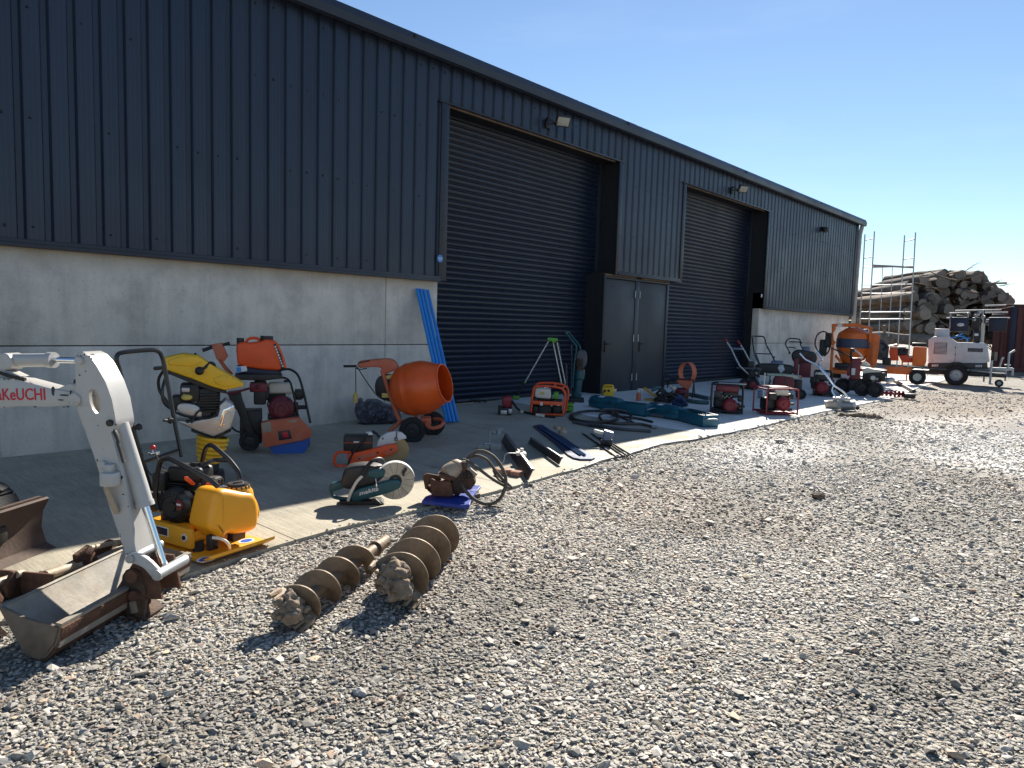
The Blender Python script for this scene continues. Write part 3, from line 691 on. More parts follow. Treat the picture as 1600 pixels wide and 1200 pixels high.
# ================================================================== MACHINES AND TOOLS
V = Vector
def small_engine(t, loc, rz, s, red='red', tank='cream', parent=None, base='blk', muff='drk', disc_m=None, grille=True):
    """air-cooled petrol engine: crankcase, finned cylinder, recoil cover facing its -y side, fuel tank, air filter, silencer"""
    T = Matrix.Translation(V(loc)) @ Matrix.Rotation(R(rz), 4, 'Z') @ Matrix.Scale(s, 4)
    def q(): a = t.m(); a.T = T; return a
    a = q(); a.box((0, .02, .12), (.26, .24, .20), .03); a.box((.02, .02, .03), (.34, .26, .05), .01); a.box((.15, .03, .13), (.08, .14, .12), .02)
    a.cyl(V((.19, .03, .13)), V((.28, .03, .13)), .025)
    for k in range(6): a.box((-.05, .05, .2+.018*k), (.2, .19, .007))
    for k in range(6): 
        an = k*PI/3; a.cyl(V((.0+.10*math.cos(an), -.10, .13+.10*math.sin(an))), V((.10*math.cos(an), -.118, .13+.10*math.sin(an))), .009, n=6)
    en = a.done('engine', base, parent)
    a = q(); a.lathe([(.145, 0), (.14, -.03), (.12, -.06), (.085, -.072), (.08, -.066), (.04, -.066), (.035, -.08), (0, -.08)], V((0, -.10, .14)), (0, 1, 0), 28)
    rc = a.done('recoil_cover', disc_m or red, en)
    if grille:
        a = q()
        for rr in (.10, .118):
            for k in range(18):
                an = 2*PI*k/18; a.box((rr*math.cos(an), -.10-.066+.012*(rr > .11), .14+rr*math.sin(an)), (.009, .012, .016), 0, rot=(0, -math.degrees(an), 0))
        a.done('recoil_grille', 'blk', rc)
    a = q(); a.box((.0, .06, .36), (.30, .20, .13), .035, seg=3); tk = a.done('fuel_tank', tank, en)
    a = q(); a.cyl(V((.06, .06, .425)), V((.06, .06, .45)), .032); a.done('fuel_cap', 'blk', tk)
    a = q(); a.box((-.19, .0, .30), (.12, .16, .15), .02); a.done('air_filter', 'blk', en)
    a = q(); a.box((.19, .06, .28), (.11, .17, .12), .03)
    for k in range(4): a.box((.247, .06-.06+.04*k, .28), (.006, .018, .08))
    a.done('silencer', muff, en)
    a = q(); a.tube([V((-.12, -.12, .24)), V((-.16, -.10, .18)), V((-.10, -.12, .08))], .008); a.cyl(V((.09, -.13, .25)), V((.09, -.18, .25)), .012); a.done('cable', 'blk', en)
    return en
def wheel(t, c, r, wd, name='wheel', ax=(0, 1, 0), hub='zinc', hubr=.55, parent=None, tread=0):
    c = V(c); A = V(ax)
    q = t.m(); p = [(r*hubr, wd*.12), (r*.8, 0), (r*.96, wd*.10), (r, wd*.3), (r, wd*.7), (r*.96, wd*.9), (r*.8, wd), (r*hubr, wd*.88)]
    q.lathe(p, c-A*(wd/2), ax, 36, True)
    if tread:
        u = A.orthogonal().normalized(); v = A.cross(u)
        for k in range(tread):
            an = 2*PI*k/tread; d = u*math.cos(an)+v*math.sin(an); e = A.cross(d); pz = c+d*r*.995
            q.add([pz+A*sx*wd*.4+e*sy*r*.06+d*sz*r*.04 for sz in (-1, 1) for sx, sy in ((-1, -1), (1, -1), (1, 1), (-1, 1))], [(0, 1, 2, 3), (4, 5, 6, 7), (0, 1, 5, 4), (1, 2, 6, 5), (2, 3, 7, 6), (3, 0, 4, 7)])
    w_ = q.done(name, 'rub', parent)
    q = t.m(); q.lathe([(0, wd*.2), (r*.18, wd*.14), (r*.2, wd*.28), (r*hubr*.9, wd*.34), (r*hubr*1.01, wd*.16), (r*hubr*1.01, wd*.84), (r*hubr*.9, wd*.66), (0, wd*.75)], c-A*(wd/2), ax, 28); q.done('rim', hub, w_)
    return w_

# ---------------------------------------------------------------- mini excavator
t = Thing('mini_excavator', 'white mini excavator reaching in from the left with a wide bucket on the gravel', 'excavator', V((1.32, 4.0, 0)), -55, view=(0, 500, 4))
hole = [(556, 470), (560, 440), (578, 430), (602, 440), (622, 490), (630, 545), (618, 580), (600, 586), (578, 560), (562, 520)]
side = [(470, 270), (468, 238), (484, 212), (515, 206), (556, 226), (600, 280), (660, 388), (700, 500), (722, 620), (726, 655), (712, 690), (694, 700), (734, 850), (778, 1040), (812, 1230), (856, 1470), (796, 1470), (750, 1340), (690, 1160), (606, 880), (512, 620), (482, 535), (474, 470)]
q = t.m(); q.ext(side, -.085, -.065, holes=[hole]); q.ext([(a, b_) for a, b_ in side], .065, .085)
q.strip([t.P(*p, y=-.066) for p in side[2:11]], -.066, .066, .014); q.strip([t.P(*p, y=-.066) for p in side[11:16]], -.066, .066, .014); q.strip([t.P(*p, y=-.066) for p in side[16:]], -.066, .066, .014)
dip = q.done('dipper_arm', 'white')
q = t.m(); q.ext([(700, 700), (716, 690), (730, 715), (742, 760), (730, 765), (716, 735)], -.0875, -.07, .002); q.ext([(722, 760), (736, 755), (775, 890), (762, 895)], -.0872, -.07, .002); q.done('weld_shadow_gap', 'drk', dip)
q = t.m()
for px, py, a, b_ in ((330, 445, 20, 60), (400, 470, 60, 12), (440, 465, 8, 50), (380, 500, 40, 9), (535, 320, 8, 9), (497, 345, 10, 12), (612, 660, 8, 8), (505, 225, 12, 8), (575, 215, 26, 7), (760, 985, 10, 26), (770, 1090, 16, 8)): q.ext([(px-a/2, py-b_/3), (px, py-b_/2), (px+a/2, py-b_/6), (px+a/3, py+b_/2), (px-a/3, py+b_/3)], -.0862 if px > 470 else -.0612, -.08 if px > 470 else -.055, 0)
for k in range(16):
    i_ = rnd.randrange(len(side)); a, b_ = side[i_], side[(i_+1) % len(side)]; f = rnd.random(); px = a[0]+(b_[0]-a[0])*f; py = a[1]+(b_[1]-a[1])*f; px += (640-px)*rnd.uniform(.01, .05); py += (620-py)*.01; r_ = rnd.uniform(2, 6)
    q.ext([(px-r_, py-r_*.6), (px+r_*.3, py-r_*1.4), (px+r_, py+r_*.2), (px+r_*.1, py+r_*1.5)], -.0862, -.08, 0)
for k in range(10):
    px = rnd.uniform(0, 470); py = 545-rnd.random()*4 if k % 2 else 368+max(0, px-110)*.27+rnd.random()*8; r_ = rnd.uniform(2, 5)
    q.ext([(px-r_*2, py), (px, py-r_), (px+r_*1.6, py-r_*.2), (px+r_*.4, py+r_*.7)], -.0612, -.055, 0)
q.done('chipped_paint', 'drk', dip, keep=True)['kind'] = 'stuff'
q = t.m()
for px, py, r in ((489, 254, .022), (640, 905, .02)): q.disc((px, py, -.1), r, -.105, -.08, 18)
q.disc((458, 500, -.1), .034, -.098, -.06, 22); q.done('pivot_pin', 'white', dip); q = t.m(); q.disc((680, 645, -.1), .017, -.105, -.08, 18); q.done('pivot_bolt', 'drk', dip)
q = t.m(); q.pbox(616, 958, 704, 1046, -.15, -.085, .01); q.pbox(640, 905, 690, 960, -.13, -.085, .008); br_ = q.done('hose_bracket', 'white', dip)
q = t.m(); q.tube([(665, 1046, -.12), (680, 1090, -.12), (715, 1170, -.11), (730, 1200, -.09)], .016, n=10); q.done('hose_end', 'tan', br_)
q = t.m(); q.tube([(560, 208, .02), (590, 228, .02), (612, 262, .02)], .014); q.tube([(430, 440, .02), (455, 425, .02), (474, 405, .02), (478, 380, .0)], .013); q.tube([(0, 330, -.05), (60, 352, -.064), (160, 372, -.05)], .010); q.done('boom_hose', 'hosed', dip)
q = t.m(); q.tube([(712, 740, -.03), (735, 840, -.05), (752, 900, -.05), (775, 975, -.04)], .012); q.done('hydraulic_hose', 'hosed', dip)
# boom
bo = [(-900, 300), (-300, 345), (0, 362), (110, 372), (320, 428), (420, 446), (470, 456), (500, 490), (480, 530), (300, 545), (110, 540), (0, 552), (-300, 575), (-900, 600)]
q = t.m(); q.ext(bo, -.06, .06, .006)
q.ext([(-60, 300), (20, 310), (60, 320), (130, 352), (60, 372), (-60, 366)], -.03, .03, .004)
q.ext([(340, 440), (420, 400), (452, 400), (480, 430), (470, 456)], -.05, .05, .004)
boom = q.done('boom', 'white')
t.text('boom_lettering', 'TaKeUCHI', (-68, 500), (284, 499), .061, -.0615, 'letr', boom, bold=.012)
q = t.m(); q.ext([(-900, 300), (-900, 600), (-1150, 900), (-1300, 900), (-1250, 300)], -.08, .08, .006); q.done('boom_root', 'white', boom)
# boom ram
q = t.m(); q.cyl((-420, 258, 0), (330, 250, 0), .036, n=22); q.cyl((305, 250, 0), (340, 250, 0), .042, n=22); q.disc((10, 262, -.06), .045, -.05, .05, 20); rm = q.done('ram_barrel', 'white', boom)
q = t.m(); q.cyl((330, 250, 0), (486, 254, 0), .017, n=16); q.done('ram_rod', 'chr', rm)
# bucket ram in front of the dipper
q = t.m(); q.cyl((738, 590, 0), (758, 660, 0), .028, n=16); q.cyl((748, 650, 0), (905, 1150, 0), .043, n=22); q.cyl((900, 1135, 0), (909, 1165, 0), .047, n=22); rb = q.done('ram_barrel', 'white', dip)
q = t.m(); q.cyl((905, 1150, 0), (1024, 1530, 0), .020, n=16); q.done('ram_rod', 'chr', rb)
# tipping links, coupler, bucket
t.view = (0, 750, 3.75)
lk = [(735, 450), (752, 432), (800, 428), (870, 468), (930, 530), (948, 570), (935, 590), (905, 592), (880, 560), (840, 515), (790, 492), (745, 490), (728, 470)]
q = t.m(); q.ext(lk, -.115, -.09, .004, sm=1); q.ext([(a+6, b_) for a, b_ in lk], .09, .115, .004, sm=1); ln = q.done('tipping_link', 'white')
q = t.m(); q.cyl(t.P(915, 560, y=-.125), t.P(915, 560, y=-.125)+V((0, .25, 0)), .027, n=18); q.cyl(t.P(755, 465, y=-.13), t.P(755, 465, y=-.13)+V((0, .26, 0)), .022, n=16); q.done('link_pin', 'zinc', ln)
cp = [(715, 560), (735, 530), (785, 518), (822, 540), (832, 600), (852, 640), (850, 720), (838, 800), (862, 860), (848, 892), (800, 876), (745, 830), (735, 760), (720, 690), (708, 620)]
q = t.m(); q.ext(cp, -.10, -.075, .004); q.ext(cp, .05, .075, .004); q.box(t.P(790, 700, y=0), (.10, .15, .16), .01, rot=(0, 20, 0)); q.box(t.P(850, 760, y=0), (.12, .14, .08), .01, rot=(0, 35, 0))
cpl = q.done('quick_coupler', 'rustd')
q = t.m()
for px, py, r in ((765, 568, .034), (780, 682, .028)): q.cyl(t.P(px, py, y=-.125), t.P(px, py, y=-.125)+V((0, .24, 0)), r, n=18)
q.tube([(745, 800, -.13), (790, 815, -.13), (795, 845, -.13), (765, 858, -.13), (740, 835, -.13)], .006, closed=True); q.done('coupler_pin', 'rust', cpl)
q = t.m(); q.ext([(755, 715), (790, 710), (805, 775), (768, 785)], -.108, -.1, .001); q.done('worn_label', 'bkt', cpl)
pf = [(12, 738), (8, 752), (78, 880), (150, 1006), (200, 1035), (240, 1046), (285, 1010), (322, 950), (340, 880), (342, 858)]
y0, y1 = -.56, .46
pl = [t.P(*p, y=y0) for p in pf]
q = t.m(); q.strip(chaikin(pl, 1), y0, y1, .014)
lip = pl[-1]; d = (pl[-1]-pl[-2]).normalized(); q.strip([lip-d*.10, lip+d*.015], y0, y1, .03); bk = q.done('bucket', 'bkt')
q = t.m(); op = [p+V((.016, 0, -.006)) for p in pl[5:]]; q.strip([op[0]+V((-.05, 0, .0))]+op, y0, y1, .012); q.done('bucket_outer_skin', 'rust', bk)
sp = pf[:]+[(290, 838), (220, 826), (130, 795), (60, 758)]
q = t.m(); q.ext([t.P(*p, y=y0) for p in sp], y0-.012, y0+.006, .003); q.ext([t.P(*p, y=y0) for p in sp], y1-.006, y1+.012, .003); q.done('bucket_side', 'bktd', bk)
q = t.m(); a = t.P(320, 935, y=y0); 
q.box(V((a.x+.012, -.15, a.z+.02)), (.012, .16, .09), .002, rot=(0, -8, 0)); q.done('bucket_plate', 'bkt', bk)
q = t.m(); c = t.P(170, 940, y=y0); 
for yy in (-.09, .07): q.ext([V((c.x+.05, 0, .10)), V((c.x+.18, 0, .30)), V((c.x+.30, 0, .30)), V((c.x+.34, 0, .12))], yy, yy+.02, .003)
q.done('bucket_hanger', 'rust', bk)
# dozer blade and the front of the tracks
q = t.m(); q.strip([V((-1.02, 0, .015)), V((-1.10, 0, .05)), V((-1.135, 0, .16)), V((-1.12, 0, .27)), V((-1.07, 0, .36))], -.62, .78, .02)
q.box((-1.13, .08, .35), (.03, 1.40, .03)); bl = q.done('dozer_blade', 'brn')
q = t.m()
for yy in (-.25, .45): q.box((-1.45, yy, .2), (.7, .08, .1), .01)
q.done('blade_arm', 'drk', bl)
for yy in (-.62, .50):
    q = t.m(); n_ = 40; path = []
    for k in range(n_):
        u = k/n_*2*(1.3+PI*.22/1); per = 1.3*2+2*PI*.21; s_ = k/n_*per
        if s_ < 1.3: p = V((-2.75+s_, 0, .42))
        elif s_ < 1.3+PI*.21: an = PI/2-(s_-1.3)/.21; p = V((-1.45+.21*math.cos(an), 0, .21+.21*math.sin(an)))
        elif s_ < 2.6+PI*.21: p = V((-1.45-(s_-1.3-PI*.21), 0, 0))
        else: an = -PI/2-(s_-2.6-PI*.21)/.21; p = V((-2.75+.21*math.cos(an), 0, .21+.21*math.sin(an)))
        path.append(p+V((0, 0, .02)))
    for k in range(n_):
        a, c = path[k], path[(k+1) % n_]; d = (c-a).normalized(); nn = V((d.z, 0, -d.x)); 
        vs = [V((p.x, yv, p.z))+nn*o_ for o_ in (-.028, .0) for p in (a, c) for yv in (yy, yy+.24)]
        q.add(vs, [(0, 1, 3, 2), (4, 6, 7, 5), (0, 2, 6, 4), (1, 5, 7, 3)])
        if k % 2 == 0:
            for sg in (-1, 1):
                m_ = (a+c)/2-nn*.03
                q.box(V((m_.x, yy+.12+sg*.06, m_.z)), (.06, .11, .035), .008, rot=(0, -math.degrees(math.atan2(d.z, d.x)), sg*18))
    q.done('rubber_track', 'rub')
q = t.m(); q.box((-2.1, -.02, .35), (1.3, .62, .22), .03); q.box((-2.15, 0, .50), (.6, .6, .10), .03); q.done('undercarriage', 'drk')
q = t.m(); q.box((-2.35, .0, .80), (1.15, 1.2, .46), .12, seg=3); q.box((-2.65, .0, 1.15), (.6, 1.1, .35), .1, seg=3); q.done('upper_body', 'white')

# spare buckets behind it
t = Thing('spare_bucket', 'rusty brown digging bucket lying behind the white excavator bucket', 'bucket', V((1.0, 4.50, 0)), 35, view=(0, 750, 3.75))
q = t.m(); q.strip(chaikin([V((0, 0, .16)), V((0, 0, .05)), V((.02, 0, .015))], 1), -.2, .2, .012); q.done('bucket_shell', 'rust')
def ear(qq, pts, dy): qq.ext(pts, dy, dy+.025, .003)
q = t.m(); ear(q, [(445, 440), (500, 400), (525, 382), (545, 395), (580, 470), (560, 500), (450, 490)], .0); ear(q, [(560, 420), (620, 370), (645, 348), (670, 352), (698, 440), (690, 460), (570, 480)], .06); ear(q, [(180, 600), (225, 555), (255, 535), (278, 550), (290, 600), (200, 640)], -.02); q.done('hanger_ear', 'rust')
q = t.m(); q.cyl((530, 400, .02), (650, 372, .02), .016, n=12); q.cyl((265, 560, .02), (460, 495, .02), .028, n=12); q.cyl((670, 372, 0), (700, 368, 0), .022, n=10); q.done('bucket_pin', 'tan')
q = t.m(); q.ext([(190, 600), (440, 470), (720, 400), (745, 410), (742, 520), (250, 760), (200, 720)], .07, .09, .004); q.done('bucket_back', 'rustd')
t = Thing('narrow_bucket', 'rusty narrow trenching bucket at the left edge of the gravel', 'bucket', V((.78, 4.35, 0)), 35, view=(0, 750, 3.75))
q = t.m(); ear(q, [(40, 620), (80, 540), (105, 532), (130, 560), (165, 640), (130, 680), (50, 690)], .0); ear(q, [(120, 590), (150, 580), (185, 600), (195, 640), (150, 690)], .09); ear(q, [(-40, 690), (0, 650), (25, 690), (10, 730), (-40, 740)], -.12); q.done('hanger_ear', 'rust')
q = t.m(); q.cyl((-80, 620, .05), (70, 575, .05), .022, n=12); q.cyl((95, 555, .0), (130, 545, .0), .02, n=12); q.done('bucket_pin', 'tan')
q = t.m(); q.ext([(-60, 700), (150, 650), (170, 700), (120, 850), (-60, 900)], .02, .10, .006); q.strip([(-60, 860, -.25), (60, 960, -.25), (150, 1030, -.25)], -.28, -.06, .03); q.done('bucket_shell', 'rustd')

# ---------------------------------------------------------------- forward plate compactor
t = Thing('plate_compactor', 'yellow plate compactor with water tank and tall black handle', 'plate compactor', G(321, 884), 13, view=(200, 660, 5))
q = t.m(); q.box((.25, .44, .022), (.52, .84, .022), .006)
q.add([V((x, y, z)) for x in (-.01, .51) for y, z in ((.02, .012), (.02, .034), (-.05, .05), (-.05, .07))], [(0, 1, 3, 2), (4, 6, 7, 5), (0, 4, 5, 1), (1, 5, 7, 3), (3, 7, 6, 2), (2, 6, 4, 0)])
bp_ = q.done('base_plate', 'yel')
def decal(pp, rx, ry, m1, m2):
    for r_, m_, z_ in ((1, m1, .0), (.72, m2, .0012)):
        q = t.m(); q.lathe([(0, .0012), (1, .0012), (1, 0)], V((0, 0, 0)), (0, 0, 1), 24); q.v = [V((v.x*rx*r_, v.y*ry*r_, v.z+z_))+pp for v in q.v]; q.done('sticker', m_, bp_)
decal(t.P(610, 1070, 'z', .034), .062, .048, 'paper', 'bluep'); decal(t.P(925, 925, 'z', .034), .058, .045, 'paper', 'bluep')
q = t.m(); q.box((.045, .48, .125), (.03, .60, .13), .008); q.box((.455, .48, .125), (.03, .60, .13), .008); q.box((.25, .48, .10), (.40, .58, .03), .006); q.box((.25, .20, .115), (.40, .02, .10), .006)
q.box((.25, .50, .16), (.4, .4, .02), .004); dk = q.done('deck_frame', 'yel')
for yy in (.24, .72):
    q = t.m(); q.cyl(V((.031, yy, .13)), V((.024, yy, .13)), .026, n=20); w_ = q.done('bolt_washer', 'paper', dk); q = t.m(); q.cyl(V((.025, yy, .13)), V((.018, yy, .13)), .016, n=6); q.done('bolt', 'blk', w_)
q = t.m(); q.box((.0285, .47, .135), (.004, .13, .06), .001); w_ = q.done('maker_label', 'paper', dk); q = t.m(); q.box((.0265, .47, .135), (.003, .118, .048), .001); q.box((.025, .47, .125), (.003, .06, .01)); q.done('label_print', 'stkk', w_)
q = t.m()
for x in (.1, .4):
    for y in (.2, .72): q.cyl(V((x, y, .03)), V((x, y, .10)), .035, n=14)
q.done('rubber_mount', 'rub')
small_engine(t, (.23, .50, .165), -72, .86, red='blk', tank='blk', muff='drk', disc_m='blk')
c = t.P(397, 643, 'x', .06); q = t.m(); q.cyl(c+V((.02, 0, 0)), c, .034, n=20); e_ = q.done('recoil_badge', 'maroon')
q = t.m(); q.box(c-V((.001, 0, 0)), (.003, .04, .012)); q.done('badge_print', 'paper', e_)
q = t.m(); q.lathe([(.085, 0), (.08, -.03), (.055, -.05), (.0, -.055)], c+V((.06, 0, 0)), (1, 0, 0), 28); q.done('recoil_boss', 'blks')
q = t.m(); q.ext([(445, 425), (470, 425), (525, 475), (525, 492), (500, 490), (445, 450)], .35, .36, .002); q.done('warning_sticker', 'org')
q = t.m(); q.cyl((650, 500, .26), (650, 500, .24), .038, n=18); q.done('silencer_outlet', 'orgp')
tk = [(536, 832), (552, 745), (574, 655), (592, 585), (606, 552), (640, 528), (690, 522), (760, 534), (820, 546), (890, 548), (930, 565), (955, 620), (966, 690), (962, 790), (935, 840), (880, 866), (770, 880), (700, 872), (672, 912), (640, 920), (612, 905), (586, 868)]
tk = [(640+(x-536)*.93, y) for x, y in tk]
q = t.m(); q.ext(tk, .03, .27, .05, seg=5, sm=1); q.lathe([(0, -.05), (.105, -.05), (.098, .0), (.084, .022), (.08, .04), (0, .04)], t.P(856, 536, y=.15), (0, 0, 1), 28); q.ext([(930, 560), (985, 560), (1025, 620), (1043, 690), (1042, 735), (1000, 775), (975, 820), (930, 840)], .08, .26, .03, seg=4, sm=1); tank = q.done('water_tank', 'yelp', ang=60)
cpos = t.P(858, 492, y=.15)
q = t.m(); q.cyl(cpos+V((0, 0, -.05)), cpos+V((0, 0, .0)), .078, n=28); q.cyl(cpos+V((0, 0, .0)), cpos+V((0, 0, .018)), .072, .066, n=28); q.box(cpos+V((0, 0, .022)), (.07, .014, .01), .003)
for k in range(16): an = k*PI/8; q.box(cpos+V((.078*math.cos(an), .078*math.sin(an), -.02)), (.012, .012, .05), .003, rot=(0, 0, math.degrees(an)))
q.done('tank_cap', 'blk', tank)
c = t.P(728, 522, y=.12); q = t.m(); q.box(c+V((0, 0, .012)), (.07, .05, .012), .005); k_ = q.done('tap_plate', 'blk', tank); q = t.m(); q.box(c+V((0, 0, .022)), (.035, .022, .008), .003); q.done('tap', 'chr', k_)
q = t.m(); q.tube([(660, 900, .03), (720, 905, -.01), (770, 930, -.02), (795, 970, -.01), (790, 1010, .03)], .010); q.done('drip_hose', 'cream', tank)
q = t.m(); q.pbox(640, 880, 700, 1000, .06, .10, .004); q.pbox(820, 850, 920, 920, .08, .14, .006); q.tube([(700, 980, .05), (690, 950, .04), (700, 930, .05)], .008); q.done('tank_bracket', 'drk')
q = t.m()
q.tube([(235, 690, 'x', .06), (212, 600, 'x', .06), (222, 450, 'x', .06), (245, 320, 'x', .06), (272, 285, 'x', .06), (330, 283, 'x', .06), (500, 375, 'x', .06), (650, 455, 'x', .06), (700, 500, 'x', .06)], .016, q=.18)
q.tube([(575, 330, 'x', .45), (600, 210, 'x', .45), (630, 175, 'x', .45), (665, 180, 'x', .45), (790, 290, 'x', .45), (860, 380, 'x', .45), (880, 445, 'x', .45)], .016, q=.18)
q.tube([(565, 350, 'x', .28), (630, 310, 'x', .34), (680, 292, 'x', .40), (790, 298, 'x', .45)], .015)
q.done('roll_frame', 'blks')
t.view = (0, 0, 1)
q = t.m(); q.tube([(241, 778, .80), (222, 716, .84), (203, 650, .88), (188, 580, .92), (181, 562, .92), (184, 553, .92), (194, 550, .92), (240, 546, .92), (250, 550, .92), (255, 562, .92), (262, 600, .90), (273, 660, .85), (284, 714, .80)], .0155, q=.2)
q.tube([(224, 722, .83), (278, 704, .81)], .014); hd = q.done('handle', 'blks')
q = t.m(); q.ball((239, 699, .80), .018); lv = q.done('throttle_knob', 'redb', hd); q = t.m(); q.box(t.P(240, 708, y=.80), (.07, .04, .022), .006); q.cyl((239, 708, .80), (239, 700, .80), .006); q.done('throttle_base', 'chr', lv)
q = t.m()
for px, py in ((217, 667), (266, 657)): q.ball((px, py, .84), .026, n=1); q.cyl((px-10, py, .84), (px, py, .84), .010)
q.done('clamp_knob', 'blk', hd)
q = t.m(); q.tube([(205, 660, .85), (222, 720, .8), (238, 747, .76), (262, 748, .65)], .005); q.tube([(239, 700, .8), (250, 725, .74), (262, 735, .62)], .004); q.done('throttle_cable', 'blk', hd)
q = t.m(); q.ext([(232, 770), (250, 770), (262, 800), (236, 800)], .70, .82, .006); q.done('handle_bracket', 'drk')

# ---------------------------------------------------------------- trench rammer
t = Thing('trench_rammer', 'yellow trench rammer leaning over a ringed yellow bellows', 'rammer', G(334, 752), None, view=(160, 520, 4.615))
q = t.m(); q.ext([(440, 245), (442, 190), (455, 178), (575, 152), (690, 165), (762, 215), (890, 290), (1016, 362), (1014, 388), (885, 415), (790, 390), (640, 330), (445, 262)], -.13, .13, .014, seg=2)
q.ext([(470, 200), (580, 165), (690, 172), (720, 215), (640, 245), (480, 235)], -.14, .10, .01); q.ext([(800, 330), (880, 300), (1000, 362), (890, 395), (820, 375)], -.138, .11, .01); tk = q.done('fuel_tank', 'lem', ang=55)
q = t.m(); q.ext([(440, 262), (640, 330), (790, 392), (880, 418), (900, 440), (780, 420), (620, 355), (440, 282)], -.125, .125, .005); q.done('tank_tray', 'blk', tk)
c = t.P(592, 178, y=-.02); q = t.m(); q.cyl(c+V((0, 0, -.02)), c+V((0, 0, .025)), .033, n=18); q.ball((670, 155, 0), .014); q.done('fuel_cap', 'blk', tk)
q = t.m(); q.tube([(715, 300, -.14), (705, 265, -.14), (740, 255, -.14), (760, 225, -.12), (790, 212, -.1), (812, 235, -.08), (808, 290, -.06)], .013); q.ball((700, 275, -.14), .04, n=2); q.done('lifting_grip', 'blk', tk)
q = t.m(); q.tube([(470, 290, -.05), (440, 370, -.10), (430, 430, -.12), (440, 500, -.12), (480, 540, -.1), (530, 560, -.08)], .014); q.tube([(450, 260, .1), (400, 330, .12), (410, 430, .14), (520, 560, .1)], .014); q.ext([(362, 258), (372, 245), (440, 240), (445, 265), (375, 272)], -.03, .03, .01); q.done('guide_handle', 'blks')
q = t.m()
for a in ((500, 455, 600, 560, -.10, .08), (560, 370, 700, 500, -.12, .10), (680, 400, 830, 600, -.10, .12), (620, 560, 790, 625, -.12, .1)): q.pbox(*a, .02)
for k in range(7): q.pbox(700, 440+k*20, 850, 450+k*20, -.13, .08, .002)
en = q.done('engine', 'blk')
q = t.m(); q.ext([(535, 550), (545, 515), (600, 505), (680, 520), (720, 560), (715, 620), (630, 610), (560, 590)], -.13, .08, .012, sm=1); q.pbox(570, 395, 630, 430, -.135, -.11, .01); q.done('crankcase', 'alu', en)
q = t.m(); q.ball((608, 465, -.13), (.05, .035, .028)); q.ball((590, 450, -.13), .012); q.done('oil_cap', 'straw', en)
q = t.m(); q.tube([(520, 570, -.15), (600, 605, -.15), (760, 620, -.15), (825, 590, -.14), (838, 540, -.14)], .010); q.tube([(640, 650, -.15), (690, 560, -.15), (760, 540, -.15)], .008); q.ball((615, 640, -.13), .018); q.done('throttle_cable', 'blk', en)
q = t.m(); q.ext([(520, 630), (640, 640), (830, 600), (845, 520), (890, 480), (945, 520), (962, 560), (955, 610), (930, 690), (870, 725), (800, 752), (690, 715), (600, 675)], -.14, .10, .018, seg=3); hs = q.done('gear_housing', 'alu')
q = t.m(); q.ext([(850, 620), (870, 555), (945, 520), (950, 545), (885, 580), (870, 640), (850, 690)], -.155, -.138, .004); 
for a in ((862, 600), (875, 660), (900, 560), (935, 540), (840, 690)): q.disc((a[0], a[1], -.15), .008, -.165, -.14, 8)
q.done('cover_plate', 'chr', hs)
q = t.m(); q.ext([(640, 700), (800, 760), (930, 700), (925, 715), (800, 775), (640, 712)], -.13, .10, .004); q.done('clamp_ring', 'drk', hs)
p0 = t.P(800, 745, y=0); p1 = t.P(765, 925, y=0); ax = p1-p0; Lb = ax.length
pr = []
for k in range(6):
    z = Lb*k/5.6; r_ = .145-.045*(k/5)**1.4
    pr += [(r_*.86, z), (r_, z+Lb*.04), (r_*1.02, z+Lb*.08), (r_, z+Lb*.12), (r_*.86, z+Lb*.16)]
q = t.m(); q.lathe(pr, p0, ax, 32); q.done('bellows', 'lem', ang=60)
q = t.m(); q.cyl(p1-ax*.05, V((p1.x, p1.y, .10)), .09, n=20); q.box((p1.x, p1.y, .05), (.28, .33, .09), .03); q.done('ramming_shoe', 'drk')

# ---------------------------------------------------------------- floor saw
t = Thing('floor_saw', 'orange floor saw with upright water tank and blue blade by the concrete wall', 'floor saw', G(430, 706), None, view=(160, 520, 4.615))
q = t.m(); q.ext([(962, 110), (972, 75), (1030, 62), (1040, 75), (1140, 62), (1180, 45), (1240, 55), (1275, 90), (1305, 160), (1330, 245), (1322, 268), (1280, 275), (1120, 262), (978, 240), (968, 180)], -.10, .12, .03, seg=4, sm=1); tk = q.done('water_tank', 'org', ang=60)
q = t.m(); q.tube([(1035, 80, 0), (1045, 48, 0), (1075, 36, 0), (1125, 40, 0), (1140, 70, 0)], .016); q.done('tank_grip', 'org', tk)
c = t.P(1185, 42, y=0); q = t.m(); q.cyl(c+V((0, 0, -.05)), c+V((0, 0, .03)), .070, n=24); c = t.P(995, 50, y=0); q.cyl(c+V((0, 0, -.05)), c+V((0, 0, .02)), .04, n=18); q.done('tank_cap', 'blk', tk)
q = t.m(); q.ext([(1232, 82), (1250, 78), (1290, 160), (1312, 255), (1292, 258), (1270, 170)], -.112, -.09, .003); sp_ = q.done('tank_strip', 'blk', tk)
q = t.m()
for k in range(8): q.ext([(1240+k*7.5, 95+k*20), (1251+k*7.5, 93+k*20), (1256+k*7.2, 106+k*20), (1246+k*7.5, 108+k*20)], -.115, -.11, 0)
q.done('strip_print', 'paper', sp_)
q = t.m(); q.ext([(970, 238), (1120, 262), (1290, 275), (1285, 310), (1120, 300), (965, 290)], -.09, .11, .01); q.done('tank_cradle', 'navyst')
q = t.m(); q.ext([(962, 245), (1038, 238), (1045, 275), (968, 290)], -.115, -.10, .002); s_ = q.done('service_sticker', 'paper'); q = t.m(); q.ext([(964, 250), (998, 247), (1002, 282), (969, 287)], -.118, -.113, .0); q.done('sticker_print', 'stkb', s_)
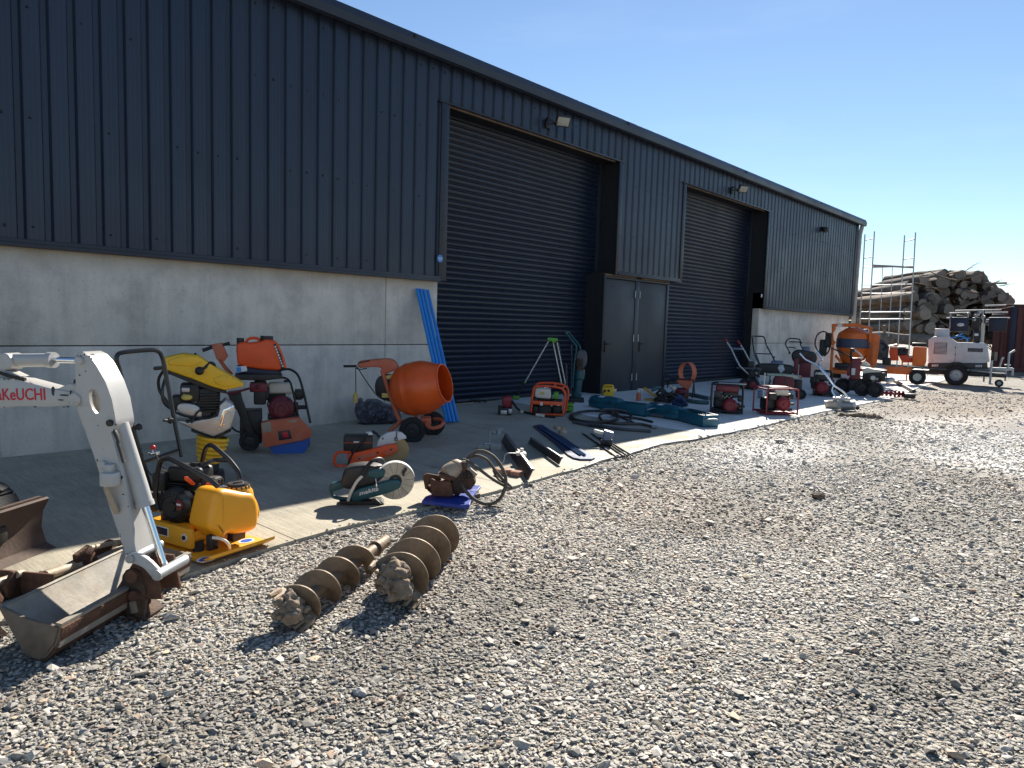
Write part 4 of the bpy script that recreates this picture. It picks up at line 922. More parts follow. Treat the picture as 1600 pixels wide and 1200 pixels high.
q = t.m(); q.ext([(785, 85), (860, 72), (905, 170), (880, 205), (822, 192)], -.05, .05, .01); q.tube([(845, 190, 0), (880, 245, .02), (930, 300, .05)], .022); hb = q.done('control_column', 'orgf')
q = t.m(); q.cyl((722, 128, -.04), (800, 100, -.02), .020, n=14); q.cyl((865, 88, 0), (918, 74, 0), .018, n=14); q.done('handle_grip', 'blk', hb)
q = t.m(); q.ext([(955, 300), (1295, 300), (1300, 330), (1180, 345), (955, 340)], -.12, .15, .008); q.ext([(900, 430), (990, 420), (1010, 500), (1100, 720), (1040, 740), (970, 560), (930, 520)], -.05, .10, .01)
q.pbox(990, 560, 1150, 800, 0, .25, .01); q.pbox(1090, 350, 1180, 520, -.05, .2, .02); q.done('chassis', 'drk')
q = t.m(); q.tube([(1280, 268, -.10), (1350, 258, -.10), (1415, 300, -.10), (1455, 440, -.10), (1480, 560, -.10), (1500, 650, -.10)], .014); q.tube([(1290, 320, .08), (1350, 335, -.02), (1380, 440, -.02), (1400, 560, -.02), (1430, 650, 0)], .012)
q.tube([(1430, 460, -.1), (1465, 450, -.1)], .010); q.done('guard_frame', 'blks')
small_engine(t, t.P(1290, 620, y=.08), 0, 1.0, red='maroon', tank='cream', base='drk')
q = t.m(); q.pbox(1060, 360, 1190, 430, -.06, .1, .02); q.tube([(1060, 400, -.1), (960, 430, -.1), (900, 440, -.1)], .014); q.ball((1120, 390, -.06), .025); q.done('air_cleaner', 'maroon')
q = t.m(); q.ext([(1142, 660), (1150, 645), (1220, 632), (1418, 610), (1512, 710), (1506, 752), (1450, 776), (1160, 832)], -.20, -.10, .012); gd = q.done('blade_guard', 'orgf')
q = t.m(); q.ext([(1146, 655), (1212, 640), (1220, 712), (1156, 725)], -.204, -.198, .001); q.ext([(1335, 635), (1400, 625), (1405, 645), (1350, 648)], -.204, -.198, .001); q.done('guard_sticker', 'tan', gd)
q = t.m(); q.ext([(1264, 712), (1350, 700), (1368, 762), (1275, 778)], -.204, -.198, .001); k_ = q.done('guard_badge', 'stkk', gd); q = t.m(); q.ext([(1295, 718), (1335, 712), (1342, 752), (1302, 757)], -.207, -.203, .001); q.done('badge_mark', 'redb', k_)
q = t.m(); q.lathe([(0, 0), (.235, 0), (.235, .008), (0, .008)], t.P(1345, 755, y=-.13)-V((0, 0, .01)), (0, 1, 0), 48); q.done('saw_blade', 'bluep')
for yy in (-.04, .32): wheel(t, t.P(1060, 782, y=yy), .112, .06, hub='drk')
for yy in (.05, .32): wheel(t, V((.30, yy, .09)), .09, .05, hub='drk')
q = t.m(); q.tube([(930, 680, -.05), (965, 710, -.08), (1010, 720, -.08)], .012); q.done('water_hose', 'blk')

# ---------------------------------------------------------------- cut-off saws
t = Thing('cutoff_saw', 'teal cut-off saw with white lettering standing on the sunlit slab', 'cut-off saw', G(584, 791), None, view=(380, 640, 3.333))
bc = (792, 372)
q = t.m(); q.lathe([(.0, 0), (.160, 0), (.160, .004), (0, .004)], t.P(*bc, y=.055), (0, 1, 0), 60); bl = q.done('saw_blade', 'disc')
q = t.m(); c = t.P(*bc, y=.053)
for k in range(14): an = 2*PI*k/14+.1; q.box(c+V((.115*math.cos(an), 0, .115*math.sin(an))), (.085, .002, .0022), 0, rot=(0, -math.degrees(an), 0))
q.lathe([(.03, 0), (.055, 0), (.055, -.008), (.03, -.008)], c, (0, 1, 0), 24, True); q.done('blade_slots', 'drk', bl)
q = t.m(); pts = [c+V((.166*math.cos(a), 0, .166*math.sin(a))) for a in [R(12+8*k) for k in range(20)]]
q.strip(pts, .03, .10, .005); q.ext([c+V((.168*math.cos(R(a)), 0, .168*math.sin(R(a)))) for a in range(12, 172, 8)]+[c+V((.10*math.cos(R(a)), 0, .10*math.sin(R(a)))) for a in range(168, 8, -8)], .088, .096, .002); gd = q.done('blade_guard', 'paper')
q = t.m(); q.tube([(835, 345, .04), (830, 325, .03), (845, 315, .03)], .008); q.box(t.P(842, 318, y=.04), (.02, .03, .05), .005, rot=(0, 30, 0)); q.done('guard_knob', 'drk', gd)
q = t.m(); q.ext([(566, 478), (556, 452), (580, 420), (690, 390), (785, 364), (815, 368), (826, 390), (812, 412), (770, 432), (700, 452), (640, 466), (600, 480)], .0, .05, .010, seg=3, sm=1); ar = q.done('belt_arm', 'teal')
t.text('maker_lettering', 'makita', (606, 447), (706, 420), .034, -.0015, 'paper', ar, shear=.25, bold=.02)
q = t.m(); q.ext([(505, 400), (515, 350), (530, 318), (560, 298), (640, 288), (715, 300), (740, 320), (735, 352), (690, 388), (600, 408), (545, 420)], .03, .22, .022, seg=3, sm=1); q.ext([(560, 410), (690, 385), (700, 440), (640, 470), (560, 470)], .05, .20, .01); bd = q.done('engine_housing', 'drk')
q = t.m(); q.ext([(640, 352), (650, 318), (700, 305), (740, 315), (735, 350), (690, 365)], .022, .21, .012, sm=1); q.ext([(456, 420), (462, 385), (500, 378), (540, 365), (552, 395), (540, 405), (470, 430)], .07, .14, .008); q.done('top_cover', 'teal', bd)
q = t.m(); q.tube([(562, 468, .1), (500, 462, .1), (468, 455, .1), (455, 430, .1), (458, 398, .1), (480, 385, .1), (530, 378, .1)], .016, q=.2); q.done('rear_handle', 'teal')
q = t.m(); q.tube([(546, 475, -.01), (560, 432, -.02), (590, 375, -.02), (620, 345, -.01)], .013, n=10); hd = q.done('front_handle', 'cream'); q = t.m(); q.tube([(620, 345, -.01), (640, 300, .0), (668, 270, .02), (698, 255, .06), (722, 258, .10), (735, 280, .14), (735, 305, .16)], .015, n=10); q.done('handle_grip', 'blk', hd)
q = t.m(); q.ext([(500, 478), (720, 478), (735, 492), (705, 503), (560, 500), (500, 488)], .04, .2, .004); q.ext([(670, 470), (690, 465), (720, 490), (695, 500)], .02, .06, .004); q.done('foot_frame', 'drk')
q = t.m(); q.tube([(690, 360, .02), (696, 400, .0), (690, 430, .02)], .006); q.done('choke_rod', 'chr')

t = Thing('cutoff_saw', 'orange cut-off saw with grey guard standing behind the teal saw', 'cut-off saw', G(575, 730), None, view=(380, 640, 3.333))
q = t.m(); q.ext([(545, 262), (540, 232), (600, 222), (700, 198), (778, 178), (800, 186), (806, 208), (790, 230), (735, 250), (650, 275), (570, 300), (548, 295)], .0, .06, .012, seg=3, sm=1); ar = q.done('belt_arm', 'org')
q = t.m(); q.ext([(575, 262), (600, 240), (690, 222), (700, 236), (610, 268)], -.006, .004, .003); q.ext([(730, 228), (775, 200), (790, 205), (785, 222), (745, 240)], -.006, .004, .003); q.done('arm_rib', 'orgf', ar)
q = t.m(); 
for a in ((605, 255), (700, 225), (770, 208)): q.disc((a[0], a[1], -.0), .010, -.012, .0, 10)
q.done('arm_screw', 'drk', ar)
q = t.m(); q.tube([(560, 222, .05), (500, 220, .05), (482, 232, .05), (474, 258, .05), (480, 292, .05), (550, 297, .05)], .016, q=.18); q.done('rear_handle', 'org')
q = t.m(); q.pbox(522, 138, 674, 222, .04, .24, .02); q.pbox(560, 215, 700, 260, .06, .22, .01); bd = q.done('engine_housing', 'drk')
q = t.m(); q.pbox(524, 172, 672, 175, .036, .05, .001); q.done('trim_line', 'org', bd); q = t.m(); q.pbox(575, 165, 605, 173, .034, .05, .001); q.ext([(640, 120), (668, 118), (674, 132), (645, 134)], .02, .1, .004); q.done('label', 'paper', bd)
q = t.m(); q.tube([(545, 290, -.02), (560, 245, -.03), (600, 180, -.03), (640, 135, -.01), (655, 122, .05), (668, 120, .14)], .010); q.tube([(600, 205, .0), (640, 150, .0)], .006); q.tube([(668, 112, .1), (690, 120, .1), (710, 145, .1)], .014); q.done('front_handle', 'blk')
bc = (790, 212)
q = t.m(); q.lathe([(0, 0), (.150, 0), (.150, .004), (0, .004)], t.P(*bc, y=.09), (0, 1, 0), 48); q.done('saw_blade', 'gold')
q = t.m(); q.ext([(694, 198), (700, 165), (720, 140), (750, 122), (790, 114), (825, 120), (848, 140), (850, 152), (818, 158), (780, 180), (720, 200)], .075, .13, .008); gd = q.done('blade_guard', 'offw')
q = t.m(); q.disc((727, 152, .06), .010, .068, .08, 10); q.tube([(800, 115, .07), (797, 145, .06), (805, 160, .06), (795, 165, .06), (788, 155, .06), (797, 142, .06)], .005); q.done('guard_latch', 'drk', gd)
q = t.m(); q.ext([(560, 292), (700, 272), (705, 282), (570, 302)], .08, .2, .004); q.done('foot_frame', 'drk')
# ---------------------------------------------------------------- small cement mixer
t = Thing('cement_mixer', 'small orange cement mixer with its mouth turned towards the roller door', 'cement mixer', G(648, 691), None, view=(480, 440, 4.286))
p0 = t.P(600, 742, y=.25); ax = (t.P(925, 678, y=-.02)-p0).normalized(); Ld = (t.P(925, 678, y=-.02)-p0).length; sc = Ld/.72
pr = [(0, 0), (.20, .0), (.27, .03), (.335, .11), (.362, .20), (.368, .215), (.368, .24), (.362, .25), (.370, .30), (.368, .42), (.335, .52), (.29, .62), (.262, .70), (.268, .71), (.266, .72), (.25, .72), (.25, .70), (.275, .62), (.32, .52), (.352, .42), (.35, .25), (.25, .05), (0, .03)]
q = t.m(); q.lathe([(r_*sc*.98, z*sc) for r_, z in pr], p0, ax, 48); dr = q.done('drum', 'orgp', ang=40)
e = ax.orthogonal().normalized()
q = t.m()
for k in range(3):
    d = Matrix.Rotation(2*PI*k/3, 3, ax) @ e; q.tube([p0+ax*.15+d*.30, p0+ax*.35+d*.20, p0+ax*.52+d*.27], .010)
q.done('mixing_blade', 'tan', dr)
q = t.m(); q.ext([(332, 552), (345, 536), (410, 528), (480, 520), (560, 518), (600, 545), (615, 588), (560, 605), (520, 628), (495, 580), (470, 572), (400, 575), (345, 580)], .10, .36, .02, seg=3, sm=1); yk = q.done('motor_hood', 'orgf')
q = t.m(); q.cyl((243, 567, .2), (330, 566, .2), .016, n=12); q.done('tilt_grip', 'blk', yk)
q = t.m(); q.tube([(345, 545, .1), (380, 538, .09), (420, 528, .09)], .006); q.tube([(325, 580, .1), (326, 740, .1)], .006); q.tube([(335, 570, .08), (370, 630, .08), (440, 730, .08), (480, 778, .08), (540, 800, .08), (560, 790, .1)], .0065); q.tube([(330, 560, .09), (325, 578, .08), (350, 590, .08), (400, 580, .08)], .007); cb = q.done('power_cable', 'blk', yk)
q = t.m(); q.cyl((323, 755, .1), (323, 810, .1), .030, n=14); q.cyl((324, 738, .1), (323, 758, .1), .016, n=12); q.done('plug', 'straw', cb)
q = t.m(); q.ext([(452, 690), (465, 650), (500, 632), (560, 625), (590, 640), (590, 800), (560, 810), (500, 785), (455, 750)], .12, .36, .02, sm=1); mo = q.done('motor', 'blk')
q = t.m(); q.pbox(500, 748, 565, 778, .105, .125, .002); q.ext([(525, 632), (565, 622), (570, 648), (535, 655)], .105, .125, .002); q.done('warning_label', 'straw', mo)
q = t.m(); q.tube([(500, 590, .12), (540, 720, .10), (600, 890, .08), (622, 938, .08), (560, 995, .06), (545, 1008, .06)], .026, n=10, q=.1); q.tube([(600, 600, .5), (700, 800, .55), (740, 940, .55)], .026); q.tube([(622, 938, .08), (740, 940, .55)], .024); q.tube([(790, 930, .1), (800, 965, .0), (835, 985, -.04), (890, 972, .0), (915, 945, .15), (900, 925, .3), (850, 918, .4)], .024); q.pbox(760, 915, 830, 975, .06, .3, .008); q.done('stand', 'orgf')
wheel(t, t.P(704, 995, y=.02), .168, .07, hub='blk', hubr=.62); wheel(t, t.P(840, 950, y=.55), .168, .07, hub='blk', hubr=.62)

t = Thing('wrapped_bundle', 'dark mottled bundle lying against the concrete wall behind the small mixer', 'bundle', G(585, 663), None, view=(480, 440, 4.286))
q = t.m(); q.ext([(345, 940), (318, 885), (315, 850), (340, 790), (365, 788), (378, 825), (395, 800), (430, 795), (480, 800), (520, 828), (560, 835), (600, 855), (635, 900), (620, 935), (500, 945), (390, 955)], .02, .30, .03, seg=3, sm=1)
for k in range(26): q.ball((350+rnd.random()*270, 860+rnd.random()*80, .03), V((rnd.uniform(.02, .05), .02, rnd.uniform(.02, .05))), 2, .5, k)
q.ball((500, 905, .0), (.06, .03, .06)); q.ball((430, 880, .0), (.05, .03, .07), 2, .4, 4); q.done('wrapping', 'wrap')
q = t.m(); q.tube([(340, 945, -.01), (400, 958, -.02), (500, 950, -.02), (600, 938, -.01)], .012); q.lathe([(.035, 0), (.05, .004), (.05, -.006), (.035, -.004)], t.P(520, 910, y=-.03), (0, 1, 0), 20, True); q.done('wrap_rim', 'blk')

# ---------------------------------------------------------------- four blue pipes
for k, (bx, by, tx, ty) in enumerate(((935, 955, 735, 50), (958, 955, 758, 52), (981, 954, 781, 55), (1006, 951, 806, 58))):
    b0 = G(480+bx/4.286, 440+by/4.286); tp = WY(480+tx/4.286, 440+ty/4.286, 8.81)
    t = Thing('blue_pipe', 'blue plastic pipe leaning on the concrete by the roller door, '+('outermost on the wall side', 'second from the wall side', 'third from the wall side', 'nearest the roller door')[k], 'pipe', b0, 0, 'blue pipes leaning on the wall')
    A = V((0, 0, .03)); T_ = t.I @ tp; d = (T_-A).normalized()
    q = t.m(); q.lathe([(.0262, 0), (.0262, (T_-A).length), (.022, (T_-A).length), (.022, 0)], A, d, 18, True); q.done('pipe_wall', 'blue')
    q = t.m(); q.lathe([(.0268, .30+.03*k), (.0268, .62), (.0264, .62), (.0264, .30+.03*k)], A, d, 18, True)
    if k in (1, 2): q.done('faded_print', 'tan')

# ---------------------------------------------------------------- hydraulic drive head on a blue plate
p_ = [G(640+x/8.889, 680+y/8.889, .07) for x, y in ((168, 878), (215, 818), (560, 690), (860, 662), (992, 668), (930, 775), (850, 900), (835, 965), (760, 985))]
c0 = sum(p_, V())/len(p_); c0.z = 0
t = Thing('steel_plate', 'deep blue steel plate with bolt holes under the rusty drive head', 'plate', c0, 0)
q = t.m(); bmx = bmesh.new(); A = [bmx.verts.new((p.x-c0.x, p.y-c0.y, .075)) for p in p_]; Bv = [bmx.verts.new((p.x-c0.x, p.y-c0.y, .045)) for p in p_]
bmx.faces.new(A); bmx.faces.new(list(reversed(Bv)))
for i in range(len(A)): bmx.faces.new((A[i], Bv[i], Bv[(i+1) % len(A)], A[(i+1) % len(A)]))
bmesh.ops.bevel(bmx, geom=bmx.edges[:], offset=.005, segments=2, affect='EDGES'); q.bm(bmx); pl_ = q.done('plate_sheet', 'blued')
q = t.m()
for x, y in ((862, 780), (890, 660)):
    p = G(640+x/8.889, 680+y/8.889, .075)-c0; q.cyl(V((p.x, p.y, .074)), V((p.x, p.y, .0775)), .014, n=16)
q.done('bolt_hole', 'navyst', pl_)
q = t.m(); q.box((.05, .02, .02), (.4, .06, .05)); q.box((-.02, .1, .02), (.3, .06, .05)); q.done('skid', 'drk')

t = Thing('auger_drive', 'rusty hydraulic auger drive head with looped hoses lying on a blue plate', 'auger drive', G(702, 784, .075), None, view=(640, 680, 8.889))
t.e.location = G(702, 784, .0)
n_pl = [(285, 605), (300, 592), (350, 618), (440, 632), (520, 636), (560, 632), (575, 660), (612, 838), (540, 848), (320, 838), (300, 760), (282, 690)]
f_pl = [(172, 575), (185, 540), (230, 518), (300, 530), (390, 548), (440, 600), (420, 680), (260, 755), (205, 745), (185, 650)]
q = t.m(); q.ext(n_pl, -.10, -.075, .006); q.ext(f_pl, .06, .085, .006); q.ext([(390, 545), (450, 528), (520, 545), (640, 590), (620, 620), (520, 620), (400, 580)], -.09, .06, .008); q.ext([(250, 700), (560, 640), (600, 830), (310, 835)], -.08, .08, .01); q.ext([(230, 740), (310, 800), (320, 840), (230, 755)], -.08, .08, .004); q.done('hanger_bracket', 'rust')
c1 = t.P(720, 410, y=.08); c2 = t.P(565, 500, y=.02)
q = t.m(); a_ = (c2-c1).normalized(); q.lathe([(0, -.02), (.05, -.01), (.075, .015), (.08, .04), (.08, .052), (.074, .056), (.074, .066), (.08, .07), (.082, .13), (.07, .17), (.03, .185), (0, .188)], c1, a_, 28); q.done('motor_can', 'tan')
q = t.m(); q.ball((790, 600, .05), (.085, .08, .10), 3, .35, 3, 5); q.ball((660, 680, .02), (.09, .08, .09), 3, .3, 5, 5); q.box(t.P(760, 430, y=.02), (.05, .06, .09), .012, rot=(0, 15, 0)); q.pbox(700, 520, 860, 720, -.04, .10, .02)
for k in range(6): q.disc((735+20*k, 560+30*(k % 2), -.05), .012, -.06, -.03, 6)
gb = q.done('gearbox', 'rustd')
q = t.m(); q.cyl((810, 440, .04), (935, 545, .0), .022, n=14); q.cyl((760, 330, .02), (775, 420, .02), .02, n=12); q.done('hose_fitting', 'tan', gb)
q = t.m(); q.tube([(745, 400, .05), (790, 330, .06), (850, 258, .10), (950, 195, .12), (1060, 200, .1), (1200, 280, .05), (1310, 430, .0), (1365, 580, -.04), (1358, 720, -.08), (1290, 880, -.1), (1180, 955, -.1), (1050, 960, -.1), (900, 890, -.08), (780, 770, -.05), (705, 640, -.03), (690, 530, .0), (720, 470, .02)], .0155, n=10, it=2)
q.tube([(745, 420, .08), (800, 320, .10), (880, 270, .12), (970, 260, .12), (1100, 320, .1), (1190, 450, .08), (1290, 580, .06), (1440, 715, .0), (1440, 740, .0), (1360, 705, -.03), (1200, 620, -.02), (1020, 490, .0), (880, 380, .02), (800, 330, .03), (740, 320, .05)], .014, n=10, it=2)
q.tube([(1180, 470, .1), (1220, 560, .08), (1270, 620, .06), (1340, 660, .04)], .010); q.tube([(1040, 1010, -.12), (1180, 990, -.12), (1300, 1010, -.12), (1350, 1040, -.12)], .008); q.done('hydraulic_hose', 'hose')
# hose rings: a thin light spiral wrap
t = Thing('brick_offcut', 'pair of broken pink bricks lying by the hose loop', 'brick', G(793, 742), None)
q = t.m(); q.box((-.04, 0, .03), (.16, .09, .06), .008, rot=(0, 4, 20)); q.box((.09, -.05, .028), (.11, .085, .055), .01, rot=(3, 0, -30)); q.done('brick_lump', mat('pink_brick', (.36, .19, .13), .9, 0, .25, 12, .6))

# ---------------------------------------------------------------- augers
def auger(p0, p1, rad, shaft, turns, frac, label, big):
    p0 = V(p0); p1 = V(p1); mid = (p0+p1)/2; mid.z = 0; az = math.degrees(math.atan2(p1.y-p0.y, p1.x-p0.x))
    t = Thing('auger_bit', label, 'auger', mid, az); L_ = (p1-p0).length; z0 = p0.z; z1 = p1.z
    def ax(s): return V((-L_/2+L_*s, 0, z0+(z1-z0)*s))
    q = t.m(); q.cyl(ax(.03), ax(.9), shaft, n=20); sh = q.done('shaft', 'mudst')
    q = t.m(); n_ = 44*turns; vs = []; fs = []
    d = (ax(1)-ax(0)).normalized(); u = V((0, 1, 0)); w_ = d.cross(u)
    for i in range(int(n_)+1):
        f = i/n_; an = 2*PI*turns*f+(.5 if big else 1.2); c = ax(.06+(frac-.06)*f); rr = rad*(1+.015*math.sin(an*3.3+big)); e = u*math.cos(an)+w_*math.sin(an)
        for r_, o_ in ((shaft*.9, .008), (rr, .005), (rr, -.005), (shaft*.9, -.008)): vs.append(c+e*r_+d*o_)
    for i in range(int(n_)):
        for k in range(4): fs.append((i*4+k, i*4+(k+1) % 4, i*4+4+(k+1) % 4, i*4+4+k))
    fs += [(0, 1, 2, 3), tuple(4*int(n_)+k for k in (3, 2, 1, 0))]
    q.add(vs, fs); fl = q.done('flight', 'mudst', ang=50)
    if big:
        for m_, f, s_ in (('redb', .66, .035), ('navyst', .655, .04), ('ochre', .675, .05)):
            pass
    q = t.m(); q.cyl(ax(.86), ax(1), shaft*1.22, n=20); q.cyl(ax(.86), ax(.885), shaft*1.45, n=20); c = ax(.96); q.cyl(c+V((0, -shaft*1.4, 0)), c+V((0, shaft*1.4, 0)), .014, n=10); q.done('drive_socket', 'mudst')
    q = t.m(); k_ = 0
    for an in (0.6, 0.6+PI):
        e = u*math.cos(an)+w_*math.sin(an); e2 = d.cross(e)
        a = ax(.06); hw = .014
        for sgn in (1,):
            P = [a+e*shaft*.5-d*.02, a+e*rad*1.0-d*.03, a+e*rad*1.02+d*.05, a+e*shaft*.5+d*.08]
            q.add([p+e2*hw for p in P]+[p-e2*hw for p in P], [(0, 1, 2, 3), (7, 6, 5, 4), (0, 4, 5, 1), (1, 5, 6, 2), (2, 6, 7, 3), (3, 7, 4, 0)])
            for j in range(3):
                b_ = a+e*(rad*(.45+.27*j))-d*.03; q.cyl(b_+d*.05, b_-d*.055+e2*.02, .022, .011, n=7)
    q.cyl(ax(.05), ax(-.05), shaft*1.15, .012, n=10); hd = q.done('cutting_head', 'mudst', ang=30)
    q = t.m()
    for k in range(34 if big else 20):
        an = rnd.uniform(-.6, 3.6); s_ = rnd.uniform(-.02, .10); rr = rnd.uniform(.1, .7)*rad; rs_ = rnd.uniform(.010, .034)*(1.25 if big else 1)
        q.ball(ax(s_)+u*math.cos(an)*rr+w_*math.sin(an)*rr, (rs_, rs_*rnd.uniform(.6, 1), rs_*rnd.uniform(.6, 1.1)), 2, .7, k+big*50, 5)
    q.ball(ax(.03)+w_*rad*.25, (rad*.5, rad*.5, rad*.55), 4, .5, 9+big, 4); q.ball(ax(.0)-u*rad*.25, (rad*.4, rad*.45, rad*.4), 4, .5, 19+big, 4); q.done('caked_mud', 'mud', hd, ang=180)
    if big:
        for m_, f, an, rr, s_ in (('redb', .62, .2, .66, .03), ('navyst', .60, -.45, .72, .038), ('ochre', .64, .75, .62, .04)):
            c = ax(f); 
    return t
auger(G(446, 958, .10), G(603, 845, .11), .118, .034, 3.5, .70, 'narrow muddy auger bit lying on the gravel, nearer the excavator', 0)
auger(G(612, 918, .14), G(696, 820, .15), .160, .045, 3.72, .86, 'thick muddy auger bit lying on the gravel with a broad cutting head', 1)

# ---------------------------------------------------------------- boards, float, rods
def screed(a, b_, label, h_, br_at, cat='screed board'):
    a = V(a); b_ = V(b_); mid = (a+b_)/2; az = math.degrees(math.atan2(b_.y-a.y, b_.x-a.x)); t = Thing('screed_board', label, cat, V((mid.x, mid.y, gz(mid.x, mid.y))), az, view=(740, 500, 4.617))
    L_ = (b_-a).length
    q = t.m(); q.box((0, 0, h_/2+.005), (L_, .022, h_), .004, rot=(-24, 0, 0)); bd = q.done('board', 'drk')
    q = t.m(); q.box((0, h_*.21, h_*.96), (L_*.995, .045, .022), .006, rot=(-24, 0, 0)); q.done('steel_edge', 'stl', bd)
    for s_ in br_at:
        x = -L_/2+L_*s_; q = t.m(); q.box((x, h_*.21, h_*.97), (.12, .11, .035), .008); q.cyl(V((x-.03, .04, h_)), V((x-.03, .04, h_+.05)), .02, n=10); bk_ = q.done('handle_socket', 'cream', bd)
        q = t.m(); q.tube([V((x+.02, -.02, h_)), V((x+.05, -.16, h_+.01)), V((x+.05, -.17, .02)), V((x+.08, -.24, .02))], .007); q.done('bent_rod', 'zinc', bk_)
    return t
screed(G(787, 692), G(828, 752), 'dark steel screed board with a pale socket, nearer the hose loops', .125, (.62,))
screed(G(828, 694), G(875, 727), 'shorter dark steel screed board standing on edge beside the blue float', .09, ())
t = Thing('hand_roller', 'grey brick-sized block with a thin bent wire handle on the shaded slab', 'block', G(765, 703), None, view=(690, 560, 7.5))
q = t.m(); q.pbox(430, 1010, 560, 1070, .0, .12, .01); q.pbox(575, 1010, 705, 1080, -.02, .10, .01); q.done('block', 'conc')
q = t.m(); q.pbox(500, 990, 580, 1012, .0, .1, .004); q.tube([(560, 1000, .05), (570, 850, .06), (620, 850, .06), (625, 880, .06)], .006); q.done('wire_handle', 'zinc')
t = Thing('paint_tin', 'small pale tin at the tip of the longer screed board', 'tin', G(779, 678), None); q = t.m(); q.cyl(V((0, 0, 0)), V((0, 0, .06)), .035, n=16); q.box((.02, .0, .07), (.09, .05, .02), .005); q.done('tin_body', 'zinc')

fp = [G(740+x/4.617, 500+y/4.617, .015) for x, y in ((424, 762), (440, 752), (482, 746), (640, 842), (770, 930), (868, 985), (876, 996), (850, 1006), (770, 1006), (720, 996), (680, 974), (560, 868))]
c0 = sum(fp, V())/len(fp); gz0 = gz(c0.x, c0.y); c0.z = gz0; az = math.atan2(fp[0].y-fp[6].y, fp[0].x-fp[6].x)
t = Thing('bull_float', 'long slate blue bull float with rounded end lying across the shadow edge', 'bull float', c0, 0, view=(740, 500, 4.617))
q = t.m(); bmx = bmesh.new(); A = [bmx.verts.new((p.x-c0.x, p.y-c0.y, .022)) for p in fp]; Bv = [bmx.verts.new((p.x-c0.x, p.y-c0.y, .004)) for p in fp]
bmx.faces.new(A); bmx.faces.new(list(reversed(Bv)))
for i in range(len(A)): bmx.faces.new((A[i], Bv[i], Bv[(i+1) % len(A)], A[(i+1) % len(A)]))
bmesh.ops.recalc_face_normals(bmx, faces=bmx.faces[:]); q.bm(bmx); q.done('float_blade', 'bluef')
q = t.m()
for (xa, ya), (xb, yb) in (((462, 752), (770, 968)), ((492, 752), (802, 972))):
    a = G(740+xa/4.617, 500+ya/4.617, .04)-c0; b_ = G(740+xb/4.617, 500+yb/4.617, .04)-c0; a.z = b_.z = .036; q.tube([a, b_], .020, n=4)
q.done('stiffening_rail', 'raild')
q = t.m(); a = G(740+640/4.617, 500+820/4.617, .06)-c0; a.z = .06; q.lathe([(.0, 0), (.055, 0), (.06, .03), (.04, .06), (.045, .09), (.05, .10), (0, .10)], a, (0, 0, 1), 18); q.box(a+V((-.06, .05, .08)), (.16, .06, .05), .01, rot=(0, 0, 60)); q.done('pivot_bracket', 'tan')
for k, (xa, ya, xb, yb) in enumerate(((786, 815, 1036, 990), (848, 815, 1078, 994), (905, 842, 1112, 994), (985, 880, 1146, 992))):
    a = G(740+xa/4.617, 500+ya/4.617, .015); b_ = G(740+xb/4.617, 500+yb/4.617, .015); mid = (a+b_)/2; az = math.degrees(math.atan2(b_.y-a.y, b_.x-a.x))
    t = Thing('steel_rod', 'thin dark steel rod lying across the shadow edge, '+('leftmost of the four', 'second from the left of four', 'third from the left of four', 'rightmost of the four')[k], 'rod', V((mid.x, mid.y, gz(mid.x, mid.y))), az, 'rods under the blue grey tool head')
    q = t.m(); Lr = (b_-a).length; q.cyl(V((-Lr/2, 0, .012)), V((Lr/2, 0, .012)), .011, n=8); q.done('rod_bar', 'drk')
    q = t.m(); q.cyl(V((-Lr/2-.01, 0, .012)), V((-Lr/2+.05, 0, .012)), .014, n=8); q.done('rod_end', 'zinc')
t = Thing('power_tool', 'blue grey box-shaped tool head with a grip sitting on thin rods', 'tool head', G(949, 697), None, view=(740, 500, 4.617))
q = t.m(); q.ext([(932, 850), (945, 796), (1008, 815), (1010, 838), (990, 872), (960, 880), (935, 870)], -.05, .08, .012, seg=3); q.done('head_body', 'blugry')
q = t.m(); q.ext([(862, 795), (872, 788), (935, 805), (940, 820), (925, 828), (870, 812)], -.02, .03, .008); q.done('grip', 'cream')
q = t.m(); q.pbox(915, 868, 1000, 905, -.06, .08, .012); q.ball((960, 890, -.06), .03, 1); q.tube([(900, 905, -.05), (880, 915, -.1), (830, 922, -.1)], .012); q.done('clamp', 'blk')

# ---------------------------------------------------------------- hoses and pipes on the shaded slab
def gpt(x, y, dz=.02, ox=740, oy=500, k=4.617): return G(ox+x/k, oy+y/k, dz)
def ground_tube(name, label, cat, paths, r, m, dz=.0, group=None, part='hose_length', ox=740, oy=500, k=4.617, extra=None):
    P = [[gpt(p[0], p[1], r+(p[2] if len(p) > 2 else 0), ox, oy, k) for p in pa] for pa in paths]
    c = sum((p for pa in P for p in pa), V())/sum(len(pa) for pa in P); c.z = gz(c.x, c.y); t = Thing(name, label, cat, c, 0, group)
    for pa in P:
        q = t.m(); q.tube([p-c for p in pa], r, n=10, it=2 if len(pa) > 2 else 0); q.done(part, m)
    if extra: extra(t, c)
    return t
def ell(cx, cy, rx, ry, a0, a1, n, lift=0): return [(cx+rx*math.cos(R(a0+(a1-a0)*i/n)), cy+ry*math.sin(R(a0+(a1-a0)*i/n)), lift) for i in range(n+1)]
ground_tube('coiled_hose', 'dark brown hose coiled on the slab in front of the teal cases', 'hose', [ell(865, 700, 172, 46, 300, -60, 22)+ell(880, 696, 168, 40, 300, -40, 20, .02)+[(1000, 690, .03), (1100, 700, .02), (1200, 712), (1290, 735)], [(910, 660, .04), (960, 650, .05), (1060, 655, .04), (1150, 690, .03), (1120, 740, .02), (1030, 750), (930, 735), (900, 690, .03), (950, 665, .05), (1060, 700, .03), (1160, 745)]], .020, 'hosed')
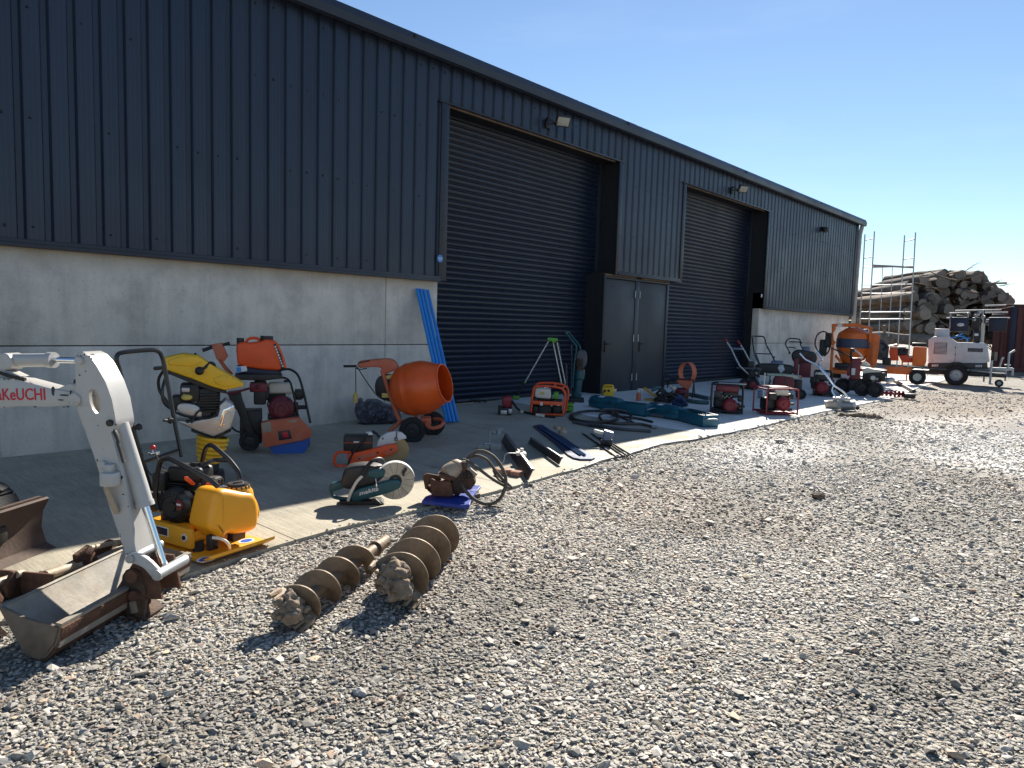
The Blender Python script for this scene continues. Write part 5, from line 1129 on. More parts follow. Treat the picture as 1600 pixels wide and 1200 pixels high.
ground_tube('poker_hose', 'grey ribbed poker hose with a blunt end lying beyond the coil', 'hose', [[(915, 655, .03), (960, 645, .04), (1060, 655, .02), (1200, 672), (1375, 698)]], .032, 'hoseg')
def springs(t, c):
    q = t.m()
    for i in range(12):
        p = gpt(830+i*12, 758+i*1.2, .026)-c; d = V((1, .2, 0)).normalized(); q.lathe([(.026, -.006), (.034, 0), (.026, .006)], p, (gpt(980, 773)-gpt(830, 758)), 12)
    q.done('spring_sleeve', 'drk')
ground_tube('poker_hose', 'straight grey brown poker hose with spring sleeve nearest the shadow edge', 'hose', [[(718, 735), (830, 757), (960, 772), (1100, 790), (1278, 802)]], .024, 'hoseg', extra=springs)
ground_tube('poker_hose', 'short olive hose with a coiled spring tip between the coil and the sun', 'hose', [[(1030, 748), (1130, 748, .01), (1200, 748), (1290, 768)]], .022, 'hose', extra=lambda t, c: t.m().tube([gpt(1285+i*3.4, 768+(8 if i % 2 else -10), .03)-c for i in range(14)], .005).done('spring_tip', 'zinc'))

# ---------------------------------------------------------------- orange framed generator, tripod, red engine
t = Thing('generator', 'orange tube framed generator with a white fuel tank standing by the green tripod', 'generator', G(856, 650), None, view=(820, 500, 8.571))
fr = [(80, 1230), (88, 1120), (110, 960), (125, 900), (160, 885), (330, 885), (480, 910), (520, 940), (545, 990), (530, 1100), (512, 1250)]
q = t.m(); q.tube([(x, y, 0) for x, y in fr], .020, n=10, q=.18); q.tube([(x+40, y-42, .42) for x, y in fr], .020, n=10, q=.18)
for a in ((130, 895), (500, 922), (84, 1225), (512, 1245)): q.tube([(a[0], a[1], 0), t.P(a[0]+40, a[1]-42, y=.42)], .017)
q.tube([(375, 900, .02), (410, 870, .2)], .017); q.done('frame', 'org')
q = t.m(); q.ext([(92, 1090), (100, 1080), (505, 1098), (512, 1140), (505, 1150), (92, 1128)], -.03, .0, .006); fp_ = q.done('front_plate', 'org')
q = t.m(); q.pbox(205, 1105, 240, 1145, -.036, -.028, .001); q.ext([(430, 1138), (470, 1138), (462, 1150), (440, 1150)], -.036, -.028, .001); q.done('label', 'paper', fp_)
q = t.m(); q.ext([(130, 960), (150, 920), (180, 915), (300, 918), (345, 935), (355, 1040), (335, 1058), (160, 1045), (132, 1020)], .02, .32, .025, seg=3); tk = q.done('fuel_tank', 'cream', ang=50)
q = t.m(); q.ext([(205, 965), (260, 962), (262, 990), (245, 1000), (215, 995)], .012, .02, .001); q.done('tank_print', 'straw', tk); c = t.P(262, 918, y=.15); q = t.m(); q.cyl(c, c+V((0, 0, .03)), .03, n=14); q.done('fuel_cap', 'chr', tk)
q = t.m(); q.pbox(388, 970, 452, 1062, .05, .25, .015); q.done('filter_box', 'lime')
small_engine(t, t.P(260, 1290, y=.16)+V((0, 0, .0)), 0, .85, red='drk', tank='drk')
q = t.m(); q.pbox(100, 1150, 200, 1280, .04, .3, .03); q.pbox(370, 1150, 500, 1270, .06, .34, .03); q.pbox(370, 1075, 500, 1150, .02, .3, .01); q.done('alternator', 'blk')
q = t.m(); q.pbox(85, 1255, 515, 1275, .0, .40, .004); q.done('base_tray', 'org')
t = Thing('tool_case', 'small lime green plastic case on the slab beside the orange generator', 'case', G(889, 645), None, view=(820, 500, 8.571))
q = t.m(); q.pbox(545, 1115, 655, 1225, 0, .25, .012); q.done('case_body', 'lime'); q = t.m(); q.tube([(560, 1125, .05), (600, 1085, .05), (650, 1100, .05), (660, 1130, .05)], .012); q.pbox(555, 1150, 645, 1160, -.01, .0, .002); q.done('case_lid_handle', 'blk')
t = Thing('tripod', 'silver legged surveying tripod with a lime green head', 'tripod', G(845, 632), None, view=(820, 500, 8.571))
q = t.m(); q.ext([(300, 250), (320, 235), (440, 245), (442, 275), (420, 290), (400, 305), (370, 310), (360, 285), (312, 280)], -.08, .08, .01); q.done('tripod_head', 'lime')
ft = t.P(-120, 1035, y=-.0); ft.z = max(ft.z, 0)
q = t.m(); q.cyl((318, 282, 0), (5, 830, 0), .014, n=10); q.done('leg', 'alu')
q = t.m(); q.cyl((8, 825, 0), (-115, 1030, 0), .020, n=10); q.done('lower_leg', 'blk')
q = t.m(); q.ball((2, 835, 0), .026, 1); q.box(t.P(-118, 1040, y=0), (.12, .05, .08), .02); q.done('foot_clamp', 'lime')
for k, (xa, xb, yy) in enumerate(((378, 490, .0), (430, 540, .12))):
    q = t.m(); q.cyl((xa, 300, 0), (xb, 850, yy), .014, n=10); q.done('leg', 'alu'); q = t.m(); q.cyl((xa+12, 300, .04), (xb-18, 880, yy+.04), .022, n=8); q.cyl((xb, 850, yy), (xb+28, 1010, yy+.02), .014, n=8); q.done('lower_leg', 'blk')
t = Thing('poker_engine', 'small red topped petrol engine on the slab near the roller door', 'engine', G(789, 648), None, view=(690, 560, 7.5))
q = t.m(); q.ext([(705, 470), (730, 450), (790, 445), (820, 460), (838, 500), (830, 560), (790, 580), (730, 575), (705, 540)], -.08, .10, .025, seg=3, sm=1); q.done('engine_cover', 'red')
q = t.m(); q.pbox(660, 560, 700, 655, -.06, .12, .015); q.pbox(690, 575, 825, 665, -.06, .12, .02); bd = q.done('crankcase', 'blk'); q = t.m(); q.pbox(690, 608, 765, 660, -.08, -.05, .01); q.pbox(780, 590, 826, 650, -.07, .05, .015); q.done('silencer', 'alu', bd)
ground_tube('drive_shaft', 'black flexible shaft with silver ferrules running to the orange generator', 'shaft', [[(830, 500, .25), (850, 540, .16), (890, 590, .06), (930, 620), (1060, 650), (1200, 675), (1330, 690)]], .018, 'blk', ox=690, oy=560, k=7.5, extra=lambda t, c: t.m().cyl(gpt(905, 612, .03, 690, 560, 7.5)-c, gpt(945, 625, .03, 690, 560, 7.5)-c, .026, n=10).cyl(gpt(1110, 662, .03, 690, 560, 7.5)-c, gpt(1200, 675, .03, 690, 560, 7.5)-c, .026, n=10).done('ferrule', 'cream'))
ground_tube('long_pole', 'long grey pole lying along the foot of the nearer roller door', 'pole', [[(170, 500, .02), (700, 462, .02)]], .022, 'hoseg', ox=690, oy=560, k=7.5, part='pole_bar')
ground_tube('thin_stick', 'thin tan stick lying behind the blue pipes', 'stick', [[(150, 545), (380, 520)]], .012, 'tan', ox=690, oy=560, k=7.5, part='stick_bar')
t = Thing('chain_heap', 'small heap of dark chain at the foot of the nearer roller door', 'chain', gpt(430, 520, 0, 690, 560, 7.5), None)
q = t.m()
for k in range(16): c = V((rnd.uniform(-.14, .14), rnd.uniform(-.04, .04), rnd.uniform(.02, .05))); q.lathe([(.018, -.006), (.026, 0), (.018, .006)], c, (rnd.uniform(-1, 1), rnd.uniform(-1, 1), rnd.uniform(-1, 1)), 10)
q.done('chain_link', 'drk')

# ---------------------------------------------------------------- teal upright rammer by the door
t = Thing('trench_rammer', 'old teal trench rammer standing upright in front of the door jamb', 'rammer', G(902, 627), None, view=(820, 500, 8.571))
q = t.m(); q.tube([(545, 162, -.15), (600, 235, -.15), (688, 345, -.14), (690, 400, -.13), (660, 600, -.12), (640, 900, -.10)], .017, q=.12); q.tube([(590, 165, .15), (650, 240, .15), (738, 355, .14), (742, 400, .13), (720, 560, .12)], .017, q=.12); q.tube([(545, 162, -.15), (590, 165, .15)], .017); q.done('handle', 'teal')
q = t.m(); q.ext([(692, 470), (705, 420), (740, 400), (800, 408), (830, 440), (838, 520), (825, 600), (795, 645), (720, 640), (690, 560)], -.12, .12, .03, seg=3, sm=1); en = q.done('engine_cover', 'hoseg')
q = t.m(); q.pbox(690, 520, 780, 620, -.14, -.1, .02); q.ball((735, 545, -.14), .02); q.ball((740, 580, -.14), .016); q.pbox(700, 600, 790, 680, -.1, .1, .02); q.done('crankcase', 'rustd', en)
q = t.m(); p0 = t.P(745, 650, y=0); p1 = t.P(690, 1040, y=0); q.lathe([(.085, 0), (.105, .08), (.10, .2), (.075, .22), (.075, .45), (.095, .47), (.095, .58), (.08, .62), (.08, (p1-p0).length)], p0, p1-p0, 24); q.done('ram_leg', 'teal')
q = t.m(); q.box(t.P(690, 1075, y=0), (.30, .34, .12), .03, rot=(0, 6, 0)); q.done('ramming_shoe', 'blk')
q = t.m(); q.tube([(555, 590, .2), (560, 840, .1), (575, 1050, .0)], .02); q.tube([(625, 330, .1), (630, 560, .05), (620, 1000, 0)], .014); q.done('side_rod', 'hoseg')

# ---------------------------------------------------------------- teal breaker cases in a row
def case(pa, pb, label, openc):
    a = G(*pa); b_ = G(*pb); mid = (a+b_)/2; az = math.degrees(math.atan2(b_.y-a.y, b_.x-a.x)); L_ = (b_-a).length
    t = Thing('breaker_case', label, 'case', V((mid.x, mid.y, gz(mid.x, mid.y))), az, 'teal breaker cases in a row')
    q = t.m(); n_ = 9; H = .24; D_ = .30
    if openc:
        q.box((0, D_/2, .015), (L_, D_, .03), .01); q.box((0, .012, .10), (L_, .024, .20), .01); q.box((0, D_-.012, .10), (L_, .024, .20), .01); q.box((-L_/2+.012, D_/2, .10), (.024, D_, .2), .01); q.box((L_/2-.012, D_/2, .10), (.024, D_, .2), .01)
    else:
        sec = [V((0, 0, .02)), V((0, 0, .15)), V((0, .06, .22)), V((0, .15, H)), V((0, .24, .22)), V((0, D_, .15)), V((0, D_, .02)), V((0, .15, .0))]; b2 = bmesh.new(); st = []
        for x, s_ in ((-L_/2, .72), (-L_/2+.05, .93), (-L_/2+.3, 1), (L_/2-.2, .98), (L_/2-.04, .9), (L_/2, .74)): st.append([b2.verts.new((x, .15+(p.y-.15)*s_, .11+(p.z-.11)*s_)) for p in sec])
        for A, B_ in zip(st, st[1:]):
            for i in range(8): b2.faces.new((A[i], A[(i+1) % 8], B_[(i+1) % 8], B_[i]))
        b2.faces.new(st[0]); b2.faces.new(list(reversed(st[-1]))); bmesh.ops.bevel(b2, geom=b2.edges[:], offset=.008, segments=2, affect='EDGES'); q.bm(b2)
    sh = q.done('case_shell', 'tealc')
    if openc:
        q = t.m(); q.box((0, D_/2, .10), (L_-.06, D_-.06, .12), .01); fm = q.done('case_lining', 'blk', sh)
        q = t.m()
        for k in range(7): q.box((-L_/2+.12+k*(L_-.2)/6.5, .06+.16*rnd.random(), .165), (rnd.uniform(.05, .16), rnd.uniform(.03, .08), .03), .008, rot=(0, 0, rnd.uniform(-30, 30)))
        q.cyl(V((-L_*.3, .2, .18)), V((L_*.32, .12, .18)), .02, n=10); q.done('tool_bits', 'teal', fm)
        q = t.m(); q.tube([V((L_/2, .05, .12)), V((L_/2+.06, .05, .14)), V((L_/2+.06, .25, .14)), V((L_/2, .25, .12))], .012); q.cyl(V((L_/2-.02, .06, .2)), V((L_/2+.05, .04, .24)), .012); q.done('case_handle', 'zinc', sh)
    else:
        q = t.m(); q.add([V((x, y, z)) for x, y, z in ((-.12, .042, .205), (.0, .042, .205), (.04, .10, .235), (-.08, .10, .235))], [(0, 1, 2, 3)]); q.v = [v+V((0, -.006, .006)) for v in q.v]; q.done('case_label', 'paper', sh)
        q = t.m(); q.box((L_*.28, -.004, .15), (.05, .016, .05), .006); q.box((-L_*.25, -.004, .15), (.05, .016, .05), .006); q.box((0, -.004, .12), (L_*.96, .01, .012), .003); q.done('case_latch', 'teal', sh)
case((917, 635), (962, 644), 'closed teal case lying in front of the door beside the yellow transformer', 0)
case((960, 644), (1008, 652), 'open teal case in the middle of the row below the orange bottle', 1)
case((1004, 647), (1057, 658), 'closed teal case with a glossy curved lid, third along the row', 0)
case((1053, 656), (1097, 668), 'open teal case at the sunny end of the row, tools in its tray', 1)
t = Thing('site_transformer', 'yellow portable transformer with carrying handle in front of the grey door', 'transformer', G(950, 621), None, view=(900, 590, 10))
q = t.m(); q.ext([(408, 270), (405, 180), (420, 150), (580, 150), (595, 180), (590, 290), (420, 290)], 0, .26, .02, seg=3); bd = q.done('transformer_body', 'lem')
q = t.m(); q.tube([(430, 160, .12), (440, 120, .12), (570, 120, .12), (585, 160, .12)], .02, q=.15); q.done('handle', 'lem', bd)
q = t.m()
for px in (450, 512): q.disc((px, 205, 0), .025, -.03, .01, 14)
q.tube([(450, 205, -.02), (420, 240, -.06), (400, 290, -.05)], .01); q.done('socket', 'blk', bd)
q = t.m(); q.cyl((590, 200, .1), (632, 205, .1), .04, n=14); q.done('side_socket', 'cream', bd)
t = Thing('spray_bottle', 'orange red spray bottle with pale trigger standing behind the teal cases', 'bottle', G(998, 626), None, view=(900, 590, 10))
q = t.m(); c = t.P(978, 300, y=0); q.lathe([(0, 0), (.045, 0), (.048, .01), (.048, .12), (.03, .16), (.02, .17), (0, .17)], V((c.x, 0, 0)), (0, 0, 1), 18); q.v = [V((v.x, v.y, v.z)) for v in q.v]; b_ = q.done('bottle_body', 'orgf')
q = t.m(); q.cyl(V((c.x, 0, .165)), V((c.x, 0, .22)), .018); q.box((c.x+.03, 0, .235), (.11, .03, .03), .008); q.box((c.x+.05, 0, .20), (.02, .02, .06), .004, rot=(0, 20, 0)); q.done('trigger', 'cream', b_)
t = Thing('wedge_frame', 'ochre wedge-shaped steel frame lying behind the teal cases', 'frame', G(1020, 627), None, view=(900, 590, 10))
q = t.m(); q.ext([(1050, 165), (1080, 150), (1320, 330), (1320, 352), (1290, 345), (1060, 190)], 0, .06, .006); q.ext([(1075, 335), (1310, 340), (1318, 368), (1080, 372)], 0, .2, .006); q.done('wedge_bar', 'ochre')
ground_tube('suction_hose', 'thick pale green suction hose trailing behind the water pump', 'hose', [[(0, 690, .12), (60, 660, .12), (130, 665, .1), (190, 720, .05), (240, 800), (430, 820), (560, 860), (700, 882), (870, 890)], [(560, 760), (640, 770), (760, 800), (880, 825)]], .042, 'green', ox=1020, oy=540, k=10)
t = Thing('sheet_heap', 'crumpled deep blue sheet beside the water pump', 'sheet', G(1066, 636), None, view=(1020, 540, 10))
q = t.m(); q.ext([(330, 930), (350, 830), (400, 770), (440, 800), (500, 860), (570, 945), (450, 950)], 0, .25, .03, seg=3, sm=1); q.ball((420, 880, .02), (.12, .1, .10), 3, .9, 2, 5); q.done('sheet_fold', 'navy', ang=20)
t = Thing('hose_heap', 'heap of dark hose and straps beside the crumpled blue sheet', 'heap', G(1046, 630), None, view=(1020, 540, 10))
q = t.m()
for k in range(9):
    c = V((rnd.uniform(-.2, .2), rnd.uniform(0, .25), .03+.02*k)); q.tube([c+V((.17*math.cos(a), .12*math.sin(a), .05*math.sin(3*a+k))) for a in [2*PI*i/9 for i in range(9)]], .022, closed=True)
q.done('hose_loop', 'hosed')
t = Thing('water_pump', 'orange water pump with a big orange ring in a thin black tube frame', 'water pump', G(1062, 624), None, view=(1020, 540, 10))
q = t.m(); q.tube([(155, 690, -.05), (180, 455, -.05), (200, 445, -.05), (250, 465, -.05), (370, 520, -.08), (500, 530, -.1), (625, 535, -.1), (645, 560, -.1), (612, 825, -.1)], .014, q=.14); q.tube([(230, 660, .4), (250, 520, .4), (420, 510, .4), (640, 520, .4), (650, 760, .4)], .014, q=.14); q.done('frame', 'blks')
q = t.m(); q.ext([(365, 540), (380, 515), (610, 530), (618, 560), (600, 640), (560, 690), (500, 670), (400, 600)], -.02, .2, .02, sm=1); q.done('engine_hood', 'orgf')
c = t.P(540, 420, y=.12); q = t.m(); n_ = 30; pts = []
A_ = V((-.72, -.62, 0)).normalized()
q.lathe([(.215, -.06), (.225, -.06), (.225, .06), (.215, .06)], c, A_, 40, True); q.v = [V((v.x, v.y, c.z+(v.z-c.z)*1.0)) for v in q.v]; q.done('orange_ring', 'orgf')
q = t.m(); q.box(t.P(450, 740, y=.1), (.3, .2, .22), .03); q.ball((440, 730, -.02), (.10, .06, .09), 2, .2, 1); q.done('pump_casing', 'maroon'); q = t.m(); q.ball((330, 665, .0), (.06, .05, .05)); q.ball((290, 640, .05), .04); q.done('filler', 'cream')
# ---------------------------------------------------------------- framed generators on the right of the apron
def framed_gen(name, label, px, x0, y0, x1, y1, view, fm, engm, tank, tankx, legs=0, depth=.5, rz=None, disc_at=None, skew=(18, -12)):
    t = Thing(name, label, 'generator', G(*px), rz, view=view)
    q = t.m(); a = t.P(x0, y1, y=0); b_ = t.P(x1, y1, y=0); w_ = b_.x-a.x; h_ = t.P(x0, y0, y=0).z; r_ = .016
    for yy in (0, depth):
        q.tube([V((a.x, yy, .02)), V((a.x, yy, h_-.04)), V((a.x+.03, yy, h_)), V((b_.x-.03, yy, h_)), V((b_.x, yy, h_-.04)), V((b_.x, yy, .02))], r_, q=.2)
        q.tube([V((a.x, yy, .05)), V((b_.x, yy, .05))], r_)
    for x in (a.x, b_.x):
        for z in (h_-.02, .05): q.tube([V((x, 0, z)), V((x, depth, z))], r_)
    q.done('frame', fm)
    cx = (a.x+b_.x)/2
    if tank:
        q = t.m(); q.box((cx+tankx*w_, depth*.5, h_-.085), (w_*.74, depth*.7, .13), .03, seg=3); tk = q.done('fuel_tank', tank, ang=50)
        q = t.m(); q.cyl(V((cx, depth*.5, h_-.02)), V((cx, depth*.5, h_+.01)), .03); q.done('fuel_cap', 'blk', tk)
    q = t.m(); q.box((cx-w_*.22, depth*.5, .20), (w_*.42, depth*.5, .24), .05, seg=3); q.done('alternator', 'blk')
    q = t.m(); q.box((cx-w_*.3, .03, .36), (w_*.22, .05, .12), .006); q.done('socket_panel', 'drk')
    q = t.m(); q.box((cx, depth/2, .035), (w_*.95, depth*.6, .03), .004); q.done('skid', fm)
    return t, cx, w_, h_
v_ = (1000, 500, 5.333)
t, cx, w_, h_ = framed_gen('generator', 'black framed generator with a red engine at the shadow edge', (1134, 647), 585, 530, 850, 790, v_, 'blks', 'red', 'maroon', 0)
small_engine(t, t.P(745, 770, y=.16)+V((0, 0, 0)), 0, .95, red='red', tank='blk')
q = t.m(); q.box((cx+.08, .22, h_+.005), (.5, .14, .012), .003); q.done('top_plate', 'cream')
q = t.m()
for k in range(5): q.ball((690+k*17, 635+(k % 2)*12, .1), .018, 1)
q.done('carburettor', 'alu')
t, cx, w_, h_ = framed_gen('generator', 'red framed generator standing in the sun at the shadow edge', (1220, 650), 1050, 570, 1310, 790, v_, 'red', 'red', None, 0, depth=.55, rz=-42)
small_engine(t, (cx+.06, .18, .08), 0, .95, red='red', tank='cream')
q = t.m(); q.box((cx+.05, .28, h_+.01), (.34, .2, .02), .004); q.done('lifting_plate', 'red')
t, cx, w_, h_ = framed_gen('generator', 'black framed generator with a red engine behind the chrome handled scrubber', (1284, 619), 1440, 425, 1590, 640, v_, 'blks', 'red', 'cream', 0, depth=.6)
small_engine(t, t.P(1510, 615, y=.1), 0, 1.1, red='red', tank='drk')
wheel(t, t.P(1560, 640, y=-.03), .14, .08, hub='drk'); wheel(t, t.P(1330, 640, y=.2), .13, .08, hub='drk')
t = Thing('floor_grinder', 'maroon low machine under the greenish plank behind the red generator', 'grinder', G(1222, 622), None, view=v_)
q = t.m(); q.ext([(1100, 560), (1110, 480), (1160, 460), (1270, 470), (1295, 520), (1290, 590), (1120, 600)], 0, .4, .04, seg=3, sm=1); q.done('machine_hood', 'maroon')
q = t.m(); q.pbox(1290, 500, 1350, 600, 0, .3, .02); q.tube([(1090, 500, -.02), (1070, 540, -.02), (1090, 590, -.02)], .02); q.done('motor_block', 'blk'); wheel(t, t.P(1340, 620, y=0), .12, .08, hub='drk')
t = Thing('scaffold_plank', 'pale greenish plank laid over the maroon machine', 'plank', G(1212, 626), None, view=v_)
q = t.m(); q.ext([(1055, 448), (1200, 452), (1345, 468), (1352, 482), (1335, 488), (1200, 468), (1060, 462)], -.05, .22, .006); q.done('plank_board', mat('pale_green_board', (.34, .40, .33), .6)); q = t.m(); q.ext([(1325, 470), (1352, 472), (1350, 488), (1330, 490)], -.06, .23, .002); q.done('end_band', 'wood')
q = t.m(); q.pbox(1205, 470, 1215, 600, .05, .1, .004); q.pbox(1075, 465, 1085, 600, .1, .15, .004); q.done('trestle_leg', 'drk')
t = Thing('measuring_staff', 'cream square staff standing upright beside the red generator', 'staff', G(1191, 628), None, view=v_)
q = t.m(); q.ext([(1036, 440), (1048, 440), (1032, 655), (1018, 655)], 0, .05, .004); q.done('staff_bar', 'cream'); q = t.m(); q.pbox(980, 590, 1020, 655, .0, .1, .015); q.tube([(965, 470, .1), (1000, 540, .08), (1030, 570, .05)], .012); q.done('staff_base', 'blugry')

# ---------------------------------------------------------------- tillers and mowers
v4 = (1120, 510, 8)
t = Thing('tiller', 'tiller with red grips on long grey handles in front of the farther roller door', 'tiller', G(1172, 608), None, view=v4)
q = t.m(); q.tube([(120, 190, -.2), (175, 270, -.2), (240, 410, -.2), (290, 500, -.2), (390, 590, -.1), (440, 640, 0)], .02, q=.12); q.tube([(275, 200, .2), (340, 300, .2), (400, 415, .2), (470, 520, .1)], .02, q=.12); hd = q.done('handle', 'zinc')
q = t.m(); q.tube([(88, 168, -.2), (110, 165, -.2), (125, 200, -.2)], .028); q.tube([(258, 178, .2), (275, 205, .2), (300, 235, .2)], .028); q.done('handle_grip', 'red', hd)
q = t.m(); q.ext([(190, 265), (320, 272), (328, 295), (200, 290)], -.05, .1, .006); q.done('cross_bar', 'blugry', hd)
q = t.m(); q.pbox(390, 540, 540, 660, -.1, .25, .04); q.pbox(380, 440, 470, 540, 0, .3, .04)
for k in range(9): q.ball((400+rnd.random()*130, 540+rnd.random()*110, -.1), rnd.uniform(.03, .06), 1, .3, k)
q.done('engine', 'drk'); q = t.m(); q.pbox(380, 655, 520, 680, -.12, .3, .01); q.ext([(240, 510), (560, 520), (560, 550), (240, 525)], -.12, -.05, .005); q.done('mud_guard', 'hoseg')
for px, yy in ((350, -.05), (455, -.12), (400, .35)): wheel(t, t.P(px, 725, y=yy), .15, .09, hub='red', tread=10)
q = t.m(); q.tube([(490, 570, -.1), (530, 680, -.1), (560, 750, -.1)], .016); q.done('drag_bar', 'zinc')
def mower(label, px, view, pts, low, body, grip):
    t = Thing('lawn_mower', label, 'lawn mower', G(*px), None, view=view)
    q = t.m(); q.tube(pts, .018, q=.15)
    for l_ in low: q.tube(l_, .015)
    q.done('handle', 'blks')
    q = t.m(); q.ext(body, -.1, .45, .04, seg=3, sm=1); q.done('deck', 'drk')
    x0 = min(p[0] for p in body); x1 = max(p[0] for p in body); yb = max(p[1] for p in body); ym = min(p[1] for p in body)
    q = t.m(); q.pbox((x0*.6+x1*.4), ym-35, (x0*.3+x1*.7), (ym+yb)/2, .05, .35, .04); q.done('engine', 'blugry')
    for xx in (x0+20, x1-20):
        for yy in (-.12, .42): wheel(t, V((t.P(xx, yb, y=yy).x, yy, .10)), .10, .06, hub='drk')
    q = t.m(); 
    for a in grip: q.ball(a, .03, 1)
    q.done('clamp_knob', 'blk'); return t
t = mower('black handled lawn mower with a dark deck against the concrete wall', (1205, 603), v4, [(540, 500, -.15), (470, 350, -.15), (440, 120, -.1), (460, 122, .1), (580, 125, .1), (600, 150, .1), (620, 240, .1), (690, 360, .1), (740, 470, .1)], [[(480, 340, 0), (680, 345, .1)], [(490, 350, -.1), (560, 520, -.1)]], [(470, 490), (560, 465), (720, 470), (860, 480), (960, 500), (980, 570), (900, 620), (560, 620), (480, 560)], ((635, 265, .1), (715, 385, .1)))
q = t.m(); q.ext([(760, 520), (780, 485), (830, 480), (850, 540), (800, 590)], -.16, -.1, .01); q.done('grass_chute', 'offw')
t = mower('black framed lawn mower with a rounded handle beside the big orange mixer', (1262, 607), v4, [(920, 340, -.2), (855, 225, -.15), (870, 180, -.1), (910, 148, 0), (1030, 158, .1), (1045, 180, .1), (1045, 230, .1), (1110, 330, .15)], [[(890, 260, -.1), (960, 262, 0), (985, 275, 0)], [(905, 190, 0), (1035, 195, .1)]], [(930, 340), (990, 290), (1100, 300), (1240, 330), (1260, 420), (1200, 480), (1000, 480), (940, 420)], ((905, 330, -.15), (1055, 205, .1)))
q = t.m(); q.pbox(960, 400, 1020, 640, -.14, -.08, .01); q.pbox(1030, 360, 1180, 640, -.1, .3, .03); q.done('side_panel', 'maroon')

# chrome handled floor scrubber
t = Thing('floor_scrubber', 'twin drum floor scrubber with bent chrome handle standing in the sun', 'scrubber', G(1316, 641), None, view=(1220, 510, 8))
q = t.m(); q.tube([(235, 335, .05), (300, 410, .05), (410, 465, .04), (470, 500, .02), (570, 620, 0), (655, 735, 0), (632, 800, -.03), (690, 895, -.05)], .018, n=10, q=.12); q.tube([(430, 290, .2), (520, 405, .18), (525, 425, .18), (480, 460, .1), (480, 490, .05), (580, 610, .0), (665, 740, .0), (790, 820, .05), (845, 895, .1)], .018, n=10, q=.12); q.tube([(470, 500, .02), (600, 640, 0)], .018); q.done('handle', 'chr')
q = t.m(); q.cyl((430, 300, .2), (445, 320, .2), .025); q.done('handle_grip', 'cream')
q = t.m(); q.cyl((590, 975, .1), (735, 975, -.1), .095, n=24); q.done('drum', 'conc'); q = t.m(); q.cyl((755, 990, .05), (925, 990, -.02), .095, n=24); q.done('drum', 'zinc')
q = t.m(); q.pbox(650, 890, 870, 925, -.04, .12, .01); q.box(t.P(770, 900, y=0), (.09, .07, .12), .02); q.ball((770, 870, 0), .03, 1); q.pbox(540, 930, 600, 950, 0, .06, .008); q.done('yoke', 'zinc'); q = t.m(); q.cyl((560, 985, .1), (600, 985, .1), .05); q.ball((960, 1020, -.03), .045, 1); q.done('motor', 'drk')

# ---------------------------------------------------------------- big drum mixer
t = Thing('drum_mixer', 'large amber orange drum mixer with a blue band at the end of the warehouse', 'drum mixer', G(1335, 594), None, view=(1220, 460, 6.667))
c = t.P(742, 720, y=.45); k_ = (t.P(920, 560, y=.45).x-t.P(565, 560, y=.45).x)/2; top = t.P(742, 345, y=.45).z; zb = c.z
H = top-zb
q = t.m(); q.lathe([(.0, 0), (k_*.55, 0), (k_*.62, .02), (k_*.98, H*.40), (k_*1.0, H*.52), (k_*1.0, H*.74), (k_*.93, H*.84), (k_*.5, H*.97), (k_*.3, H), (0, H)], V((c.x, .45, zb)), (0, 0, 1), 40); dr = q.done('drum', 'orgb', ang=30)
q = t.m(); q.lathe([(k_*1.005, H*.44), (k_*1.03, H*.45), (k_*1.03, H*.68), (k_*1.005, H*.69)], V((c.x, .45, zb)), (0, 0, 1), 40, True); q.done('drum_band', 'band', dr)
q = t.m(); q.ext([(540, 305), (800, 300), (960, 345), (950, 370), (800, 340), (540, 335)], .1, .2, .01); q.ext([(530, 310), (570, 305), (575, 360), (548, 400), (550, 470), (575, 500), (545, 540), (525, 530), (530, 420)], .0, .1, .01); q.pbox(515, 540, 545, 800, .0, .1, .008); q.ext([(925, 350), (960, 345), (935, 500), (910, 500)], .1, .2, .008); q.pbox(520, 790, 760, 830, -.05, .1, .01); q.pbox(945, 540, 985, 770, -.05, .05, .01); q.pbox(520, 770, 1000, 800, .75, .85, .01); q.ext([(575, 620), (640, 700), (620, 720), (560, 650)], 0, .05, .004); q.done('frame', 'orgb')
q = t.m(); q.ext([(905, 420), (945, 400), (1035, 432), (1025, 560), (995, 740), (870, 740), (900, 600)], .25, .8, .01); q.done('loading_hopper', 'orgb')
q = t.m(); q.pbox(630, 306, 640, 340, .08, .1, 0); q.pbox(590, 308, 632, 338, .085, .1, .002); q.done('frame_sticker', 'paper')
q = t.m(); q.ext([(1000, 680), (1030, 450), (1075, 470), (1130, 545), (1120, 650), (1080, 690)], .3, .7, .02); gh = q.done('drive_housing', 'hoseg'); q = t.m(); q.tube([(1045, 500, .29), (1085, 520, .29), (1105, 555, .29), (1060, 580, .29)], .03); q.disc((1035, 630, .29), .075, .28, .3, 20); q.done('belt_opening', 'blk', gh)
q = t.m(); q.pbox(460, 400, 525, 555, .0, .3, .03); q.pbox(400, 470, 480, 640, .1, .35, .04); q.done('motor', 'drk')
q = t.m(); q.tube([(440, 640, -.05), (380, 590, -.05), (352, 510, -.05), (375, 420, -.05), (440, 380, -.05), (500, 410, -.05), (525, 500, -.05), (500, 600, -.05), (450, 645, -.05)], .022); q.tube([(525, 560, -.05), (640, 600, -.1), (745, 660, -.12)], .016); q.done('power_cable', 'blk')
q = t.m(); q.pbox(560, 720, 760, 770, .1, .7, .02); q.pbox(590, 765, 700, 785, .0, .2, .006); q.done('drum_cradle', 'drk')
wheel(t, t.P(560, 850, y=.4), .2, .1, hub='drk'); wheel(t, t.P(960, 850, y=.5), .2, .1, hub='drk')

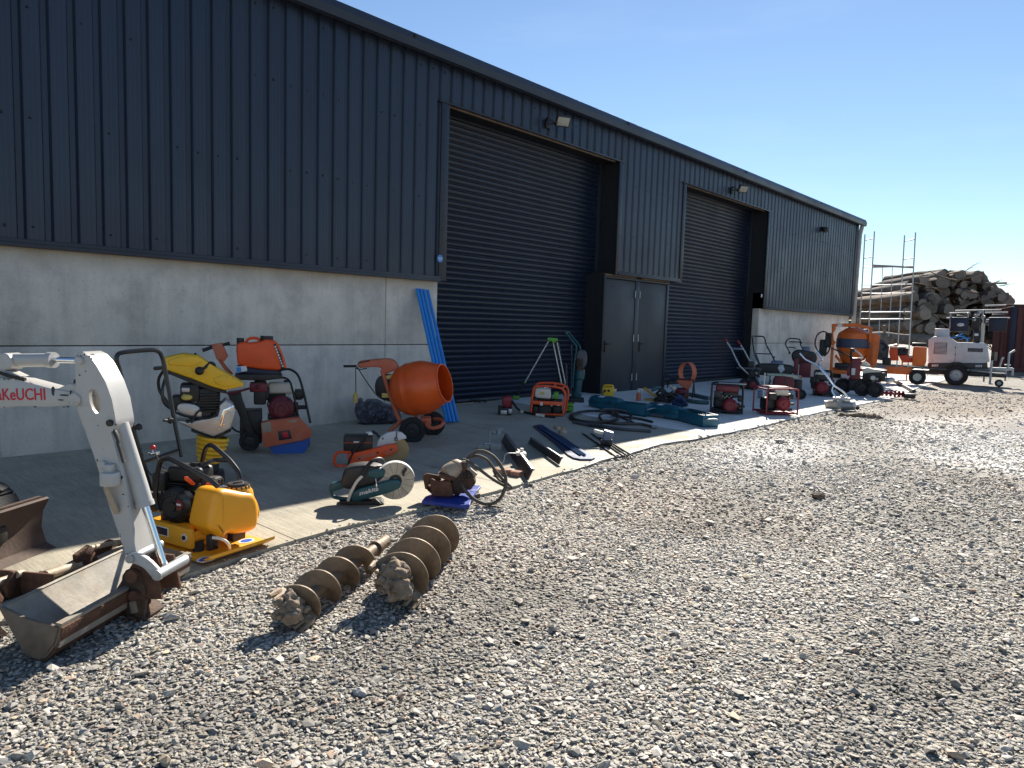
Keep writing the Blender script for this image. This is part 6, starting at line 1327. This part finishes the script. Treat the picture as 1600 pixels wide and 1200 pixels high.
# ---------------------------------------------------------------- two-wheel tractor tiller
t = Thing('rotary_tiller', 'red and black two-wheeled rotary tiller with pale upright handle', 'tiller', G(1352, 619), None, view=(1220, 460, 6.667))
q = t.m(); q.tube([(735, 700, 0), (732, 620, 0), (740, 570, 0), (770, 572, -.02)], .03); q.pbox(725, 562, 770, 600, -.04, .04, .01); q.tube([(560, 575, .1), (650, 610, .06), (740, 655, .0)], .016); q.done('steering_post', 'drk')
q = t.m(); q.tube([(768, 578, -.02), (800, 600, -.03), (845, 640, -.04), (852, 665, -.04), (790, 668, -.02)], .022, q=.15); q.done('handlebar', 'cream')
q = t.m(); q.pbox(725, 660, 830, 890, -.06, .2, .03); q.pbox(690, 760, 740, 850, -.02, .2, .02); bd = q.done('gear_case', 'maroon')
q = t.m(); q.pbox(735, 770, 775, 840, -.07, -.055, .002); q.done('label', 'offw', bd)
q = t.m(); q.ext([(840, 700), (870, 690), (930, 735), (930, 750), (850, 735)], -.08, .1, .01); q.ext([(850, 775), (900, 765), (1050, 790), (1040, 812), (930, 815), (855, 825)], -.10, .25, .02); q.done('engine_cowl', 'cream')
q = t.m(); q.pbox(850, 810, 1090, 900, -.08, .3, .03); q.pbox(700, 870, 960, 1010, .0, .25, .04); q.pbox(1040, 790, 1110, 860, .1, .4, .02)
for k in range(10): q.ball((880+rnd.random()*180, 830+rnd.random()*80, -.09), rnd.uniform(.02, .05), 1, .3, k)
q.done('engine', 'blk'); q = t.m(); q.disc((960, 870, -.1), .06, -.12, -.06, 16); q.ball((1000, 880, -.12), .04, 1); q.done('flywheel_cover', 'zinc')
for px, py, yy, r_ in ((985, 1010, -.16, .18), (850, 980, .0, .20), (650, 950, .35, .20)): wheel(t, V((t.P(px, py, y=yy).x, yy, r_)), r_, .14, hub='blk', tread=12)
t = Thing('ball_weight', 'grey steel ball hitch joined to a dark drawbar beside the rotary tiller', 'hitch', G(1392, 606), None, view=(1220, 460, 6.667))
q = t.m(); q.ball((1130, 890, 0), (.14, .12, .10)); q.done('ball', 'zinc'); q = t.m(); q.tube([(1130, 900, 0), (1000, 900, -.05), (960, 930, -.08)], .03); q.done('drawbar', 'drk')
t = Thing('tine_rotor', 'red tine rotor lying on the sunlit edge of the apron', 'rotor', G(1392, 621), None, view=(1220, 460, 6.667))
q = t.m(); q.cyl(V((-.32, 0, .10)), V((.32, .08, .10)), .035, n=12)
for k in range(7):
    x = -.28+.09*k
    for j in range(4): an = j*PI/2+k*.4; q.box((x, .04+.05*math.cos(an), .10+.05*math.sin(an)), (.06, .05, .07), .01, rot=(math.degrees(an)-90, 0, 0))
q.done('rotor_tines', 'red'); q = t.m(); q.box((.40, .02, .07), (.26, .2, .12), .03); q.done('gear_case', 'drk')
a = G(1395, 594, .03); b_ = G(1428, 614, .03); mid = (a+b_)/2; t = Thing('digging_bar', 'thick black bar lying on the pale sunlit concrete', 'bar', V((mid.x, mid.y, gz(mid.x, mid.y))), math.degrees(math.atan2(b_.y-a.y, b_.x-a.x)))
q = t.m(); Lr = (b_-a).length; q.cyl(V((-Lr/2, 0, .05)), V((Lr/2, 0, .05)), .05, n=12); q.done('bar_tube', 'blk'); q = t.m(); q.cyl(V((-Lr/2-.02, 0, .05)), V((-Lr/2+.15, 0, .05)), .065, n=12); q.done('bar_collar', 'drk')

# ---------------------------------------------------------------- orange towed machine
t = Thing('wood_chipper', 'orange towed machine with a square side guard beside the white lighting tower', 'towed machine', G(1415, 600), None, view=(1380, 460, 6.667))
q = t.m(); q.pbox(25, 755, 300, 832, -.05, .05, .01); q.pbox(25, 770, 300, 830, .9, 1.0, .01); q.pbox(190, 690, 205, 760, -.05, .05, .004); q.pbox(-60, 780, 40, 820, .3, .4, .01); q.pbox(235, 830, 250, 900, 0, .05, .004); q.done('chassis', 'orgt')
q = t.m(); q.ext([(312, 560), (330, 543), (455, 550), (450, 700), (430, 748), (300, 742), (305, 640)], -.15, .5, .012); q.done('side_guard', 'orgt')
q = t.m(); q.ext([(60, 600), (75, 530), (140, 515), (150, 560), (160, 690), (75, 690)], .1, .5, .03); q.ext([(160, 640), (250, 630), (310, 640), (310, 710), (200, 710)], .05, .4, .03); q.done('engine_housing', 'org'); q = t.m(); q.pbox(150, 560, 260, 640, .1, .5, .03); q.pbox(-10, 660, 80, 740, .1, .6, .03); q.ball((225, 585, .08), .05, 1); q.pbox(300, 505, 450, 545, .2, .6, .02); q.done('engine', 'blk')
q = t.m(); q.pbox(80, 543, 240, 556, .0, .5, .004); q.pbox(265, 632, 310, 660, -.02, .3, .02); q.done('top_cover', 'cream')
for yy in (-.12, .95): wheel(t, t.P(355, 862, y=yy), .24, .14, hub='cream', hubr=.5)
q = t.m(); q.strip([t.P(355, 862, y=-.2)+V((.28*math.cos(R(a)), 0, .28*math.sin(R(a)))) for a in range(0, 130, 12)], -.22, -.02, .01); q.done('mudguard', 'hoseg')

# ---------------------------------------------------------------- lighting tower trailer
t = Thing('lighting_tower', 'white lighting tower trailer with folded lamps and a grey wheel', 'lighting tower', G(1494, 602), None, view=(1380, 460, 6.667))
q = t.m(); q.ext([(470, 715), (468, 480), (530, 438), (680, 438), (772, 502), (1060, 508), (1085, 520), (1110, 700), (1060, 718)], .0, 1.2, .03, seg=3); bd = q.done('canopy', 'offw')
q = t.m(); q.ext([(462, 715), (1085, 715), (1090, 770), (920, 778), (600, 775), (465, 770)], -.004, 1.19, .008); sk = q.done('lower_skirt', 'stkk', bd)
q = t.m()
for k in range(4): q.pbox(506+k*18, 728, 519+k*18, 752, -.012, .0, .001)
for k in range(4): q.pbox(962+k*18, 735, 975+k*18, 758, -.012, .0, .001)
q.done('skirt_marks', 'offw', sk)
q = t.m(); q.pbox(528, 500, 664, 622, -.006, .02, .004); gr = q.done('vent_grille', 'hoseg', bd); q = t.m()
for k in range(9): q.pbox(534, 505+k*13, 658, 511+k*13, -.014, .0, .001)
q.done('grille_slat', 'offw', gr)
q = t.m(); q.pbox(750, 515, 753, 712, -.006, .01, .0); q.pbox(745, 545, 757, 560, -.01, .0, .002); q.pbox(745, 620, 757, 635, -.01, .0, .002); q.pbox(880, 560, 1040, 600, -.004, .01, .002); q.done('panel_seam', 'hoseg', bd)
q = t.m(); q.pbox(535, 357, 688, 440, .3, .9, .02); q.done('exhaust_box', 'offw', bd)
wc = t.P(760, 835, y=-.04); q = t.m(); q.strip([V((wc.x, 0, wc.z))+V((.40*math.cos(R(a)), 0, .40*math.sin(R(a)))) for a in range(10, 172, 9)], -.16, .10, .02); q.done('mudguard', 'blk')
ww = wheel(t, V((wc.x, -.04, .33)), .335, .19, hub='zinc', hubr=.55); q = t.m()
for k in range(16): an = 2*PI*k/16; q.box((wc.x+.15*math.cos(an), -.105, .33+.15*math.sin(an)), (.035, .012, .014), 0, rot=(0, -math.degrees(an), 0))
q.done('rim_slot', 'blk', ww); wheel(t, V((wc.x, 1.2, .33)), .335, .19, hub='offw', hubr=.60)
q = t.m(); q.pbox(1018, 305, 1056, 505, .5, .6, .01); q.done('mast', 'cream'); q = t.m(); q.pbox(938, 372, 1010, 505, .4, .75, .02); q.pbox(925, 240, 1005, 375, .5, .7, .02); mb_ = q.done('winch_box', 'blk'); q = t.m(); q.pbox(950, 406, 992, 432, .39, .4, .002); q.done('label', 'paper', mb_)
q = t.m()
for a, b2 in (((750, 170), (1230, 160)), ((690, 195), (900, 190)), ((660, 245), (890, 245)), ((1060, 118), (1280, 112)), ((1060, 190), (1300, 188)), ((1100, 245), (1320, 245)), ((1040, 160), (1040, 310)), ((700, 190), (700, 390)), ((880, 190), (885, 300))): q.tube([(a[0], a[1], .5), (b2[0], b2[1], .55)], .022)
for k in range(10): q.ball((940+rnd.random()*150, 165+rnd.random()*110, .5), rnd.uniform(.03, .07), 1, .3, k)
q.done('lamp_rail', 'zinc')
for x0, y0, x1, y1, yy in ((700, 238, 890, 385, .4), (1100, 240, 1290, 385, .4), (760, 215, 860, 300, .7), (1130, 205, 1260, 290, .7)):
    q = t.m(); q.pbox(x0, y0, x1, y1, yy, yy+.16, .015); lm = q.done('lamp', 'blk'); q = t.m()
    q.pbox(x0+10, y0+10, x1-10, y1-10, yy-.006, yy+.01, .004); q.done('lamp_front', 'navyst', lm)
q = t.m(); q.ball((805, 315, .38), (.11, .03, .06)); q.done('lamp_bulb', 'offw')
q = t.m(); q.tube([(700, 460, .2), (780, 430, .2), (850, 440, .2), (885, 475, .2), (870, 495, .2)], .022); q.tube([(730, 450, .4), (830, 405, .4)], .02); q.tube([(790, 470, .1), (850, 455, .1), (910, 457, .1)], .016); q.done('blue_cable', 'blue')
q = t.m(); q.ext([(1090, 760), (1350, 765), (1355, 790), (1190, 815), (1090, 790)], .5, .65, .01); q.pbox(1340, 770, 1360, 850, .5, .6, .005); q.tube([(1300, 770, .5), (1310, 640, .5), (1315, 615, .5), (1375, 580, .5)], .03, q=.1); q.tube([(1210, 760, .5), (1235, 680, .5), (1255, 655, .5)], .03); q.pbox(1265, 730, 1330, 745, .5, .6, .004); q.done('tow_bar', 'zinc')
q = t.m(); q.pbox(1110, 690, 1135, 935, .0, .08, .005); q.pbox(1100, 930, 1145, 940, -.05, .12, .004); q.pbox(1040, 830, 1060, 910, .9, 1.0, .004); q.pbox(1265, 800, 1285, 900, .55, .62, .004); q.done('stabiliser', 'zinc')
wheel(t, V((t.P(1208, 905, y=.5).x, .5, .12)), .12, .07, name='jockey_wheel', hub='zinc')
q = t.m(); q.box((t.P(780, 800, y=0).x, .6, .38), (2.6, .9, .12), .02); q.done('chassis', 'drk')

# ---------------------------------------------------------------- scaffold tower
vs_ = (1320, 340, 5.714)
b0 = DEP(1385, 590, 29.5); b0.z = 0
t = Thing('scaffold_tower', 'galvanised scaffold tower with ladder frames in front of the log pile', 'scaffold', b0, None, view=vs_)
def col(x0, y0, x1, y1, yy): 
    a = t.P(x0, y0, y=yy); b2 = t.P(x1, y1, y=yy); d = b2-a; e = a+d*(a.z/(a.z-b2.z)); return [a, e]
posts = {1: col(180, 150, 132, 990, .9), 2: col(265, 123, 215, 980, 0), 3: col(534, 158, 476, 1120, .9), 4: col(632, 132, 576, 1130, 0)}
for k, (a, e) in posts.items():
    q = t.m(); q.cyl(a, e+V((0, 0, .0)), .026, n=10); q.cyl(e, e+V((0, 0, .06)), .05, n=8); q.done('standard', 'zinc')
def on(k, y):
    a, e = posts[k]; ya = {1: 150, 2: 123, 3: 158, 4: 132}[k]; f = (y-ya)/({1: 990, 2: 980, 3: 1120, 4: 1130}[k]-ya)
    pz = t.P(0, 0); x0, x1 = {1: (180, 132), 2: (265, 215), 3: (534, 476), 4: (632, 576)}[k]; return t.P(x0+(x1-x0)*f, y, y={1: .9, 2: 0, 3: .9, 4: 0}[k])
q = t.m()
for ya, yb in ((205, 185), (365, 348), (1005, 995)): q.tube([on(1, ya), on(2, yb)], .02)
for ya, yb in ((213, 193), (375, 358), (440, 435)): q.tube([on(3, ya), on(4, yb)], .02)
q.tube([on(1, 440), on(2, 445)], .02); q.done('rung', 'zinc')
q = t.m()
for y_ in (440, 600, 676, 842, 905): q.tube([on(2, y_+5), on(4, y_+(0 if y_ > 600 else -5))], .022); q.tube([on(1, y_), on(3, y_)], .022)
q.done('ledger', 'zinc')
q = t.m()
for x0, x1, ya, yb in ((338, 322, 445, 830), (425, 408, 440, 830), (310, 305, 920, 1040), (398, 392, 920, 1060)): q.cyl((x0, ya, .0), (x1, yb, .0), .014, n=8)
q.done('frame_strut', 'zinc')
q = t.m(); a = on(2, 418); b2 = on(4, 436); q.add([a, b2, b2+V((0, .5, 0)), a+V((0, .5, 0)), a+V((0, 0, -.04)), b2+V((0, 0, -.04)), b2+V((0, .5, -.04)), a+V((0, .5, -.04))], [(0, 1, 2, 3), (7, 6, 5, 4), (0, 4, 5, 1), (1, 5, 6, 2), (2, 6, 7, 3), (3, 7, 4, 0)]); q.done('deck_board', mat('mauve_deck', (.30, .24, .24), .7))

# ---------------------------------------------------------------- stacked logs
rl = random.Random(11)
def log(p, d, L_, r_, m, label, group, knots=0):
    t = Thing('log', label, 'log', V((p.x, p.y, p.z)), 0, group)
    d = d.normalized(); n = 12; seg = 7; q = t.m(); vs = []; fs = []; u = d.orthogonal().normalized(); w_ = d.cross(u); sd_ = rl.random()*50
    off = V((0, 0, 0)); ends = []
    for i in range(seg+1):
        f = i/seg; c = d*(-L_*f)+u*(.10*r_*math.sin(f*4+sd_))+w_*(.14*r_*math.sin(f*3+sd_*2)); rr = r_*(1-.16*f)
        for k in range(n):
            a = 2*PI*k/n; kk = 1+.30*mnoise.noise(V((math.cos(a)*1.2+sd_, math.sin(a)*1.2, f*3+sd_)))+.05*math.sin(3*a+sd_); vs.append(c+(u*math.cos(a)+w_*math.sin(a))*rr*kk)
    for i in range(seg):
        for k in range(n): fs.append((i*n+k, i*n+(k+1) % n, (i+1)*n+(k+1) % n, (i+1)*n+k))
    q.add(vs, fs); q.done('bark', m, ang=70)
    q = t.m(); q.add(vs[:n]+[d*.01], [(k, (k+1) % n, n) for k in range(n)]); q.add(vs[seg*n:]+[d*(-L_-.01)], [((k+1) % n, k, n) for k in range(n)]); q.done('cut_end', 'cut', ang=20)
    return t
# first stack: long trunks lying across the view, cut ends to the right
vl = (1320, 340, 5.714)
def at(x, y, dep): return DEP(1320+x/5.714, 340+y/5.714, dep)
d1 = (at(760, 640, 33.0)-at(150, 700, 40.0)).normalized(); d1.z = .02
rows = [((705, 555), .50), ((870, 590), .62), ((800, 640), .55), ((770, 715), .58), ((775, 805), .60), ((720, 860), .55), ((800, 905), .48), ((640, 955), .52), ((770, 985), .50), ((660, 1010), .42), ((690, 1080), .50), ((860, 760), .55), ((930, 810), .5), ((890, 850), .55), ((780, 1060), .45), ((560, 905), .48), ((580, 800), .45), ((560, 690), .45), ((700, 760), .42), ((620, 640), .40)]
for _ in range(30):
    x = rl.uniform(540, 880); rows.append(((x, rl.uniform(580, 1060)), rl.uniform(.30, .48)))
for k, ((x, y), rr) in enumerate(rows):
    p = at(x, y, 33.2+rl.uniform(-.4, .9)+(1.0 if y < 700 else 0)); p.z = max(p.z, rr)
    dd = V((d1.x+rl.uniform(-.10, .10), d1.y+rl.uniform(-.10, .10), d1.z+rl.uniform(-.05, .05)))
    log(p, dd, rl.uniform(5.0, 8.2), rr*.52, 'log' if k % 3 else 'logg', 'long rough trunk stacked lengthways behind the scaffold tower', 'trunks stacked lengthways behind the scaffold')
# second stack: cut ends facing the yard
d2 = (CAM-at(1080, 700, 36)).normalized(); d2.z = 0; d2 = (d2+V((.25, -.45, 0))).normalized()
for k in range(150):
    for _ in range(30):
        x = rl.uniform(880, 1480); y = rl.uniform(470, 1110); tp = 500 if x < 1170 else 500+(x-1170)*.85
        if y > tp: break
    if k < 24:
        x = 870+k*26; y = (495 if x < 1180 else 500+(x-1180)*.80)+rl.uniform(0, 30)
    rr = rl.choice([.11, .14, .17, .2, .25]) if k >= 24 else rl.choice([.18, .23, .28])
    p = at(x, y, 34.6+rl.uniform(-.5, .8)); p.z = max(p.z, rr)
    log(p, d2+V((rl.uniform(-.22, .22), rl.uniform(-.22, .22), rl.uniform(-.08, .08))), rl.uniform(3.0, 4.6), rr, 'log' if k % 2 else 'logg', 'sawn log stacked with its end facing the yard behind the lighting tower', 'logs stacked end-on behind the lighting tower')
t = Thing('log_offcut', 'pale fallen trunk lying in front of the stacked trunks', 'log', at(560, 1090, 31.5), 0); q = t.m(); p = V((0, 0, 0)); q.tube([p+V((-2.4, 1.6, -.15)), p+V((-1.0, .7, .05)), p+V((.4, -.2, .0)), p+V((1.4, -.9, -.1))], lambda f: .30-.06*f+.04*math.sin(f*9), n=12); q.done('bark', 'logg'); q = t.m(); q.tube([p+V((-1, .7, .2)), p+V((-1.1, .7, .6))], .06); q.done('branch_stub', 'log')
# loose twigs on the stack
for k, (xa, ya, xb, yb, xc, yc) in enumerate(((1060, 490, 1140, 430, 1225, 398), (890, 520, 930, 480, 955, 462), (1380, 610, 1440, 600, 1525, 588), (1310, 585, 1380, 570, 1420, 560))):
    c = at(xa, ya, 34); t = Thing('twig', 'bare twig sticking out of the top of the log stack, '+('tallest and curved', 'short and leftmost', 'lowest and pointing right', 'thick and tangled')[k], 'twig', c, 0, 'twigs on the log stack')
    q = t.m(); P = [at(xa, ya, 34)-c, at(xb, yb, 34)-c, at(xc, yc, 34)-c]; q.tube(P, lambda f: .020*(1-f*.75), n=6)
    for j in range(3): b2 = P[0].lerp(P[1], .3+rl.random()*.7); q.tube([b2, b2+(P[2]-P[1])*rl.uniform(.25, .5)+V((0, -.1, rl.uniform(-.12, .15)))], .007, n=5)
    q.done('twig_wood', 'log')

for k in range(22):
    x = rl.uniform(640, 1400); y = rl.uniform(600, 1000) if k > 5 else 520+max(0, x-1170)*.8; c = at(x, y, 32.6+rl.uniform(0, 1.2)); t = Thing('branch', 'short broken branch wedged between the stacked logs', 'branch', c, 0, 'broken branches in the log stack')
    d = V((rl.uniform(-1, 1), rl.uniform(-1, 1), rl.uniform(-.25, .45))).normalized()*rl.uniform(.5, 1.1); q = t.m(); q.tube([-d, V((rl.uniform(-.1, .1), 0, rl.uniform(-.12, .12))), d], lambda f: .045-.025*f, n=6); q.done('branch_wood', 'log' if k % 2 else 'logg')
# ---------------------------------------------------------------- red container and the bare bush behind it
c = DEP(1552, 587, 33.6); c.z = 0
t = Thing('shipping_container', 'rust red corrugated shipping container standing at the right beyond the lighting tower', 'container', c, None, view=(1380, 460, 6.667))
q = t.m(); x0 = t.P(1120, 700, y=.0).x; x1 = 6.2; zt = t.P(1400, 100, y=0).z; pts = []; x = x0+.12
while x < x1-.1:
    for dx, dy in ((0, 0), (.07, .036), (.14, .036), (.21, 0)): pts.append((x+dx, dy))
    x += .28
for x, y in pts: q.v += [V((x, y+.03, .18)), V((x, y+.03, zt-.12))]
q.f = [(2*i, 2*i+2, 2*i+3, 2*i+1) for i in range(len(pts)-1)]; q.done('side_wall', 'cont', ang=20)
q = t.m()
for x in (x0+.06, x1): q.box((x, .05, zt/2), (.14, .14, zt), .01)
q.box(((x0+x1)/2, .04, zt-.07), (x1-x0, .12, .12), .01); q.box(((x0+x1)/2, .04, .10), (x1-x0, .14, .16), .01); q.done('corner_frame', 'cont')
q = t.m(); q.box(((x0+x1)/2, 1.25, zt-.03), (x1-x0, 2.3, .05)); q.box((x0+.03, 1.25, zt/2), (.06, 2.3, zt-.1)); q.box(((x0+x1)/2, 2.42, zt/2), (x1-x0, .05, zt-.1)); q.done('shell', 'cont')
xp = t.P(1345, 400, y=0).x; q = t.m(); q.box((xp, -.03, zt/2-.05), (.24, .08, zt-.05), .01); q.done('navy_post', 'navyst')
q = t.m(); q.pbox(1128, 600, 1190, 690, -.02, .04, .004); q.done('faded_notice', 'tan')
c = DEP(1597, 560, 42); c.z = 0
t = Thing('bare_bush', 'leafless twiggy bush showing above the red container', 'bush', c, None)
q = t.m()
def branch(p, d, L_, r_, dep):
    e = p+d*L_; m_ = p.lerp(e, .5)+V((rl.uniform(-.1, .1), rl.uniform(-.1, .1), 0))*L_; q.tube([p, m_, e], lambda f: r_*(1-.45*f), n=5, it=1)
    if dep:
        for _ in range(rl.choice((2, 3, 3))): branch(p.lerp(e, rl.uniform(.55, 1)), (d+V((rl.uniform(-.8, .8), rl.uniform(-.8, .8), rl.uniform(-.2, .6)))).normalized(), L_*rl.uniform(.55, .8), r_*.6, dep-1)
for k in range(7): branch(V((rl.uniform(-1.6, 3), 0, 0)), V((rl.uniform(-.4, .4), 0, 1)).normalized(), rl.uniform(1.5, 2.0), .05, 4)
q.done('branches', 'log')

# ---------------------------------------------------------------- loose things on the ground
def stone(px, py, r_, label, m, sd_):
    t = Thing('stone', label, 'stone', G(px, py), rl.uniform(0, 180)); q = t.m(); q.ball(V((0, 0, r_*.45)), (r_*1.25, r_*.8, r_*.6), 2, .5, sd_, 3); q.done('stone_lump', m, ang=15)
stone(1278, 779, .055, 'brown lump of brick lying alone on the open gravel', mat('brown_stone', (.17, .115, .075), .9, 0, .3, 12, .5), 1)
stone(562, 1087, .03, 'pale squarish stone lying on the near gravel', mat('pale_stone', (.42, .40, .38), .85, 0, .2, 10, .5), 2)
c = G(1338, 651)
t = Thing('dirt_clod', 'clod of brown earth and dead grass at the edge of the apron', 'earth', c, None); q = t.m()
for k in range(14): q.ball(V((rl.uniform(-.35, .35), rl.uniform(-.12, .12), .02)), (rl.uniform(.06, .14), rl.uniform(.05, .1), rl.uniform(.03, .06)), 2, .8, k, 6)
q.done('earth_lump', 'mud', ang=20)
